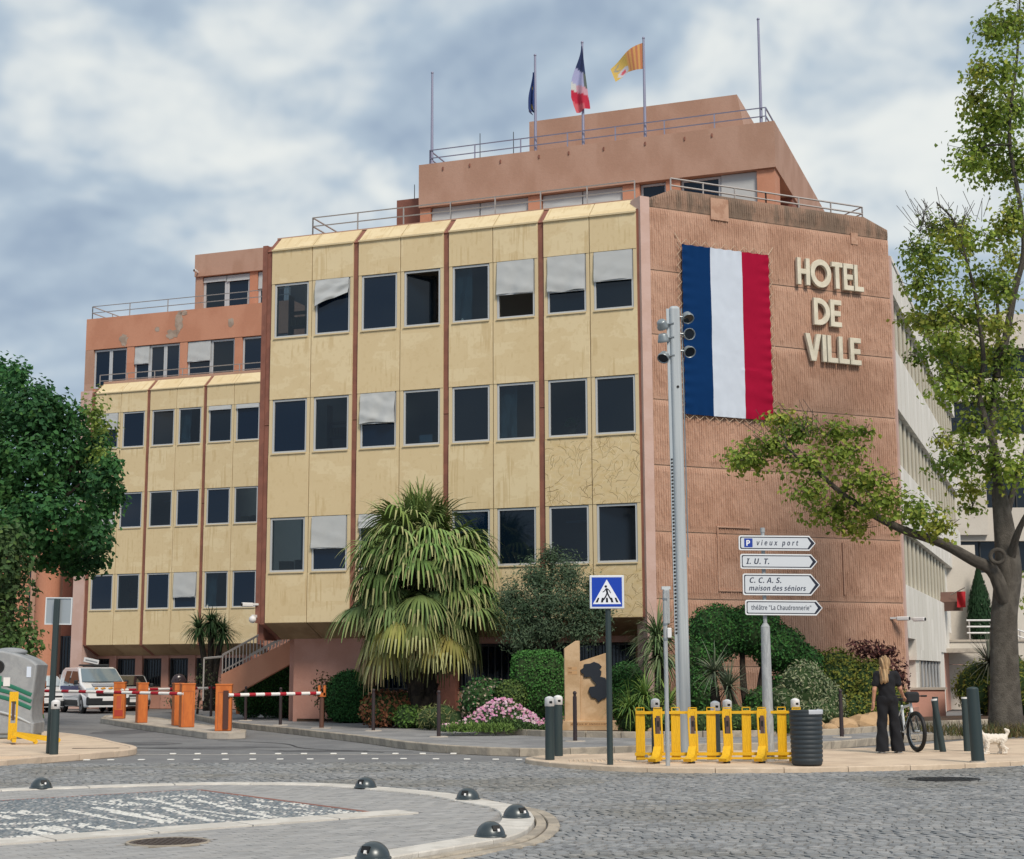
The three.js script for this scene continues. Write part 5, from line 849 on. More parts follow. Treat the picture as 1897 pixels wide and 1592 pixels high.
// right-hand tree
{
  const t = thing('plane_tree', 'large tree at the right with a thick grey trunk and long left limb', 'tree');
  const TR = [[11.74, 0.1, -37.4], [11.80, 1.44, -37.4], [11.88, 2.72, -37.4], [12.02, 3.89, -37.4], [11.97, 4.94, -37.4], [11.90, 6.0, -37.4]];
  part('trunk', taper(TR, [.42, .33, .31, .32, .25, .16], 18, 6), MT.bark, t);
  const LIMB = [[11.85, 3.2, -37.25], [11.51, 3.91, -37.01], [11.03, 4.14, -36.82], [10.26, 4.53, -36.63], [9.25, 4.85, -36.44], [8.26, 5.35, -36.26], [7.75, 5.69, -36.07], [7.24, 6.11, -35.88], [6.65, 6.52, -35.69], [6.34, 6.75, -35.5]];
  part('limb', taper(LIMB, [.18, .16, .135, .115, .095, .085, .065, .05, .035, .02], 12, 4), MT.bark, t);
  part('pruned_knot', new THREE.TorusGeometry(0.16, 0.05, 8, 16), MT.bark, t, [11.56, 4.22, -36.68], [0.1, -0.3, 0]);
  const br = [[[[7.8, 5.68, -36.1], [8.2, 6.0, -36.2], [8.84, 6.13, -36.2], [9.08, 5.74, -36.2]], .06], [[[11.9, 6.0, -37.4], [11.86, 7.08, -37.5], [11.99, 8.45, -37.6], [12.21, 10.12, -37.7], [12.21, 11.47, -37.8]], .2], [[[11.91, 6.67, -37.4], [11.57, 7.86, -37.29], [11.46, 8.45, -37.17], [11.58, 8.9, -37.06], [11.51, 9.95, -36.95], [11.39, 10.74, -36.84], [11.19, 11.53, -36.73], [10.91, 12.46, -36.61], [10.46, 12.91, -36.5]], .14], [[[11.18, 11.53, -36.7], [10.81, 12.08, -36.7], [10.46, 12.3, -36.7], [10.09, 12.6, -36.7]], .035], [[[10.98, 12.18, -36.6], [11.2, 12.6, -36.6], [11.42, 13.0, -36.6]], .03], [[[12.02, 5.21, -37.4], [12.3, 6.0, -37.4], [12.7, 7.2, -37.4]], .17], [[[12.03, 4.02, -37.4], [12.12, 4.88, -36.7], [12.5, 5.8, -36.0]], .2], [[[12.05, 8.71, -37.5], [12.31, 9.79, -37.43], [12.55, 10.87, -37.36], [12.81, 11.82, -37.29], [12.76, 13.06, -37.21], [12.56, 14.87, -37.14], [12.86, 16.98, -37.07], [13.0, 18.69, -37.0]], .17], [[[11.5, 9.6, -36.9], [10.9, 9.9, -36.6], [10.3, 10.6, -36.3]], .04], [[[11.5, 8.5, -37.1], [10.9, 8.9, -36.8], [10.3, 9.2, -36.6]], .05], [[[11.87, 7.0, -37.4], [11.2, 6.9, -37.0], [10.3, 6.95, -36.3]], .05], [[[7.0, 6.3, -35.8], [6.4, 6.6, -36.3], [5.6, 6.6, -36.6]], .035], [[[6.4, 6.7, -35.6], [6.5, 7.2, -36.2], [6.55, 7.6, -36.7]], .03], [[[12.6, 14.6, -37.1], [12.0, 14.6, -37.2], [11.4, 14.1, -36.6]], .05], [[[12.7, 15.6, -37.1], [12.0, 16.0, -36.4], [11.5, 16.1, -36.0]], .04]];
  for (const [pts, r] of br) part('branch', taper(pts, pts.map((_, i) => r * .64 * (1 - 0.8 * i / (pts.length - 1))), 8, 4), MT.bark, t);
  const tw = []; for (let i = 0; i < 60; i++) { const a = [rr(9.9, 11.6), rr(11.9, 12.6), rr(-36.9, -36.3)], d = [rr(-.5, .4), rr(.25, .75), rr(-.2, .2)]; tw.push(bar(a, [a[0] + d[0], a[1] + d[1], a[2] + d[2]], 0.007, 4)); } for (let i = 0; i < 26; i++) { const a = [rr(6.0, 7.4), rr(6.8, 7.2), rr(-36.4, -35.6)], d = [rr(-.6, .3), rr(.2, .75), rr(-.2, .2)]; tw.push(bar(a, [a[0] + d[0], a[1] + d[1], a[2] + d[2]], 0.006, 4)); }
  part('bare_twigs', merge(tw), MT.bark, t);
  const CR = [[12.56, 17.58, -36.46, .7, .58], [12, 17.11, -36.03, .51, .44], [12.11, 17.74, -36.97, .32, .26], [12.13, 16.2, -36.2, .7, .64], [11.51, 16.09, -35.91, .44, .32], [12.13, 15.38, -36.99, .71, .58], [13.25, 16.14, -38.64, .54, .81], [12.16, 14.98, -38.26, .81, .54], [12.58, 14.36, -38.15, .8, .6], [11.35, 13.91, -36.41, .51, .38], [12.82, 14.25, -37.42, .46, .72], [12.39, 12.59, -36.59, .39, .64], [11.8, 12.42, -38.67, .47, .47], [10.37, 10.42, -38.35, .54, .3], [10.96, 10.4, -38.28, .6, .3], [11.71, 10.39, -38.26, .74, .38], [11.76, 9.81, -36.32, .51, .38], [10.41, 9.23, -36.69, .64, .41], [10.15, 9.3, -37.71, .33, .26], [11.46, 9.37, -38.04, .67, .53], [11.22, 9.03, -38.43, .67, .34], [12.85, 12.02, -38.52, .41, .47], [11.57, 11.87, -35.98, .32, .25], [11.82, 8.19, -37.64, .59, .66], [12.58, 8.5, -37.85, .46, .8], [12.25, 9.22, -37.32, .39, .52], [11.87, 7.29, -36.27, .51, .51], [11.03, 6.78, -37.22, .65, .5], [10.17, 6.93, -35.99, .32, .25], [11.11, 6.71, -38.69, .61, .34], [11.56, 6.06, -38.47, .54, .4], [11.81, 6.54, -37.45, .53, .46], [12.07, 6.3, -36.66, .51, .51], [11.58, 5.6, -38.61, .34, .2], [11.35, 7.5, -37.53, .46, .4], [10.30,9.95,-36.91,0.65,0.39], [10.79,10.44,-36.70,0.64,0.45], [9.80,10.77,-36.13,0.44,0.38], [11.99,11.28,-37.88,0.60,0.53], [10.43,8.13,-35.82,0.63,0.50], [12.11,10.92,-37.01,0.52,0.52], [11.85,9.42,-37.96,0.67,0.53], [9.87,11.54,-35.99,0.51,0.44], [10.68,12.48,-37.13,0.52,0.39], [11.34,8.67,-37.28,0.59,0.52], [10.39,9.39,-35.90,0.63,0.35], [12.15,12.35,-36.71,0.45,0.58], [12.28,15.28,-37.49,0.59,0.66], [11.72,15.77,-36.88,0.45,0.52]];
  const SP = [[10.68, 11.95, -36.25, .64, .38], [10.31, 11.08, -36.04, .7, .44], [10.13, 10.64, -36.39, .51, .38], [11.2, 12.3, -37, .6, .5], [10.2, 11.5, -36.6, .6, .5]];
  const CL = [[6.55, 7.52, -36.74, .54, .34], [5.73, 6.59, -36.69, .64, .39], [6.18, 6.85, -36.21, .64, .38], [5.38, 6.51, -36.08, .44, .19], [7.7, 7.19, -36.34, .77, .32], [7.82, 6.63, -36.1, .63, .41], [6.97, 6.33, -35.73, .69, .4], [8.27, 5.97, -35.93, .76, .48], [7.76, 5.34, -36.64, .84, .45], [6.92, 5.67, -35.56, .56, .35], [8.66, 5.42, -35.56, .75, .44], [9.62, 5.24, -36.38, .7, .49], [9.98, 4.88, -35.89, .5, .38], [8.04, 4.92, -36.25, .51, .32], [6.82, 7.17, -36.16, .44, .32], [8.32, 7.13, -35.98, .32, .23]];
  part('twigs', clumpTwigs([...CR, ...CL], 7), MT.bark, t);
  const F = new Foliage(); clumpLeaves(F, CR, 380, .13, .1, GR.plane, { bias: 0.55, droop: -0.7 }); clumpLeaves(F, SP, 240, .13, .1, GR.plane, { bias: 0.7, droop: -0.6 });
  clumpLeaves(F, CL, 430, .13, .095, GR.plane, { bias: 0.6, droop: -0.6 }); clumpLeaves(F, CL.slice(0, 4), 120, .12, .09, GR.bright, { bias: 0.6 });
  part('crown', F.build(), leafMat, t);
}
// left-hand tree
{
  const t = thing('broadleaf_tree', 'dense dark green tree at the left edge in front of the left wing', 'tree');
  part('trunk', taper([[-15.0, 0.08, -45.6], [-15.0, 2, -45.6], [-14.9, 4.2, -45.7], [-14.7, 6, -45.8]], [.32, .25, .22, .16], 12, 5), MT.barkDark, t);
  for (const e of [[-13, 7.2, -46], [-16.5, 7.6, -45.4], [-14, 9, -45.6], [-15.8, 9.8, -46.4], [-12.6, 8.6, -46]]) part('branch', taper([[-14.8, 5, -45.7], [(-14.8 + e[0]) / 2, (5.4 + e[1]) / 2, (-45.7 + e[2]) / 2], e], [.14, .09, .03], 8, 5), MT.barkDark, t);
  const LT = [[-16.24, 11.05, -48.19, .59, .51], [-14.57, 10.19, -44.66, .34, .55], [-14.2, 9.8, -45.62, .4, .48], [-14.13, 9.23, -44.69, .94, .71], [-15.55, 9.39, -46.58, .98, .98], [-13.43, 9.2, -45.02, .39, .55], [-13.75, 8.69, -45.37, .8, .64], [-13.46, 9.38, -47.09, .33, .5], [-12.94, 8.32, -46.26, .73, .65], [-11.87, 7.08, -44.24, .54, .47], [-11.6, 7.53, -44.07, .31, .39], [-14.1, 7.8, -44.81, 1.26, .94], [-13.66, 7.62, -47.17, 1.16, .91], [-12.44, 6.54, -46.51, .57, .49], [-11.61, 6.67, -44.84, .39, .28], [-14.84, 6.73, -45.26, 1.11, .95], [-13.49, 6.18, -44.58, 1.25, .78], [-12.72, 5.82, -45.82, .72, .64], [-11.89, 5.33, -43.99, .46, .46], [-12.72, 4.92, -46.87, .46, .36], [-13.9, 5.33, -47.74, .84, .67], [-14.99, 5.52, -48, 1.01, .59], [-13.34, 4.69, -47.03, .5, .3], [-14.55, 4.93, -48.02, .42, .25], [-14.48, 5.34, -43.88, .77, .77], [-16.1, 7.84, -45.07, 1.42, 1.9], [-17.06, 6.04, -48.05, 1.35, 1.35], [-16.63, 10.01, -47.21, .83, .99]];
  part('twigs', clumpTwigs(LT, 4), MT.barkDark, t);
  const F = new Foliage(); clumpLeaves(F, LT, 480, .17, .14, GR.dark, { bias: 0.33 });
  clumpLeaves(F, [[-12.44, 9.14, -45.21, .35, .79], [-12.87, 9.06, -47.78, .47, .59], [-12.2, 7.9, -45.2, .5, .4]], 300, .14, .11, GR.bright, { bias: 0.6 });
  part('crown', F.build(), leafMat, t);
  const s = thing('ivy_bush', 'tall leafy bush behind the recycling container at the left edge', 'bush'); const Q = new Foliage();
  clumpLeaves(Q, [[-14.14, 5.25, -42.86, .6, .6], [-14.08, 4.55, -43.71, .54, .54], [-14.11, 3.77, -43.19, .68, .61], [-13.94, 2.88, -43.51, .61, .53], [-13.28, 2.41, -42.67, .37, .45], [-13.89, 2.41, -42.51, .75, .6], [-14.27, 4.5, -42.91, .75, .9], [-13.69, 1.82, -42.42, .74, .45], [-14.48, 3.3, -42.81, .6, .9], [-14.2, 1.2, -43, .9, .9], [-13.5, 0.7, -42.8, .5, .7]], 300, .16, .12, [[.09, .17, .05], [.12, .2, .06], [.07, .13, .05]], { bias: 0.4, droop: -0.8 });
  part('foliage', Q.build(), leafMat, s); part('stem', taper([[-14.2, 0.07, -43], [-14.15, 2.2, -43.1], [-14.1, 4.8, -43]], [.09, .07, .03], 8, 5), MT.barkDark, s);
}
// fan palms
function frondGeo(elev, col, dry, L1, R) {           // petiole rising at elev then a pleated fan whose tips hang
  const F = new Foliage(), e = elev * D2R, dir = V(Math.cos(e), Math.sin(e), 0), side = V(0, 0, 1), up = V(-Math.sin(e), Math.cos(e), 0);
  const hub = dir.clone().multiplyScalar(L1); hub.y -= L1 * L1 * 0.10;
  F.blade([V(0, 0, 0), dir.clone().multiplyScalar(L1 * .5).add(V(0, -L1 * L1 * .02, 0)), hub], 0.05, dry ? [.2, .15, .07] : [.10, .14, .04]);
  const colF = tint(col, .35), N = 30, fallK = rr(.45, 1.15);
  for (let k = 0; k < N; k++) {
    const a = lerp(-2.05, 2.05, k / (N - 1)), len = R * (0.72 + 0.28 * Math.cos(a * 0.75)) * rr(.88, 1.08), pts = [], q = dir.clone().multiplyScalar(Math.cos(a)).addScaledVector(side, Math.sin(a)).addScaledVector(up, 0.12 - 0.25 * Math.abs(Math.sin(a))).normalize();
    const fall = fallK * rr(.8, 1.2) * (elev > 45 ? 0.55 : elev > 20 ? .8 : 1); let P = hub.clone(), d = q.clone(); pts.push(P.clone());
    for (let i = 1; i <= 6; i++) { const t = i / 6; d.y -= (t > 0.45 ? 0.85 : 0.12) * fall * (dry ? 1.1 : 0.9); d.normalize(); P = P.clone().addScaledVector(d, len / 6); pts.push(P.clone()); }
    const c = tint(colF, .2); F.blade(pts, 0.072, c, rnd() < (dry ? .8 : elev < -30 ? .6 : .4) ? (dry ? [.42, .32, .17] : [.32, .33, .15]) : null);
  }
  return F.build();
}
{
  const t = thing('fan_palm', 'big shaggy fan palm in front of the main facade with drooping yellowing fronds', 'palm', [-2.4, 0.1, -41.0]);
  part('trunk', taper([[0, 0, 0], [0.02, 1.2, 0], [0, 2.6, 0], [0, 4.2, 0], [-.1, 5.0, 0]], [.42, .36, .34, .3, .12], 16, 6), MT.barkDark, t);
  const bs = []; for (let i = 0; i < 60; i++) { const a = rnd() * 6.28, y = rr(.2, 2.2); bs.push(at(box(0.07, 0.28, 0.05), [Math.cos(a) * .38, y, Math.sin(a) * .38], [rr(-.4, .4), -a, rr(-.5, -.2)])); } part('leaf_bases', merge(bs), MT.barkDark, t);
  const va = {}; for (const [el, col, dry, key] of [[78, [.19, .25, .085], 0, 'a'], [55, [.17, .235, .075], 0, 'b'], [30, [.145, .215, .065], 0, 'c'], [8, [.12, .19, .06], 0, 'd'], [-18, [.13, .19, .065], 0, 'e'], [-42, [.145, .185, .06], 0, 'f'], [-30, [.33, .27, .09], 1, 'g'], [-55, [.34, .27, .15], 1, 'h'], [-50, [.24, .235, .07], 0, 'i']]) va[key] = [0, 1, 2, 3, 4].map(() => frondGeo(el, col, dry, rr(.75, 1.05), rr(.85, 1.05)));
  const ring = (n, y, key, off, lift = 0) => { for (let i = 0; i < n; i++) { const a = (i + off) / n * Math.PI * 2 + rr(-.15, .15), m = part('frond', pick(va[typeof key === 'string' ? key : pick(key)]), leafMatDense, t, [Math.cos(a) * .12 - .15 * lift, y + rr(-.1, .1), -Math.sin(a) * .12], [0, a, 0]); const k = rr(.92, 1.12); m.scale.setScalar(k); } };
  for (let i = 0; i < 190; i++) {
    const k = i / 189, y = lerp(4.8, 3.55, Math.pow(k, 0.95)) + rr(-.14, .14), key = k < .05 ? 'a' : k < .13 ? pick(['a', 'b']) : k < .24 ? pick(['b', 'c']) : k < .38 ? pick(['c', 'd']) : k < .54 ? pick(['d', 'e', 'c']) : k < .72 ? pick(['e', 'f', 'd']) : k < .86 ? pick(['e', 'f', 'i']) : pick(['i', 'i', 'f', 'f', 'i', 'e', 'g']);
    const a = i * 2.39996 + rr(-.2, .2), m = part('frond', pick(va[key]), leafMatDense, t, [Math.cos(a) * .1 - (k < .2 ? .1 : 0), y, -Math.sin(a) * .1], [rr(-.25, .25), a, rr(-.22, .22)]); m.scale.setScalar(lerp(.9, 1.4, smooth(0, .4, k)) * rr(.88, 1.12));
  }
  for (let i = 0; i < 5; i++) { const m = part('dry_frond', pick(va.h), leafMatDense, t, [-.3, 3.95 - i * .1, .1], [0, 2.75 + i * .2, 0]); m.scale.setScalar(1.5); }
}
function swordHead(F, C, n, len, w, pal, { droop = 0.6, spread = 1, upb = 0.25 } = {}) {
  for (let i = 0; i < n; i++) {
    const d = rdir(); d.y = d.y * 0.75 * spread + upb; d.normalize(); const L = len * rr(.75, 1.1), pts = [C.clone()]; let P = C.clone(), q = d.clone();
    for (let k = 1; k <= 5; k++) { q.y -= droop * 0.09 * k; q.normalize(); P = P.clone().addScaledVector(q, L / 5); pts.push(P.clone()); }
    F.blade(pts, w, tint(pick(pal), .25));
  }
}
const YU = [[.13, .19, .085], [.09, .15, .065], [.18, .23, .115]];
{
  const t = thing('dragon_palm', 'small sword leaved palm beside the outside stair', 'palm', [-11.0, 0.2, -56.5]);
  for (const [x, h, lx] of [[-.25, 2.9, -.35], [.35, 2.75, .35], [.05, 3.1, 0]]) part('stem', taper([[x * .3, 0, 0], [x * .6, h * .5, .05], [lx * 1.2, h, 0]], [.16, .12, .1], 9, 5), MT.barkDark, t);
  const F = new Foliage(); for (const p of [[-.45, 2.95, 0], [.45, 2.8, .1], [0, 3.2, .1], [.1, 2.9, -.2]]) swordHead(F, V(...p), 150, .85, .06, [[.07, .13, .05], [.09, .16, .065]], { droop: .8 }); part('leaves', F.build(), leafMatDense, t);
  const u = thing('low_scrub', 'low dry scrub at the foot of the stair palm', 'bush', [-11.3, 0.1, -55.9]); const Q = new Foliage(); clumpLeaves(Q, [[0, .7, 0, .9, .7], [.9, .5, .2, .5, .5], [.2, 1.2, .1, .5, .6], [-.7, .4, .2, .5, .4]], 140, .12, .05, [[.1, .13, .06], [.15, .14, .08], [.2, .17, .11]]); part('foliage', Q.build(), leafMatDense, u); part('stem', taper([[0, 0, 0], [.05, .6, 0], [.1, 1.2, 0]], [.05, .04, .02], 6, 3), MT.barkDark, u);
}
function yucca(label, x, y, z, h, heads, n, len, w, pal, o) { const t = thing('yucca', label, 'yucca', [x, 0.19, z], 0, 'sword leaved clumps by the corner'); const F = new Foliage(); for (const p of heads) swordHead(F, V(...p), n, len, w, pal, o); part('leaves', F.build(), leafMatDense, t); if (h) part('stem', taper([[0, 0, 0], [.03, h * .5, 0], [0, h, 0]], [.15, .12, .09], 9, 4), MT.barkDark, t); return t; }
yucca('tall yucca with spiky head behind the thin signal post', 3.35, 0, -36.0, 2.1, [[0, 2.15, 0], [0.05, 1.7, .1]], 210, .95, .05, YU, { droop: .75 });
yucca('low arching yucca at the foot of the tall one', 3.1, 0, -34.9, 0, [[-.15, .8, 0], [.35, .6, .1], [-.5, .5, .1]], 150, .75, .035, [[.1, .19, .05], [.14, .23, .055], [.19, .27, .06]], { droop: .9, upb: .6 });
yucca('grey green spiky clump right of the floodlight column', 4.6, 0, -35.6, 1.0, [[0, 1.35, 0], [.3, 1.0, .2]], 130, .75, .04, [[.15, .18, .12], [.12, .155, .1]], { droop: .35 });
// olive tree before the facade
{
  const t = thing('olive_tree', 'grey green olive tree between the big palm and the monument', 'tree', [0.85, 0.19, -39.3]);
  part('trunk', taper([[0, 0, 0], [.08, .9, 0], [-.05, 1.9, 0], [.05, 2.6, 0]], [.13, .1, .09, .06], 9, 5), MT.barkDark, t);
  for (const e of [[-.9, 3.4, .1], [.9, 3.3, -.1], [.2, 4.2, 0], [-.4, 3.9, .2], [1.3, 3.0, 0]]) part('branch', taper([[0, 1.9, 0], [e[0] * .5, (2.2 + e[1]) / 2, e[2]], e], [.06, .04, .012], 7, 4), MT.barkDark, t);
  const F = new Foliage(); clumpLeaves(F, [[-.5, 2.9, 0, .7, .6], [.2, 3.1, .2, .7, .6], [.9, 3.0, 0, .6, .55], [-.2, 3.7, 0, .6, .55], [.55, 3.8, .1, .5, .5], [.1, 4.25, 0, .3, .3], [1.35, 2.85, .1, .4, .4], [-.9, 3.2, 0, .4, .5], [0, 2.4, .2, .6, .45], [.9, 2.4, 0, .6, .4], [1.2, 3.5, 0, .3, .3], [-.6, 2.2, .1, .5, .4]], 2800, .095, .03, GR.olive, { bias: 0.6, droop: 0 }); part('crown', F.build(), leafMat, t);
}
function shrub(name, label, p, blobs, dens, l, w, pal, o = {}) {   // clipped or loose shrub: leafy skin over a solid core, coloured dark to stand for the shade inside
  const t = thing(name, label, o.cat || 'shrub', p, o.turn || 0, o.group), F = new Foliage();
  for (const [x, y, z, rx, ry, rz] of blobs) {
    const n = Math.round(dens * (o.loose ? 1.6 : 5) * (rx * ry + rx * rz + ry * rz)), flat = o.square || 1;
    for (let i = 0; i < n; i++) { const d = rdir(), q = flat > 1 ? 1 / Math.pow(Math.abs(d.x) ** (2 * flat) + Math.abs(d.y) ** (2 * flat) + Math.abs(d.z) ** (2 * flat), 1 / (2 * flat)) : 1, r = q * rr(o.in ?? 0.88, 1.03), P = V(x + d.x * rx * r, y + d.y * ry * r, z + d.z * rz * r); if (P.y < 0) continue; const nn = d.clone().add(rdir().multiplyScalar(.8)).normalize(), dd = rdir(); dd.addScaledVector(nn, -dd.dot(nn)); const k = rr(.7, 1.2); F.leaf(P, dd, nn, l * k, w * k, tint(pick(pal), .25)); }
  }
  part('foliage', F.build(), leafMatDense, t);
  if (!o.loose) part('shade_core', merge(blobs.map(([x, y, z, rx, ry, rz]) => { const g = new THREE.SphereGeometry(1, 16, 12); if (o.square > 1) { const q = g.attributes.position; for (let i = 0; i < q.count; i++) { const v = [q.getX(i), q.getY(i), q.getZ(i)], k = 1 / Math.pow(v.reduce((s, a) => s + Math.abs(a) ** (2 * o.square), 0), 1 / (2 * o.square)); q.setXYZ(i, v[0] * k, v[1] * k, v[2] * k); } } g.scale(rx * .88, ry * .88, rz * .88); g.translate(x, y, z); return g; })), std(0x2c4220, 1), t);
  else part('stem', taper([[0, 0, 0], [.03, blobs[0][1] * .6, 0], [blobs[0][0], blobs[0][1], blobs[0][2]]], [.05, .04, .02], 6, 3), MT.barkDark, t);
  return t;
}
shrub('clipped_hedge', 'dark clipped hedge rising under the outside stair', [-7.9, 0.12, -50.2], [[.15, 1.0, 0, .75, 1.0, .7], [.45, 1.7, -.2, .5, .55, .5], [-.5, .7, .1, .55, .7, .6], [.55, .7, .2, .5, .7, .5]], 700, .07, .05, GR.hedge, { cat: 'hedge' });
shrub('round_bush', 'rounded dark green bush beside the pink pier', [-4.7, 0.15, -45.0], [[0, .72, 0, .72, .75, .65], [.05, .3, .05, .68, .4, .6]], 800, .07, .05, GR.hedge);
shrub('wispy_shrub', 'thin reddish shrub between the pier and the round bush', [-5.5, 0.15, -45.2], [[0, .95, 0, .4, .55, .3], [.1, .4, .1, .35, .4, .3]], 260, .11, .06, [[.07, .06, .03], [.05, .07, .025], [.1, .07, .04]], { loose: true, in: 0.3 });
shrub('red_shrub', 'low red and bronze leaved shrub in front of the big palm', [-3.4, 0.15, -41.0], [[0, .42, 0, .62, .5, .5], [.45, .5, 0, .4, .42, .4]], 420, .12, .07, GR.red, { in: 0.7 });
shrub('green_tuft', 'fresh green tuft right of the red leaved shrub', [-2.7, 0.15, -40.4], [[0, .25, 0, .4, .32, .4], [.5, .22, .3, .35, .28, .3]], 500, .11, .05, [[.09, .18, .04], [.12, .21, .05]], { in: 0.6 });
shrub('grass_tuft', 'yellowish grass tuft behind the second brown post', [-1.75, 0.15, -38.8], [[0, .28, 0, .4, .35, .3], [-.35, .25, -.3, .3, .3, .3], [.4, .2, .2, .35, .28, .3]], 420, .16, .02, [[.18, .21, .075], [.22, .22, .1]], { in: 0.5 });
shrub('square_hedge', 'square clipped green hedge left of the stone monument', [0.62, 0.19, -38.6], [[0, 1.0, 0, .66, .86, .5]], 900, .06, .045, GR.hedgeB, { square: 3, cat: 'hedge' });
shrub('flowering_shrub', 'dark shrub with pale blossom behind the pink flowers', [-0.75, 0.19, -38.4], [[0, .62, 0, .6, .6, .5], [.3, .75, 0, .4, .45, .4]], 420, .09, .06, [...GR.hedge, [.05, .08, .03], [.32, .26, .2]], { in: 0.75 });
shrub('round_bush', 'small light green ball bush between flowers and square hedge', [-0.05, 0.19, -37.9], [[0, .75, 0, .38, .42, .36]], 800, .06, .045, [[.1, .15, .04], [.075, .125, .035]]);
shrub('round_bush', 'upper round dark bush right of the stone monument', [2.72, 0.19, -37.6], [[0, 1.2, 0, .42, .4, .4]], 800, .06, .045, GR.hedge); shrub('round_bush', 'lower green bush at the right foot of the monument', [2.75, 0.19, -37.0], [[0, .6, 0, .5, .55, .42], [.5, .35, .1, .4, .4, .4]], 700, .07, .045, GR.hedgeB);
{ // pink daisy patch
  const t = thing('pink_flowers', 'mound of pink daisies beside the stone monument', 'flowers', [-0.4, 0.19, -36.3]); const F = new Foliage();
  const H = (x, z) => 0.62 * Math.exp(-(((x - .15) / .75) ** 2) - ((z / .7) ** 2)) + 0.08;
  for (let i = 0; i < 5200; i++) { const x = rr(-1.25, 1.15), z = rr(-.7, .8), h = H(x, z); F.leaf(V(x, rr(0.1, 1) * h, z), rdir().add(V(0, .9, 0)), rdir(), .1, .03, tint(pick([[.08, .14, .05], [.1, .17, .055], [.055, .11, .04]]), .2)); }
  part('foliage', F.build(), leafMatDense, t); const B = new Foliage();
  for (let i = 0; i < 480; i++) { const x = i < 330 ? rr(-.55, 1.0) : rr(-1.25, 1.15), z = rr(-.55, .75), C = V(x, H(x, z) + rr(.0, .08), z), n = V(rr(-.4, .4), rr(.3, 1), rr(.4, 1.2)).normalize(), s = V(0, 1, 0).cross(n).normalize(), u = n.clone().cross(s), c = tint(pick([[.55, .27, .42], [.62, .38, .5], [.66, .5, .56], [.5, .2, .36]]), .12), r = rr(.022, .038); for (let k = 0; k < 8; k++) { const a = k / 8 * 6.283, b = a + .7, m = a + .35; B.tri(C.toArray(), C.clone().addScaledVector(s, Math.cos(a) * r).addScaledVector(u, Math.sin(a) * r).toArray(), C.clone().addScaledVector(s, Math.cos(b) * r).addScaledVector(u, Math.sin(b) * r).addScaledVector(n, .008).toArray(), c); } B.leaf(C.clone().addScaledVector(n, .006), s, n, .016, .016, [.4, .3, .05]); }
  const m = part('blossoms', B.build(), leafMatDense, t); m.userData.kind = 'stuff';
  const G = new Foliage(); for (let i = 0; i < 900; i++) G.leaf(V(rr(-1.1, .4), rr(0, .16), rr(.5, 1.1)), rdir().add(V(0, .8, 0)), rdir(), .13, .03, tint([.12, .2, .05], .25)); part('front_grass', G.build(), leafMatDense, t);
}
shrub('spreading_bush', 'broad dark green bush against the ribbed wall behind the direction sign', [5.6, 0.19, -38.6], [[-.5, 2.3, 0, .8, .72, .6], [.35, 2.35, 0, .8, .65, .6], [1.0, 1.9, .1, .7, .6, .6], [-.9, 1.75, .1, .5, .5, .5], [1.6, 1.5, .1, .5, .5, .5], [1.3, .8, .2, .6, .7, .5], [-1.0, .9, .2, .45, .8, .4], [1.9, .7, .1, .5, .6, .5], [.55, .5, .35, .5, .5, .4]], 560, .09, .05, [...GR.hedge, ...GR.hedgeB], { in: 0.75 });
{ const t = scene.children[scene.children.length - 1]; for (const [a, b] of [[-.3, -.6], [.5, .7], [.1, .1]]) part('stem', taper([[a * .5 + .2, 0, 0], [a, .9, .1], [b, 1.9, 0]], [.12, .09, .06], 8, 4), MT.barkDark, t); }
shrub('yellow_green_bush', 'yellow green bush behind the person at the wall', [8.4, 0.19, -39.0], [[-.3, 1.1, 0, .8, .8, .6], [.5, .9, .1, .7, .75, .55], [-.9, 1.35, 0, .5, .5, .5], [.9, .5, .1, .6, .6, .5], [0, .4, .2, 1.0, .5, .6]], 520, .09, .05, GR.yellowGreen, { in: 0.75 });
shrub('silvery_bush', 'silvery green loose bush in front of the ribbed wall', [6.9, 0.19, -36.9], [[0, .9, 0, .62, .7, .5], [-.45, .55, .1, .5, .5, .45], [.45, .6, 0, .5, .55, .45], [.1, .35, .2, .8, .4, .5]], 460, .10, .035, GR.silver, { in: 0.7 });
shrub('purple_shrub', 'purple leaved shrub above the yellow green bush', [9.3, 0.19, -40.3], [[-.2, 1.9, 0, .5, .3, .3], [.35, 1.75, 0, .4, .35, .3], [.55, 1.2, .2, .4, .5, .3]], 420, .16, .06, GR.purple, { loose: true, in: 0.3 });
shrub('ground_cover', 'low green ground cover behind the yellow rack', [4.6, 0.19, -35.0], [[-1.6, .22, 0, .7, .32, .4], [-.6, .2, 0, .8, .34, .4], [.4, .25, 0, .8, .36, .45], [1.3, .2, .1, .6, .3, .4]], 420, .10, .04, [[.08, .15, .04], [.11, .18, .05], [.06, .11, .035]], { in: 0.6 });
{ const t = thing('planter_rocks', 'brown rocks lying at the edge of the bed behind the person', 'rocks'); for (const [x, z, s] of [[6.9, -35.9, .3], [7.6, -36.2, .35], [8.3, -37.2, .4], [8.8, -37.9, .45], [3.1, -34.5, .16], [7.2, -35.7, .2]]) { const g = new THREE.IcosahedronGeometry(s, 2), p = g.attributes.position; for (let i = 0; i < p.count; i++) { const k = 0.8 + 0.4 * fbm(p.getX(i) * 4 + x, p.getY(i) * 4 + p.getZ(i) * 3, 3, 0, 3); p.setXYZ(i, p.getX(i) * k, p.getY(i) * k * .6, p.getZ(i) * k); } g.computeVertexNormals(); part('rock', g, MT.stone, t, [x, 0.2 + s * .2, z]); } }
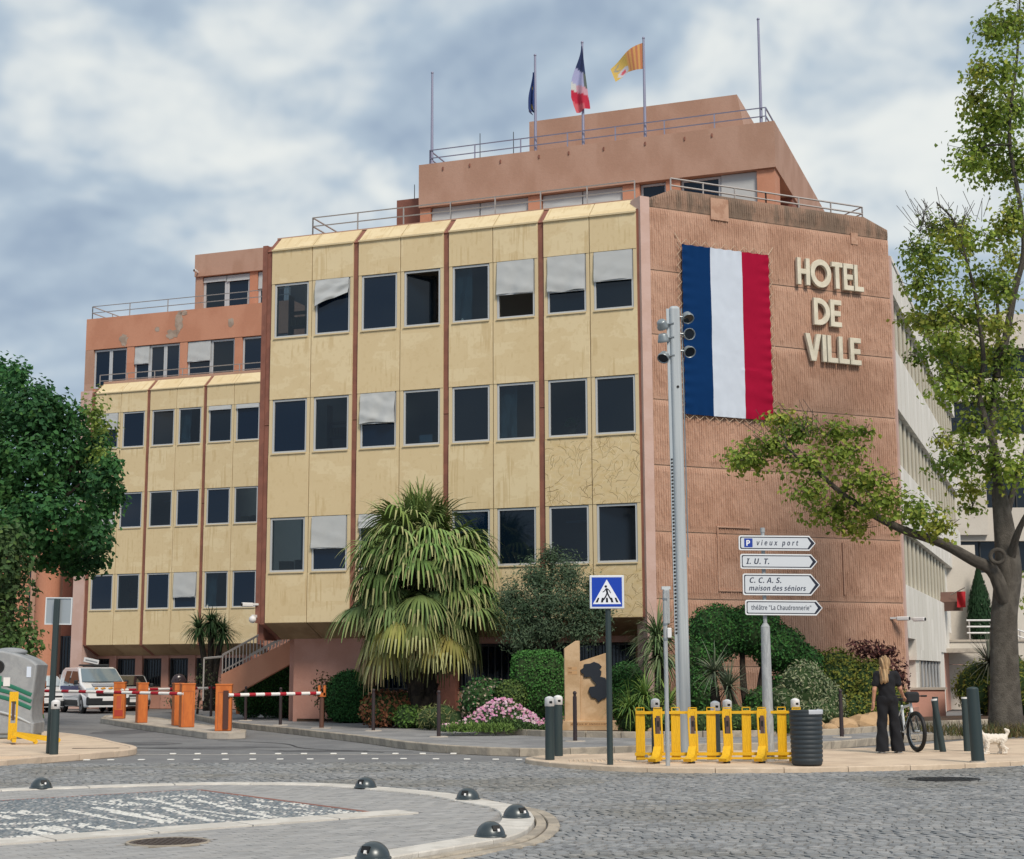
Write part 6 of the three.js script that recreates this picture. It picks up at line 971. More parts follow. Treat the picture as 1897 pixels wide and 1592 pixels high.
{ // verge under the right tree
  const t = thing('verge_grass', 'dry grass and weeds at the foot of the right-hand tree', 'grass'); t.userData.kind = 'stuff'; const F = new Foliage(); for (let i = 0; i < 2600; i++) { const x = rr(9.6, 14), z = rr(-38, -33.6 - Math.max(0, 10.6 - x) * 1.2); F.blade([V(x, .1, z), V(x + rr(-.05, .05), .1 + rr(.06, .16), z + rr(-.05, .05)), V(x + rr(-.14, .14), .1 + rr(.1, .3), z + rr(-.1, .1))], .02, tint(pick([[.13, .1, .045], [.1, .095, .035], [.06, .085, .03], [.16, .12, .06]]), .25)); } part('blades', F.build(), leafMatDense, t);
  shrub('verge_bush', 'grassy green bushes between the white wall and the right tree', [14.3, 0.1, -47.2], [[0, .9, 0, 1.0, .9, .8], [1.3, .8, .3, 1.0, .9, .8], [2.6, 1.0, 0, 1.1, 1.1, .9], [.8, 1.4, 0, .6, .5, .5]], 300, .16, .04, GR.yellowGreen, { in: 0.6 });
  yucca('grey spiky yucca against the white wall behind the right tree', 14.2, 0, -46.4, .9, [[0, 1.6, 0]], 160, 1.0, .05, [[.14, .14, .11], [.1, .11, .08]], { droop: .15 });
}
{ // cypress and far greenery on the right
  const t = thing('cypress_tree', 'narrow dark cypress beside the white stair at the right', 'tree', [19.2, 2.4, -63.6]); part('trunk', cyl(.1, .14, 2.4, 8), MT.barkDark, t, [0, -1.2, 0]); const F = new Foliage(); for (let i = 0; i < 5200; i++) { const y = Math.pow(rnd(), .8) * 3.4, r = .52 * Math.sin(Math.PI * Math.pow(Math.min(1, y / 3.5 + .06), .75)) * rr(.6, 1.02), a = rnd() * 6.283; F.leaf(V(Math.cos(a) * r, y, Math.sin(a) * r), V(rr(-.3, .3), 1, rr(-.3, .3)), V(Math.cos(a), .2, Math.sin(a)), .16, .06, tint([.022, .055, .025], .3)); } part('crown', F.build(), leafMatDense, t);
  const q = thing('far_tree', 'green tree behind the trunk at the right edge', 'tree', [18.4, 0, -50]); part('trunk', cyl(.12, .16, 3, 8), MT.barkDark, q, [0, 1.5, 0]); const H = new Foliage(); clumpLeaves(H, [[-.6, 4.2, 0, 1.2, 1.1], [.6, 3.4, 0, 1.2, 1.0], [-.2, 2.4, .2, 1.2, .9], [.4, 5.0, 0, 1, .8], [-.8, 1.2, 0, 1.0, 1.0], [.9, 1.6, 0, 1.0, 1.2]], 150, .18, .12, GR.plane, { bias: .4 }); part('crown', H.build(), leafMat, q);
}
// ---------- neighbouring buildings ----------
{ // salmon annexe beyond the left wing
  const t = thing('salmon_annexe', 'salmon rendered annexe with slit windows behind the left tree', 'building', [-20, 0, -71]);
  part('wall', boxUV(16, 8.6, 4, 0, 0), MT.salmon, t, [-9.85, 4.3, -2.0]); part('column', cyl(.55, .55, 8.4, 24), MT.salmon, t, [-1.35, 4.2, 0.1]); part('pilaster', box(0.22, 8.5, 0.5), MT.salmonDull, t, [-1.95, 4.25, 0.1]);
  for (const y of [1.9, 3.9, 5.9]) part('slit_window', box(0.16, 1.35, 0.06), MT.glassB, t, [-2.15, y + .7, 0.01]);
  part('recess', box(0.95, 8, 0.3), MT.brown, t, [-0.35, 4.0, -0.6]); { const d = sub('door', t, [-0.35, 0, -0.3]); part('grille', merge([0, 1, 2, 3, 4, 5].map(i => at(box(0.03, 1.6, 0.03), [-.38 + i * .15, 2.4, 0.05]))), MT.darkFrame, d); part('pane', box(.85, 1.7, .04), MT.glassB, d, [0, 2.4, 0]); part('leaf', box(.85, 1.5, .05), std(0x8f8a8c, .6), d, [0, .75, 0]); }
  part('roof_edge', box(16.2, .25, 4.3), MT.salmonDull, t, [-9.85, 8.73, -2]);
}
{ // white block behind the side wall
  const t = thing('white_block', 'white modern block with dark ribbon windows behind the right tree', 'building', [19.8, 0, -78]);
  part('core', boxUV(16, 19.4, 6, 0, 0, .5), MT.whiteWall, t, [8, 9.7, -3.4]);
  for (const [y0, y1] of [[0, 6.4], [8.0, 9.7], [11.4, 13.5], [15.2, 16.4], [18.0, 19.8]]) part('white_band', boxUV(16, y1 - y0, .5, rr(0, 9), 0, .5), MT.whiteWall, t, [8, (y0 + y1) / 2, -.2]);
  for (const [y0, y1] of [[6.4, 8.0], [9.7, 11.4], [13.5, 15.2], [16.4, 18.0]]) for (let i = 0; i < 8; i++) { const w = sub('window', t, [1 + i * 2, y0, -.32]); part('pane', box(1.93, y1 - y0, .03), MT.glassB, w, [0, (y1 - y0) / 2, 0]); part('mullion', box(.06, y1 - y0, .1), MT.darkFrame, w, [.98, (y1 - y0) / 2, .04]); }
  part('wall_section', boxUV(4.2, 4.6, .4, 3, 3, .5), MT.whiteWall, t, [2.2, 10.6, .1]); part('parapet_rail', merge([at(box(16, .05, .05), [8, 20.6, 0]), ...[0, 2, 4, 6, 8, 10, 12, 14, 16].map(x => at(box(.04, .8, .04), [x, 20.2, 0]))]), MT.rail, t);
}
{ // terrace wall and stair rails at the end of the side wall
  const t = thing('terrace_wall', 'pale terrace wall with white stair rails left of the right tree', 'wall', [17.6, 0, -62]);
  for (let i = 0; i < 3; i++) part('block_course', boxUV(9.5, .86, 1.0, i * 3, i, .6), MT.whiteWall, t, [4.2, .44 + i * .88, 0]); part('coping', box(9.6, .09, 1.1), MT.concrete, t, [4.2, 2.69, 0]);
  part('upper_wall', boxUV(2.6, 4, .4, 5, 5, .5), MT.whiteWall, t, [.4, 4.7, -2.4]);
  for (const y of [3.5, 3.25, 3.0]) { part('rail', bar([.5, y, .2], [1.5, y, .2], .035), MT.whitePlastic, t); part('rail', bar([1.5, y, .2], [4.5, y - 1.1, .2], .035), MT.whitePlastic, t); } for (const x of [.6, 1.5, 2.6]) part('rail_post', box(.05, .85, .05), MT.rail, t, [x, 3.1 - Math.max(0, x - 1.5) * .35, .2]);
}
{ const t = thing('shop_awning', 'small brown awning with a red cloth at the far end of the side wall', 'awning', [16.9, 4.3, -59.5], -0.4); part('canopy', at(box(.9, .05, .9), [0, 0, 0], [.5, 0, 0]), std(0x6b5147, .9), t); part('valance', box(.9, .35, .03), std(0x5d463e, .9), t, [0, -.35, .4]); part('pole', bar([0, .1, .2], [.6, .35, .6], .02), MT.rail, t);
  const g = new THREE.PlaneGeometry(.32, .6, 6, 8), p = g.attributes.position; for (let i = 0; i < p.count; i++) p.setZ(i, .08 * Math.sin(p.getX(i) * 16 + p.getY(i) * 5)); g.computeVertexNormals(); part('red_cloth', g, std(0xa3101e, .8, { side: THREE.DoubleSide }), t, [.42, -.1, .55]); }
{ const t = thing('low_wall', 'low pink planter wall beside the side entrance', 'wall', [12.6, 0, -48.6], 0.2); part('wall', boxUV(1.6, .95, .5, 1, 1), MT.pinkWall, t, [0, .47, 0]); part('coping', box(1.7, .07, .6), MT.concrete, t, [0, .98, 0]); }

// ---------- vehicles ----------
function car(name, label, p, turn, C) {
  const t = thing(name, label, C.cat, p, turn), hw = C.w / 2, belt = C.belt, tum = C.tum ?? 0.24;
  const hx = y => hw - Math.max(0, y - belt) * tum - Math.max(0, 0.45 - y) * 0.12;
  const s = new THREE.Shape(); s.moveTo(...C.prof[0]); for (const q of C.prof.slice(1)) s.lineTo(...q);
  const rw = C.r + 0.05; // underside with wheel arches
  s.lineTo(C.ax[1] + rw, C.low); s.absarc(C.ax[1], C.r, rw, -0.1, Math.PI + 0.1, false); s.lineTo(C.ax[0] + rw, C.low); s.absarc(C.ax[0], C.r, rw, -0.1, Math.PI + 0.1, false); s.closePath();
  const g = new THREE.ExtrudeGeometry(s, { depth: C.w - 0.16, bevelEnabled: true, bevelSize: 0.06, bevelThickness: 0.08, bevelSegments: 4, bevelOffset: -0.06, curveSegments: 10 });
  g.translate(0, 0, -(C.w - 0.16) / 2); g.rotateY(-Math.PI / 2); // profile x -> +z forward
  const q = g.attributes.position; for (let i = 0; i < q.count; i++) { const y = q.getY(i), z = q.getZ(i); let k = hx(y) / hw; k *= 1 - 0.10 * smooth(C.ax[1] + .2, C.prof[C.fi][0], z) ** 2 - 0.05 * smooth(-C.ax[0] + .3, C.L / 2, -z) ** 2; q.setX(i, q.getX(i) * k); } g.computeVertexNormals();
  part('body', g, C.paint, t);
  const gl = new THREE.MeshPhysicalMaterial({ color: 0x0a0f14, roughness: .05 }), wg = new THREE.MeshPhysicalMaterial({ color: C.wind ?? 0x66757c, roughness: .08, clearcoat: 1 });
  for (const sx of [-1, 1]) for (const w of C.side) { const sh = new THREE.ShapeGeometry(new THREE.Shape(w.map(a => new THREE.Vector2(...a)))), v = sh.attributes.position; for (let i = 0; i < v.count; i++) { const z = v.getX(i), y = v.getY(i); v.setXYZ(i, sx * (hx(y) + 0.006), y, z); } if (sx > 0) { const ix = sh.index.array; for (let i = 0; i < ix.length; i += 3) { const a = ix[i]; ix[i] = ix[i + 1]; ix[i + 1] = a; } } sh.computeVertexNormals(); part('side_window', sh, gl, t); }
  const quad = (a, b, in0, in1, off) => { const [z0, y0] = a, [z1, y1] = b, L = Math.hypot(z1 - z0, y1 - y0), nz = (y0 - y1) / L * -off, ny = (z0 - z1) / L * off, g2 = new THREE.BufferGeometry(), x0 = hx(y0) - in0, x1 = hx(y1) - in1; const P = []; for (let i = 0; i <= 6; i++) { const k = i / 6 * 2 - 1, bow = (1 - k * k) * C.bow; P.push([k * x0, y0 + ny, z0 + nz + bow], [k * x1, y1 + ny, z1 + nz + bow]); } const pos = P.flat(), idx = []; for (let i = 0; i < 6; i++) { const a = i * 2; idx.push(a, a + 2, a + 1, a + 1, a + 2, a + 3); } g2.setAttribute('position', new THREE.Float32BufferAttribute(pos, 3)); g2.setIndex(idx); g2.computeVertexNormals(); return g2; };
  part('windscreen', quad(C.ws[0], C.ws[1], .07, .07, .02), wg, t);
  for (const ax of C.ax) for (const sx of [-1, 1]) { const w = sub('wheel', t, [sx * (hw - .13), C.r, ax]); part('tyre', at(new THREE.TorusGeometry(C.r - .085, .095, 12, 28), null, [0, Math.PI / 2, 0]), MT.black, w); part('rim', at(cyl(C.r - .11, C.r - .11, .13, 20), [sx * .03, 0, 0], [0, 0, Math.PI / 2]), std(0x8b9094, .35, { metalness: .6 }), w); part('hub', at(cyl(.05, .05, .16, 10), [sx * .03, 0, 0], [0, 0, Math.PI / 2]), MT.blackPlastic, w); }
  for (const sx of [-1, 1]) { part('headlight', rbox(...C.hl.s, .03), new THREE.MeshPhysicalMaterial({ color: 0xaab4ba, roughness: .1, clearcoat: 1 }), t, [sx * C.hl.p[0], C.hl.p[1], C.hl.p[2]], [C.hl.t ?? -.3, sx * .35, 0]); const m = sub('mirror', t, [sx * (hx(belt) + .1), belt + .12, C.ws[0][0] - .15]); part('shell', rbox(.16, .16, .1, .04), MT.blackPlastic, m); part('stalk', box(.12, .04, .05), MT.blackPlastic, m, [-sx * .1, -.06, 0]); }
  part('bumper', rbox(C.w - .12, C.bump[1], .2, .06), C.bumpM, t, [0, C.bump[0], C.prof[C.fi][0] - .06]); part('grille', rbox(C.w * .55, .16, .06, .02), MT.black, t, [0, C.bump[2], C.prof[C.fi][0] + .0]); part('number_plate', box(.5, .11, .012), MT.whitePlastic, t, [0, C.bump[0] + .06, C.prof[C.fi][0] + .05]);
  part('underside', box(C.w - .3, .2, C.L - .8), MT.black, t, [0, C.low + .12, 0]); return t;
}
const white = new THREE.MeshPhysicalMaterial({ color: 0xd9dbdc, roughness: .3, clearcoat: .8, clearcoatRoughness: .1 }), silver = new THREE.MeshPhysicalMaterial({ color: 0xb4b7b8, roughness: .3, metalness: .3, clearcoat: .8 });
{
  const t = car('white_van', 'white municipal van with blue stripe and a tilted roof board behind the barrier', [-17.1, -0.03, -63.6], 0.54, { cat: 'van', w: 1.84, L: 4.4, belt: 1.12, low: .24, r: .33, ax: [-1.38, 1.34], fi: 8, bow: .06, paint: white, bumpM: MT.blackPlastic,
    prof: [[-2.12, .3], [-2.16, .85], [-2.1, 1.45], [-1.98, 1.74], [-1.7, 1.82], [.15, 1.83], [.42, 1.78], [1.22, 1.2], [2.12, .86], [2.16, .62], [2.12, .26]], ws: [[1.2, 1.24], [.46, 1.76]],
    side: [[[-.35, 1.18], [.5, 1.18], [.98, 1.28], [.42, 1.66], [-.35, 1.68]], [[-1.25, 1.18], [-.5, 1.18], [-.5, 1.68], [-1.25, 1.68]]], hl: { s: [.34, .16, .12], p: [.68, .93, 1.92], t: -.5 }, bump: [.5, .34, .72] });
  for (const sx of [-1, 1]) { part('blue_stripe', box(.012, .16, 2.6), std(0x1c2c6b, .5), t, [sx * .93, 1.0, -.3]); part('door_handle', box(.02, .03, .16), MT.blackPlastic, t, [sx * .93, 1.1, -.25]); part('sill_trim', box(.03, .22, 1.9), MT.blackPlastic, t, [sx * .915, .42, 0]); }
  part('bonnet_marking', at(box(1.0, .01, .28), null, [.36, 0, 0]), std(0x8d9096, .6), t, [0, 1.125, 1.52]); for (const x of [-.45, -.15, .15, .45]) part('chevron', at(box(.2, .01, .12), null, [.36, .5, 0]), std(0xc58a2a, .6), t, [x, 1.0, 1.86]);
  { const b = sub('light_bar', t, [0, 1.86, -.1]); part('bar', rbox(1.2, .07, .28, .03), MT.blackPlastic, b, [0, .05, 0]); part('feet', box(.9, .05, .12), MT.black, b, [0, .01, 0]); part('message_board', at(rbox(.62, .2, .05, .01), null, [-.25, 0, -.22]), std(0xb6babd, .5), b, [-.12, .22, 0]); part('board_lettering', at(box(.5, .05, .01), null, [-.25, 0, -.22]), std(0x6f767c, .6), b, [-.12, .22, .035]); }
}
const hatch = { cat: 'car', w: 1.78, L: 4.2, belt: .95, low: .2, r: .32, ax: [-1.28, 1.3], fi: 8, bow: .08, paint: white, bumpM: MT.blackPlastic, prof: [[-2.02, .28], [-2.06, .8], [-1.95, 1.02], [-1.5, 1.4], [-1.0, 1.5], [.05, 1.5], [.3, 1.46], [1.1, 1.02], [2.04, .76], [2.08, .55], [2.02, .22]], ws: [[1.06, 1.06], [.32, 1.45]], side: [[[-1.2, 1.0], [.75, 1.0], [.25, 1.36], [-.9, 1.38]]], hl: { s: [.38, .14, .14], p: [.66, .72, 1.88], t: -.5 }, bump: [.38, .24, .6], wind: 0x9fb0b8 };
car('white_car', 'white hatchback parked left of the white van', [-20.0, -0.03, -65.6], 0.55, hatch); 
car('silver_car', 'silver car parked behind the white van on its right', [-16.75, -0.03, -67.4], 0.35, { ...hatch, paint: silver, wind: 0x0c1116 });
{ // parked scooter
  const t = thing('motor_scooter', 'dark motor scooter parked by the stair behind the barrier', 'scooter', [-13.4, -0.03, -62.2], 0.35);
  for (const z of [-.62, .62]) { const w = sub('wheel', t, [0, .27, z]); part('tyre', at(new THREE.TorusGeometry(.21, .065, 10, 24), null, [0, Math.PI / 2, 0]), MT.black, w); part('rim', at(cyl(.15, .15, .06, 16), null, [0, 0, Math.PI / 2]), MT.steel, w); }
  const s = new THREE.Shape([[-.85, .55], [-.5, .42], [-.1, .3], [.25, .3], [.42, .95], [.5, 1.0], [.55, .9], [.4, .35], [.62, .5], [.75, .45], [.5, .2], [-.3, .18], [-.55, .3]].map(p => new THREE.Vector2(...p))); const g = new THREE.ExtrudeGeometry(s, { depth: .26, bevelEnabled: true, bevelSize: .03, bevelThickness: .04, bevelSegments: 3 }); g.translate(0, 0, -.13); g.rotateY(-Math.PI / 2); part('body', g, new THREE.MeshPhysicalMaterial({ color: 0x15171c, roughness: .3, clearcoat: .7 }), t);
  part('seat', rbox(.3, .14, .85, .06, 3), MT.black, t, [0, .74, -.4]); part('handlebar', bar([-.34, 1.08, .42], [.34, 1.08, .42], .022), MT.blackPlastic, t); part('windshield', at(new THREE.SphereGeometry(.3, 14, 10, 0, Math.PI), [0, 1.22, .42], null, [1, 1.1, .5]), new THREE.MeshPhysicalMaterial({ color: 0x3c3236, roughness: .2 }), t); part('headlight', at(sph(.1, 12), null, null, [1.2, .8, .5]), MT.whitePlastic, t, [0, .92, .56]); part('tail_light', box(.16, .06, .05), std(0x8c1018, .4), t, [0, .66, -.86]); part('top_box', rbox(.36, .26, .32, .06), MT.blackPlastic, t, [0, .98, -.82]); part('mudguard', at(new THREE.TorusGeometry(.29, .04, 8, 16, 2), null, [0, Math.PI / 2, .6]), MT.blackPlastic, t, [0, .27, .62]);
}
// bicycle
{
  const t = thing('bicycle', 'white framed bicycle with black fat tyres held by the person', 'bicycle', [7.33, 0.075, -29.2], 0.08); t.rotation.z = 0; const R = .33;
  for (const [z, k] of [[.56, 0], [-.56, 1]]) { const w = sub('wheel', t, [0, R + .035, z], k ? 0 : .12); part('tyre', at(new THREE.TorusGeometry(R, .038, 10, 36), null, [0, Math.PI / 2, 0]), MT.black, w); part('rim', at(new THREE.TorusGeometry(R - .045, .012, 6, 32), null, [0, Math.PI / 2, 0]), MT.steel, w); const sp = []; for (let i = 0; i < 18; i++) { const a = i / 18 * 6.283; sp.push(bar([i % 2 ? .03 : -.03, 0, 0], [0, Math.cos(a) * (R - .05), Math.sin(a) * (R - .05)], .0025, 4)); } part('spokes', merge(sp), MT.steel, w); part('hub', at(cyl(.03, .03, .1, 10), null, [0, 0, Math.PI / 2]), MT.steel, w); }
  const y0 = R + .035, wf = new THREE.MeshPhysicalMaterial({ color: 0xdfe4e6, roughness: .3, clearcoat: .6 });
  const F = [[[0, .33, -.08], [0, .82, -.2], .022], [[0, .33, -.08], [0, .72, .34], .032], [[0, .78, -.19], [0, .84, .31], .024], [[-.05, y0, -.56], [-.02, .33, -.08], .014], [[.05, y0, -.56], [.02, .33, -.08], .014], [[-.05, y0, -.56], [-.015, .76, -.18], .012], [[.05, y0, -.56], [.015, .76, -.18], .012], [[0, .7, .35], [0, .92, .28], .028]]; part('frame', merge(F.map(([a, b, r]) => bar(a, b, r, 10))), wf, t);
  part('fork', merge([bar([-.06, y0, .56], [-.06, .68, .36], .018), bar([.06, y0, .56], [.06, .68, .36], .018), bar([-.07, .68, .36], [.07, .68, .36], .024)]), MT.blackPlastic, t); part('handlebar', merge([bar([-.3, 1.0, .26], [.3, 1.0, .26], .013), bar([0, .92, .28], [0, 1.0, .26], .018), bar([-.33, 1.0, .24], [-.22, 1.0, .27], .018), bar([.22, 1.0, .27], [.33, 1.0, .24], .018)]), MT.black, t);
  part('saddle', at(sph(.12, 14), null, null, [.6, .3, 1.15]), MT.black, t, [0, .93, -.24]); part('seat_post', bar([0, .8, -.2], [0, .92, -.24], .014), MT.black, t); part('crank', merge([at(new THREE.TorusGeometry(.08, .008, 6, 20), [.05, .33, -.08], [0, Math.PI / 2, 0]), bar([.06, .33, -.08], [.06, .2, .02], .01), bar([-.06, .33, -.08], [-.06, .46, -.18], .01), at(box(.09, .02, .06), [.11, .2, .02]), at(box(.09, .02, .06), [-.11, .46, -.18])]), MT.blackPlastic, t); part('battery', sbar([0, .4, -.02], [0, .66, .26], .06, .07), MT.black, t); part('bag', rbox(.26, .2, .16, .05), std(0x24262a, .9), t, [0, .98, .38]);
}
// ---------- person and dog ----------
const seg = (p, a, b, ra, rb) => { const bx = b[0] - a[0], by = b[1] - a[1], bz = b[2] - a[2], px = p[0] - a[0], py = p[1] - a[1], pz = p[2] - a[2], t = Math.max(0, Math.min(1, (px * bx + py * by + pz * bz) / (bx * bx + by * by + bz * bz + 1e-9))); return Math.hypot(px - bx * t, py - by * t, pz - bz * t) - lerp(ra, rb, t); };
const ell = (p, c, r) => { const k = Math.hypot((p[0] - c[0]) / r[0], (p[1] - c[1]) / r[1], (p[2] - c[2]) / r[2]); return (k - 1) * Math.min(...r); };
const smin = (a, b, k) => { const h = Math.max(0, Math.min(1, 0.5 + 0.5 * (b - a) / k)); return lerp(b, a, h) - k * h * (1 - h); };
function sdfMesh(c, s, N, f) {
  const mc = new MarchingCubes(N, MT.black, false, false, 160000), H = N / 2; mc.isolation = 0;
  for (let k = 0; k < N; k++) for (let j = 0; j < N; j++) for (let i = 0; i < N; i++) mc.field[i + j * N + k * N * N] = -f([c[0] + (i - H) / H * s, c[1] + (j - H) / H * s, c[2] + (k - H) / H * s]);
  mc.update(); const n = mc.count, P = mc.positionArray.slice(0, n * 3), Nn = new Float32Array(n * 3), e = 0.004;
  for (let i = 0; i < n; i++) { const p = [0, 1, 2].map(q => c[q] + P[i * 3 + q] * s); for (let q = 0; q < 3; q++) P[i * 3 + q] = p[q]; const g = [0, 1, 2].map(q => { const a = [...p], b = [...p]; a[q] += e; b[q] -= e; return f(a) - f(b); }), L = Math.hypot(...g) || 1; for (let q = 0; q < 3; q++) Nn[i * 3 + q] = g[q] / L; }
  const g = new THREE.BufferGeometry(); g.setAttribute('position', new THREE.BufferAttribute(P, 3)); g.setAttribute('normal', new THREE.BufferAttribute(Nn, 3)); return g;
}
{
  const t = thing('person', 'person with long fair hair in black top and trousers seen from behind', 'person', [6.78, 0.072, -28.3], 0.05);
  const J = { sL: [-.165, 1.40, 0], eL: [-.235, 1.13, .03], wL: [-.25, .89, -.02], sR: [.165, 1.40, 0], eR: [.25, 1.15, -.02], wR: [.36, 1.0, -.2], nk: [0, 1.44, -.01], hd: [-.02, 1.6, -.03] };
  const bodyF = p => {
    let d = seg(p, [0, .95, 0], [0, 1.32, -.01], .12, .135); d = smin(d, seg(p, J.sL, J.sR, .06, .06), .07); d = smin(d, seg(p, J.nk, J.hd, .05, .05), .03); d = smin(d, ell(p, J.hd, [.075, .108, .095]), .02); d = smin(d, ell(p, [-.02, 1.575, -.125], [.014, .02, .02]), .012);
    d = smin(d, seg(p, J.sL, J.eL, .05, .038), .03); d = smin(d, seg(p, J.eL, J.wL, .038, .026), .015); d = smin(d, seg(p, J.sR, J.eR, .05, .038), .03); d = smin(d, seg(p, J.eR, J.wR, .038, .026), .015);
    for (const [h, k, a, f] of [[[-.09, .92, 0], [-.11, .5, -.02], [-.12, .09, .05], [-.135, .04, -.1]], [[.09, .92, 0], [.115, .5, -.01], [.15, .09, .02], [.18, .04, -.12]]]) { d = smin(d, seg(p, h, k, .085, .055), .05); d = smin(d, seg(p, k, a, .055, .036), .02); d = smin(d, seg(p, a, f, .036, .03), .02); }
    return d;
  };
  const hand = (w, dir, curl, sx) => { const d = V(...dir).normalize(), side = V(sx * .2, 0, 1).addScaledVector(d, -d.z).normalize(), nrm = d.clone().cross(side); const pl = V(...w), palm = pl.clone().addScaledVector(d, .075), ch = []; for (let k = 0; k < 4; k++) { const b = palm.clone().addScaledVector(side, (k - 1.5) * .019), L = [.062, .072, .068, .052][k], m = b.clone().addScaledVector(d, L * .55).addScaledVector(nrm, curl * .2 * L), e = m.clone().addScaledVector(d, L * .35).addScaledVector(nrm, curl * .6 * L); ch.push([b.toArray(), m.toArray(), .0085], [m.toArray(), e.toArray(), .0078]); } const tb = pl.clone().addScaledVector(d, .03).addScaledVector(side, -.03), tm = tb.clone().addScaledVector(d, .03).addScaledVector(side, -.02); ch.push([tb.toArray(), tm.toArray(), .0105], [tm.toArray(), tm.clone().addScaledVector(d, .028).toArray(), .0085]); const s1 = pl.clone().addScaledVector(side, .018).toArray(), s2 = pl.clone().addScaledVector(side, -.018).toArray(), q1 = palm.clone().addScaledVector(side, .026).toArray(), q2 = palm.clone().addScaledVector(side, -.026).toArray();
    const f = p => { let v = smin(seg(p, s1, q1, .018, .014), seg(p, s2, q2, .018, .014), .02); v = smin(v, seg(p, w, palm.toArray(), .024, .016), .02); for (const [a, b, r] of ch) v = smin(v, seg(p, a, b, r, r * .9), .004); return v; }; const c = pl.clone().addScaledVector(d, .075).toArray(); return sdfMesh(c, .13, 64, f); };
  const noUv = g => { g.deleteAttribute('uv'); return g; };
  part('body', mergeGeometries([sdfMesh([0, .9, -.02], .95, 118, bodyF), hand(J.wL, [-.05, -1, -.1], .5, 1), hand(J.wR, [.55, -.35, -.7], .9, -1)].map(noUv)), std(0xb98a72, .6), t);
  const shirtF = p => { let d = seg(p, [0, .98, 0], [0, 1.3, -.01], .15, .15); d = smin(d, seg(p, [-.14, 1.39, 0], [.14, 1.39, 0], .075, .075), .08); d = smin(d, seg(p, J.sL, [-.205, 1.23, .015], .066, .07), .04); d = smin(d, seg(p, J.sR, [.215, 1.25, -.01], .066, .07), .04); d += .006 * Math.sin(p[1] * 34 + p[0] * 22) * Math.sin(p[0] * 18 + p[2] * 25); return Math.max(d, .84 - p[1], p[1] - 1.47, -(ell(p, [0, 1.5, -.02], [.075, .06, .09]))); };
  const trouF = p => { let d = seg(p, [-.06, .96, 0], [.06, .96, 0], .13, .13); for (const [h, k, a] of [[[-.085, .9, 0], [-.11, .5, -.01], [-.13, .03, .03]], [[.085, .9, 0], [.12, .5, 0], [.165, .03, 0]]]) { d = smin(d, seg(p, h, k, .105, .085), .04); d = smin(d, seg(p, k, a, .085, .125), .03); } d += .006 * Math.sin(p[1] * 20 + p[0] * 30); return Math.max(d, .035 - p[1], p[1] - 1.02); };
  const ck = std(0x101219, .9); part('top', sdfMesh([0, 1.16, 0], .42, 84, shirtF), ck, t); part('trousers', sdfMesh([.02, .52, 0], .56, 96, trouF), ck, t);
  const hairF = p => { let d = ell(p, [-.02, 1.625, -.01], [.098, .115, .112]); d = smin(d, seg(p, [-.03, 1.58, .06], [-.07, 1.3, .13], .085, .06), .05); d = smin(d, seg(p, [-.09, 1.5, .05], [-.12, 1.26, .09], .05, .03), .04); d += .008 * Math.sin(p[0] * 120 + p[1] * 10) + .004 * Math.sin(p[0] * 60 - p[1] * 30); return Math.max(d, -ell(p, [-.02, 1.57, -.13], [.09, .13, .09])); };
  part('hair', sdfMesh([-.04, 1.5, .02], .3, 84, hairF), rough([180, 152, 116], [136, 108, 78], { scale: 8, s: 401, rep: 2, k: 20, bump: 0, stretch: .3 }), t).geometry.setAttribute('uv', new THREE.Float32BufferAttribute(new Float32Array(t.children[t.children.length - 1].geometry.attributes.position.count * 2).map((_, i) => { const q = t.children[t.children.length - 1].geometry.attributes.position.array, k = Math.floor(i / 2); return i % 2 ? q[k * 3 + 1] : q[k * 3] * 3; }), 2));
  for (const [x, z] of [[-.135, -.02], [.18, -.05]]) { const s = sub('shoe', t, [x, 0, z]); part('upper', at(sph(.06, 14), null, null, [.8, .75, 2.0]), MT.black, s, [0, .05, 0]); part('sole', rbox(.095, .028, .25, .012), MT.whitePlastic, s, [0, .016, 0]); }
  for (const sx of [-1, 1]) { part('eye', sph(.011, 8), MT.black, t, [-.02 + sx * .032, 1.605, -.112]); part('ear', at(sph(.02, 8), null, null, [.4, 1, .7]), std(0xb98a72, .6), t, [-.02 + sx * .076, 1.59, -.03]); } part('mouth', at(sph(.018, 8), null, null, [1, .3, .4]), std(0x8c4a44, .6), t, [-.02, 1.54, -.112]);
}
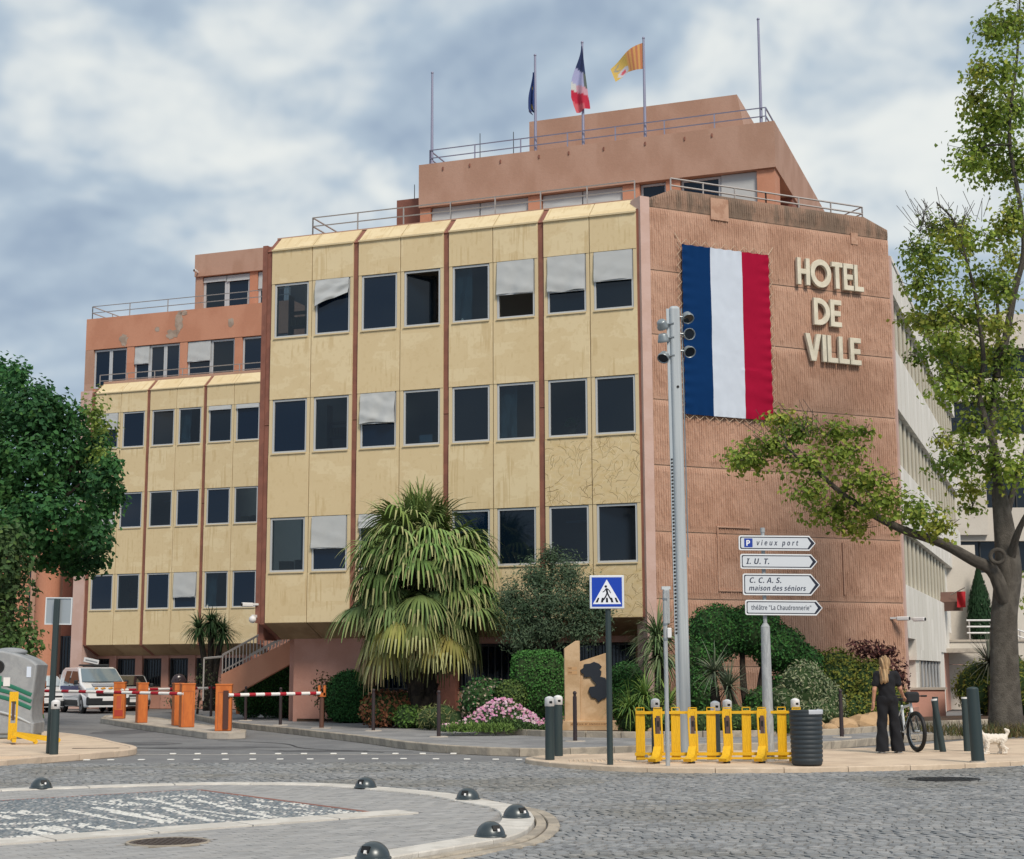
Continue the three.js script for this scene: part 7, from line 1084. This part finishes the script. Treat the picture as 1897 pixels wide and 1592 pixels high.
{
  const t = thing('small_dog', 'small white fluffy dog walking behind the tall bollard', 'dog', [8.52, 0.072, -27.8], 0.12);
  const dogF = p => {
    let d = seg(p, [-.13, .27, 0], [.02, .265, 0], .092, .082); d = smin(d, seg(p, [.02, .265, 0], [.17, .275, 0], .078, .085), .04); d = smin(d, seg(p, [-.17, .3, 0], [-.235, .37, 0], .06, .05), .03); d = smin(d, ell(p, [-.27, .39, 0], [.065, .06, .06]), .025); d = smin(d, seg(p, [-.29, .375, 0], [-.345, .365, 0], .032, .022), .012);
    for (const z of [-.035, .035]) d = smin(d, seg(p, [-.25, .42, z * 1.5], [-.235, .35, z * 2.1], .022, .018), .01);
    for (const [hx, z, fx] of [[-.14, .05, -.17], [-.13, -.05, -.09]]) { d = smin(d, seg(p, [hx, .24, z], [hx - .005, .13, z], .045, .034), .02); d = smin(d, seg(p, [hx - .005, .13, z], [fx, .025, z], .032, .028), .015); d = smin(d, seg(p, [fx, .024, z], [fx - .03, .02, z], .026, .02), .01); }
    for (const [z, fx] of [[.05, .21], [-.05, .15]]) { d = smin(d, seg(p, [.15, .25, z], [.13, .15, z], .058, .04), .02); d = smin(d, seg(p, [.13, .15, z], [fx, .09, z], .036, .03), .015); d = smin(d, seg(p, [fx, .09, z], [fx - .02, .024, z], .028, .026), .012); d = smin(d, seg(p, [fx - .02, .022, z], [fx - .055, .02, z], .024, .02), .01); }
    d = smin(d, seg(p, [.23, .31, 0], [.27, .40, 0], .03, .03), .02); d = smin(d, seg(p, [.27, .40, 0], [.22, .43, .01], .03, .022), .02);
    return d + .012 * (vnoise(p[0] * 45 + p[2] * 30, p[1] * 45, 0, 3) - .5);
  };
  const noUv = g => { g.deleteAttribute('uv'); return g; }; part('body', noUv(sdfMesh([-.03, .22, 0], .36, 100, dogF)), std(0xd9d2c6, .95), t);
  part('nose', sph(.014, 8), MT.black, t, [-.368, .37, 0]); for (const z of [-.03, .03]) part('eye', sph(.009, 8), MT.black, t, [-.325, .41, z]);
}
scene.traverse(o => { if (o.isMesh) { o.castShadow = true; o.receiveShadow = true; } });
renderer.render(scene, camera);
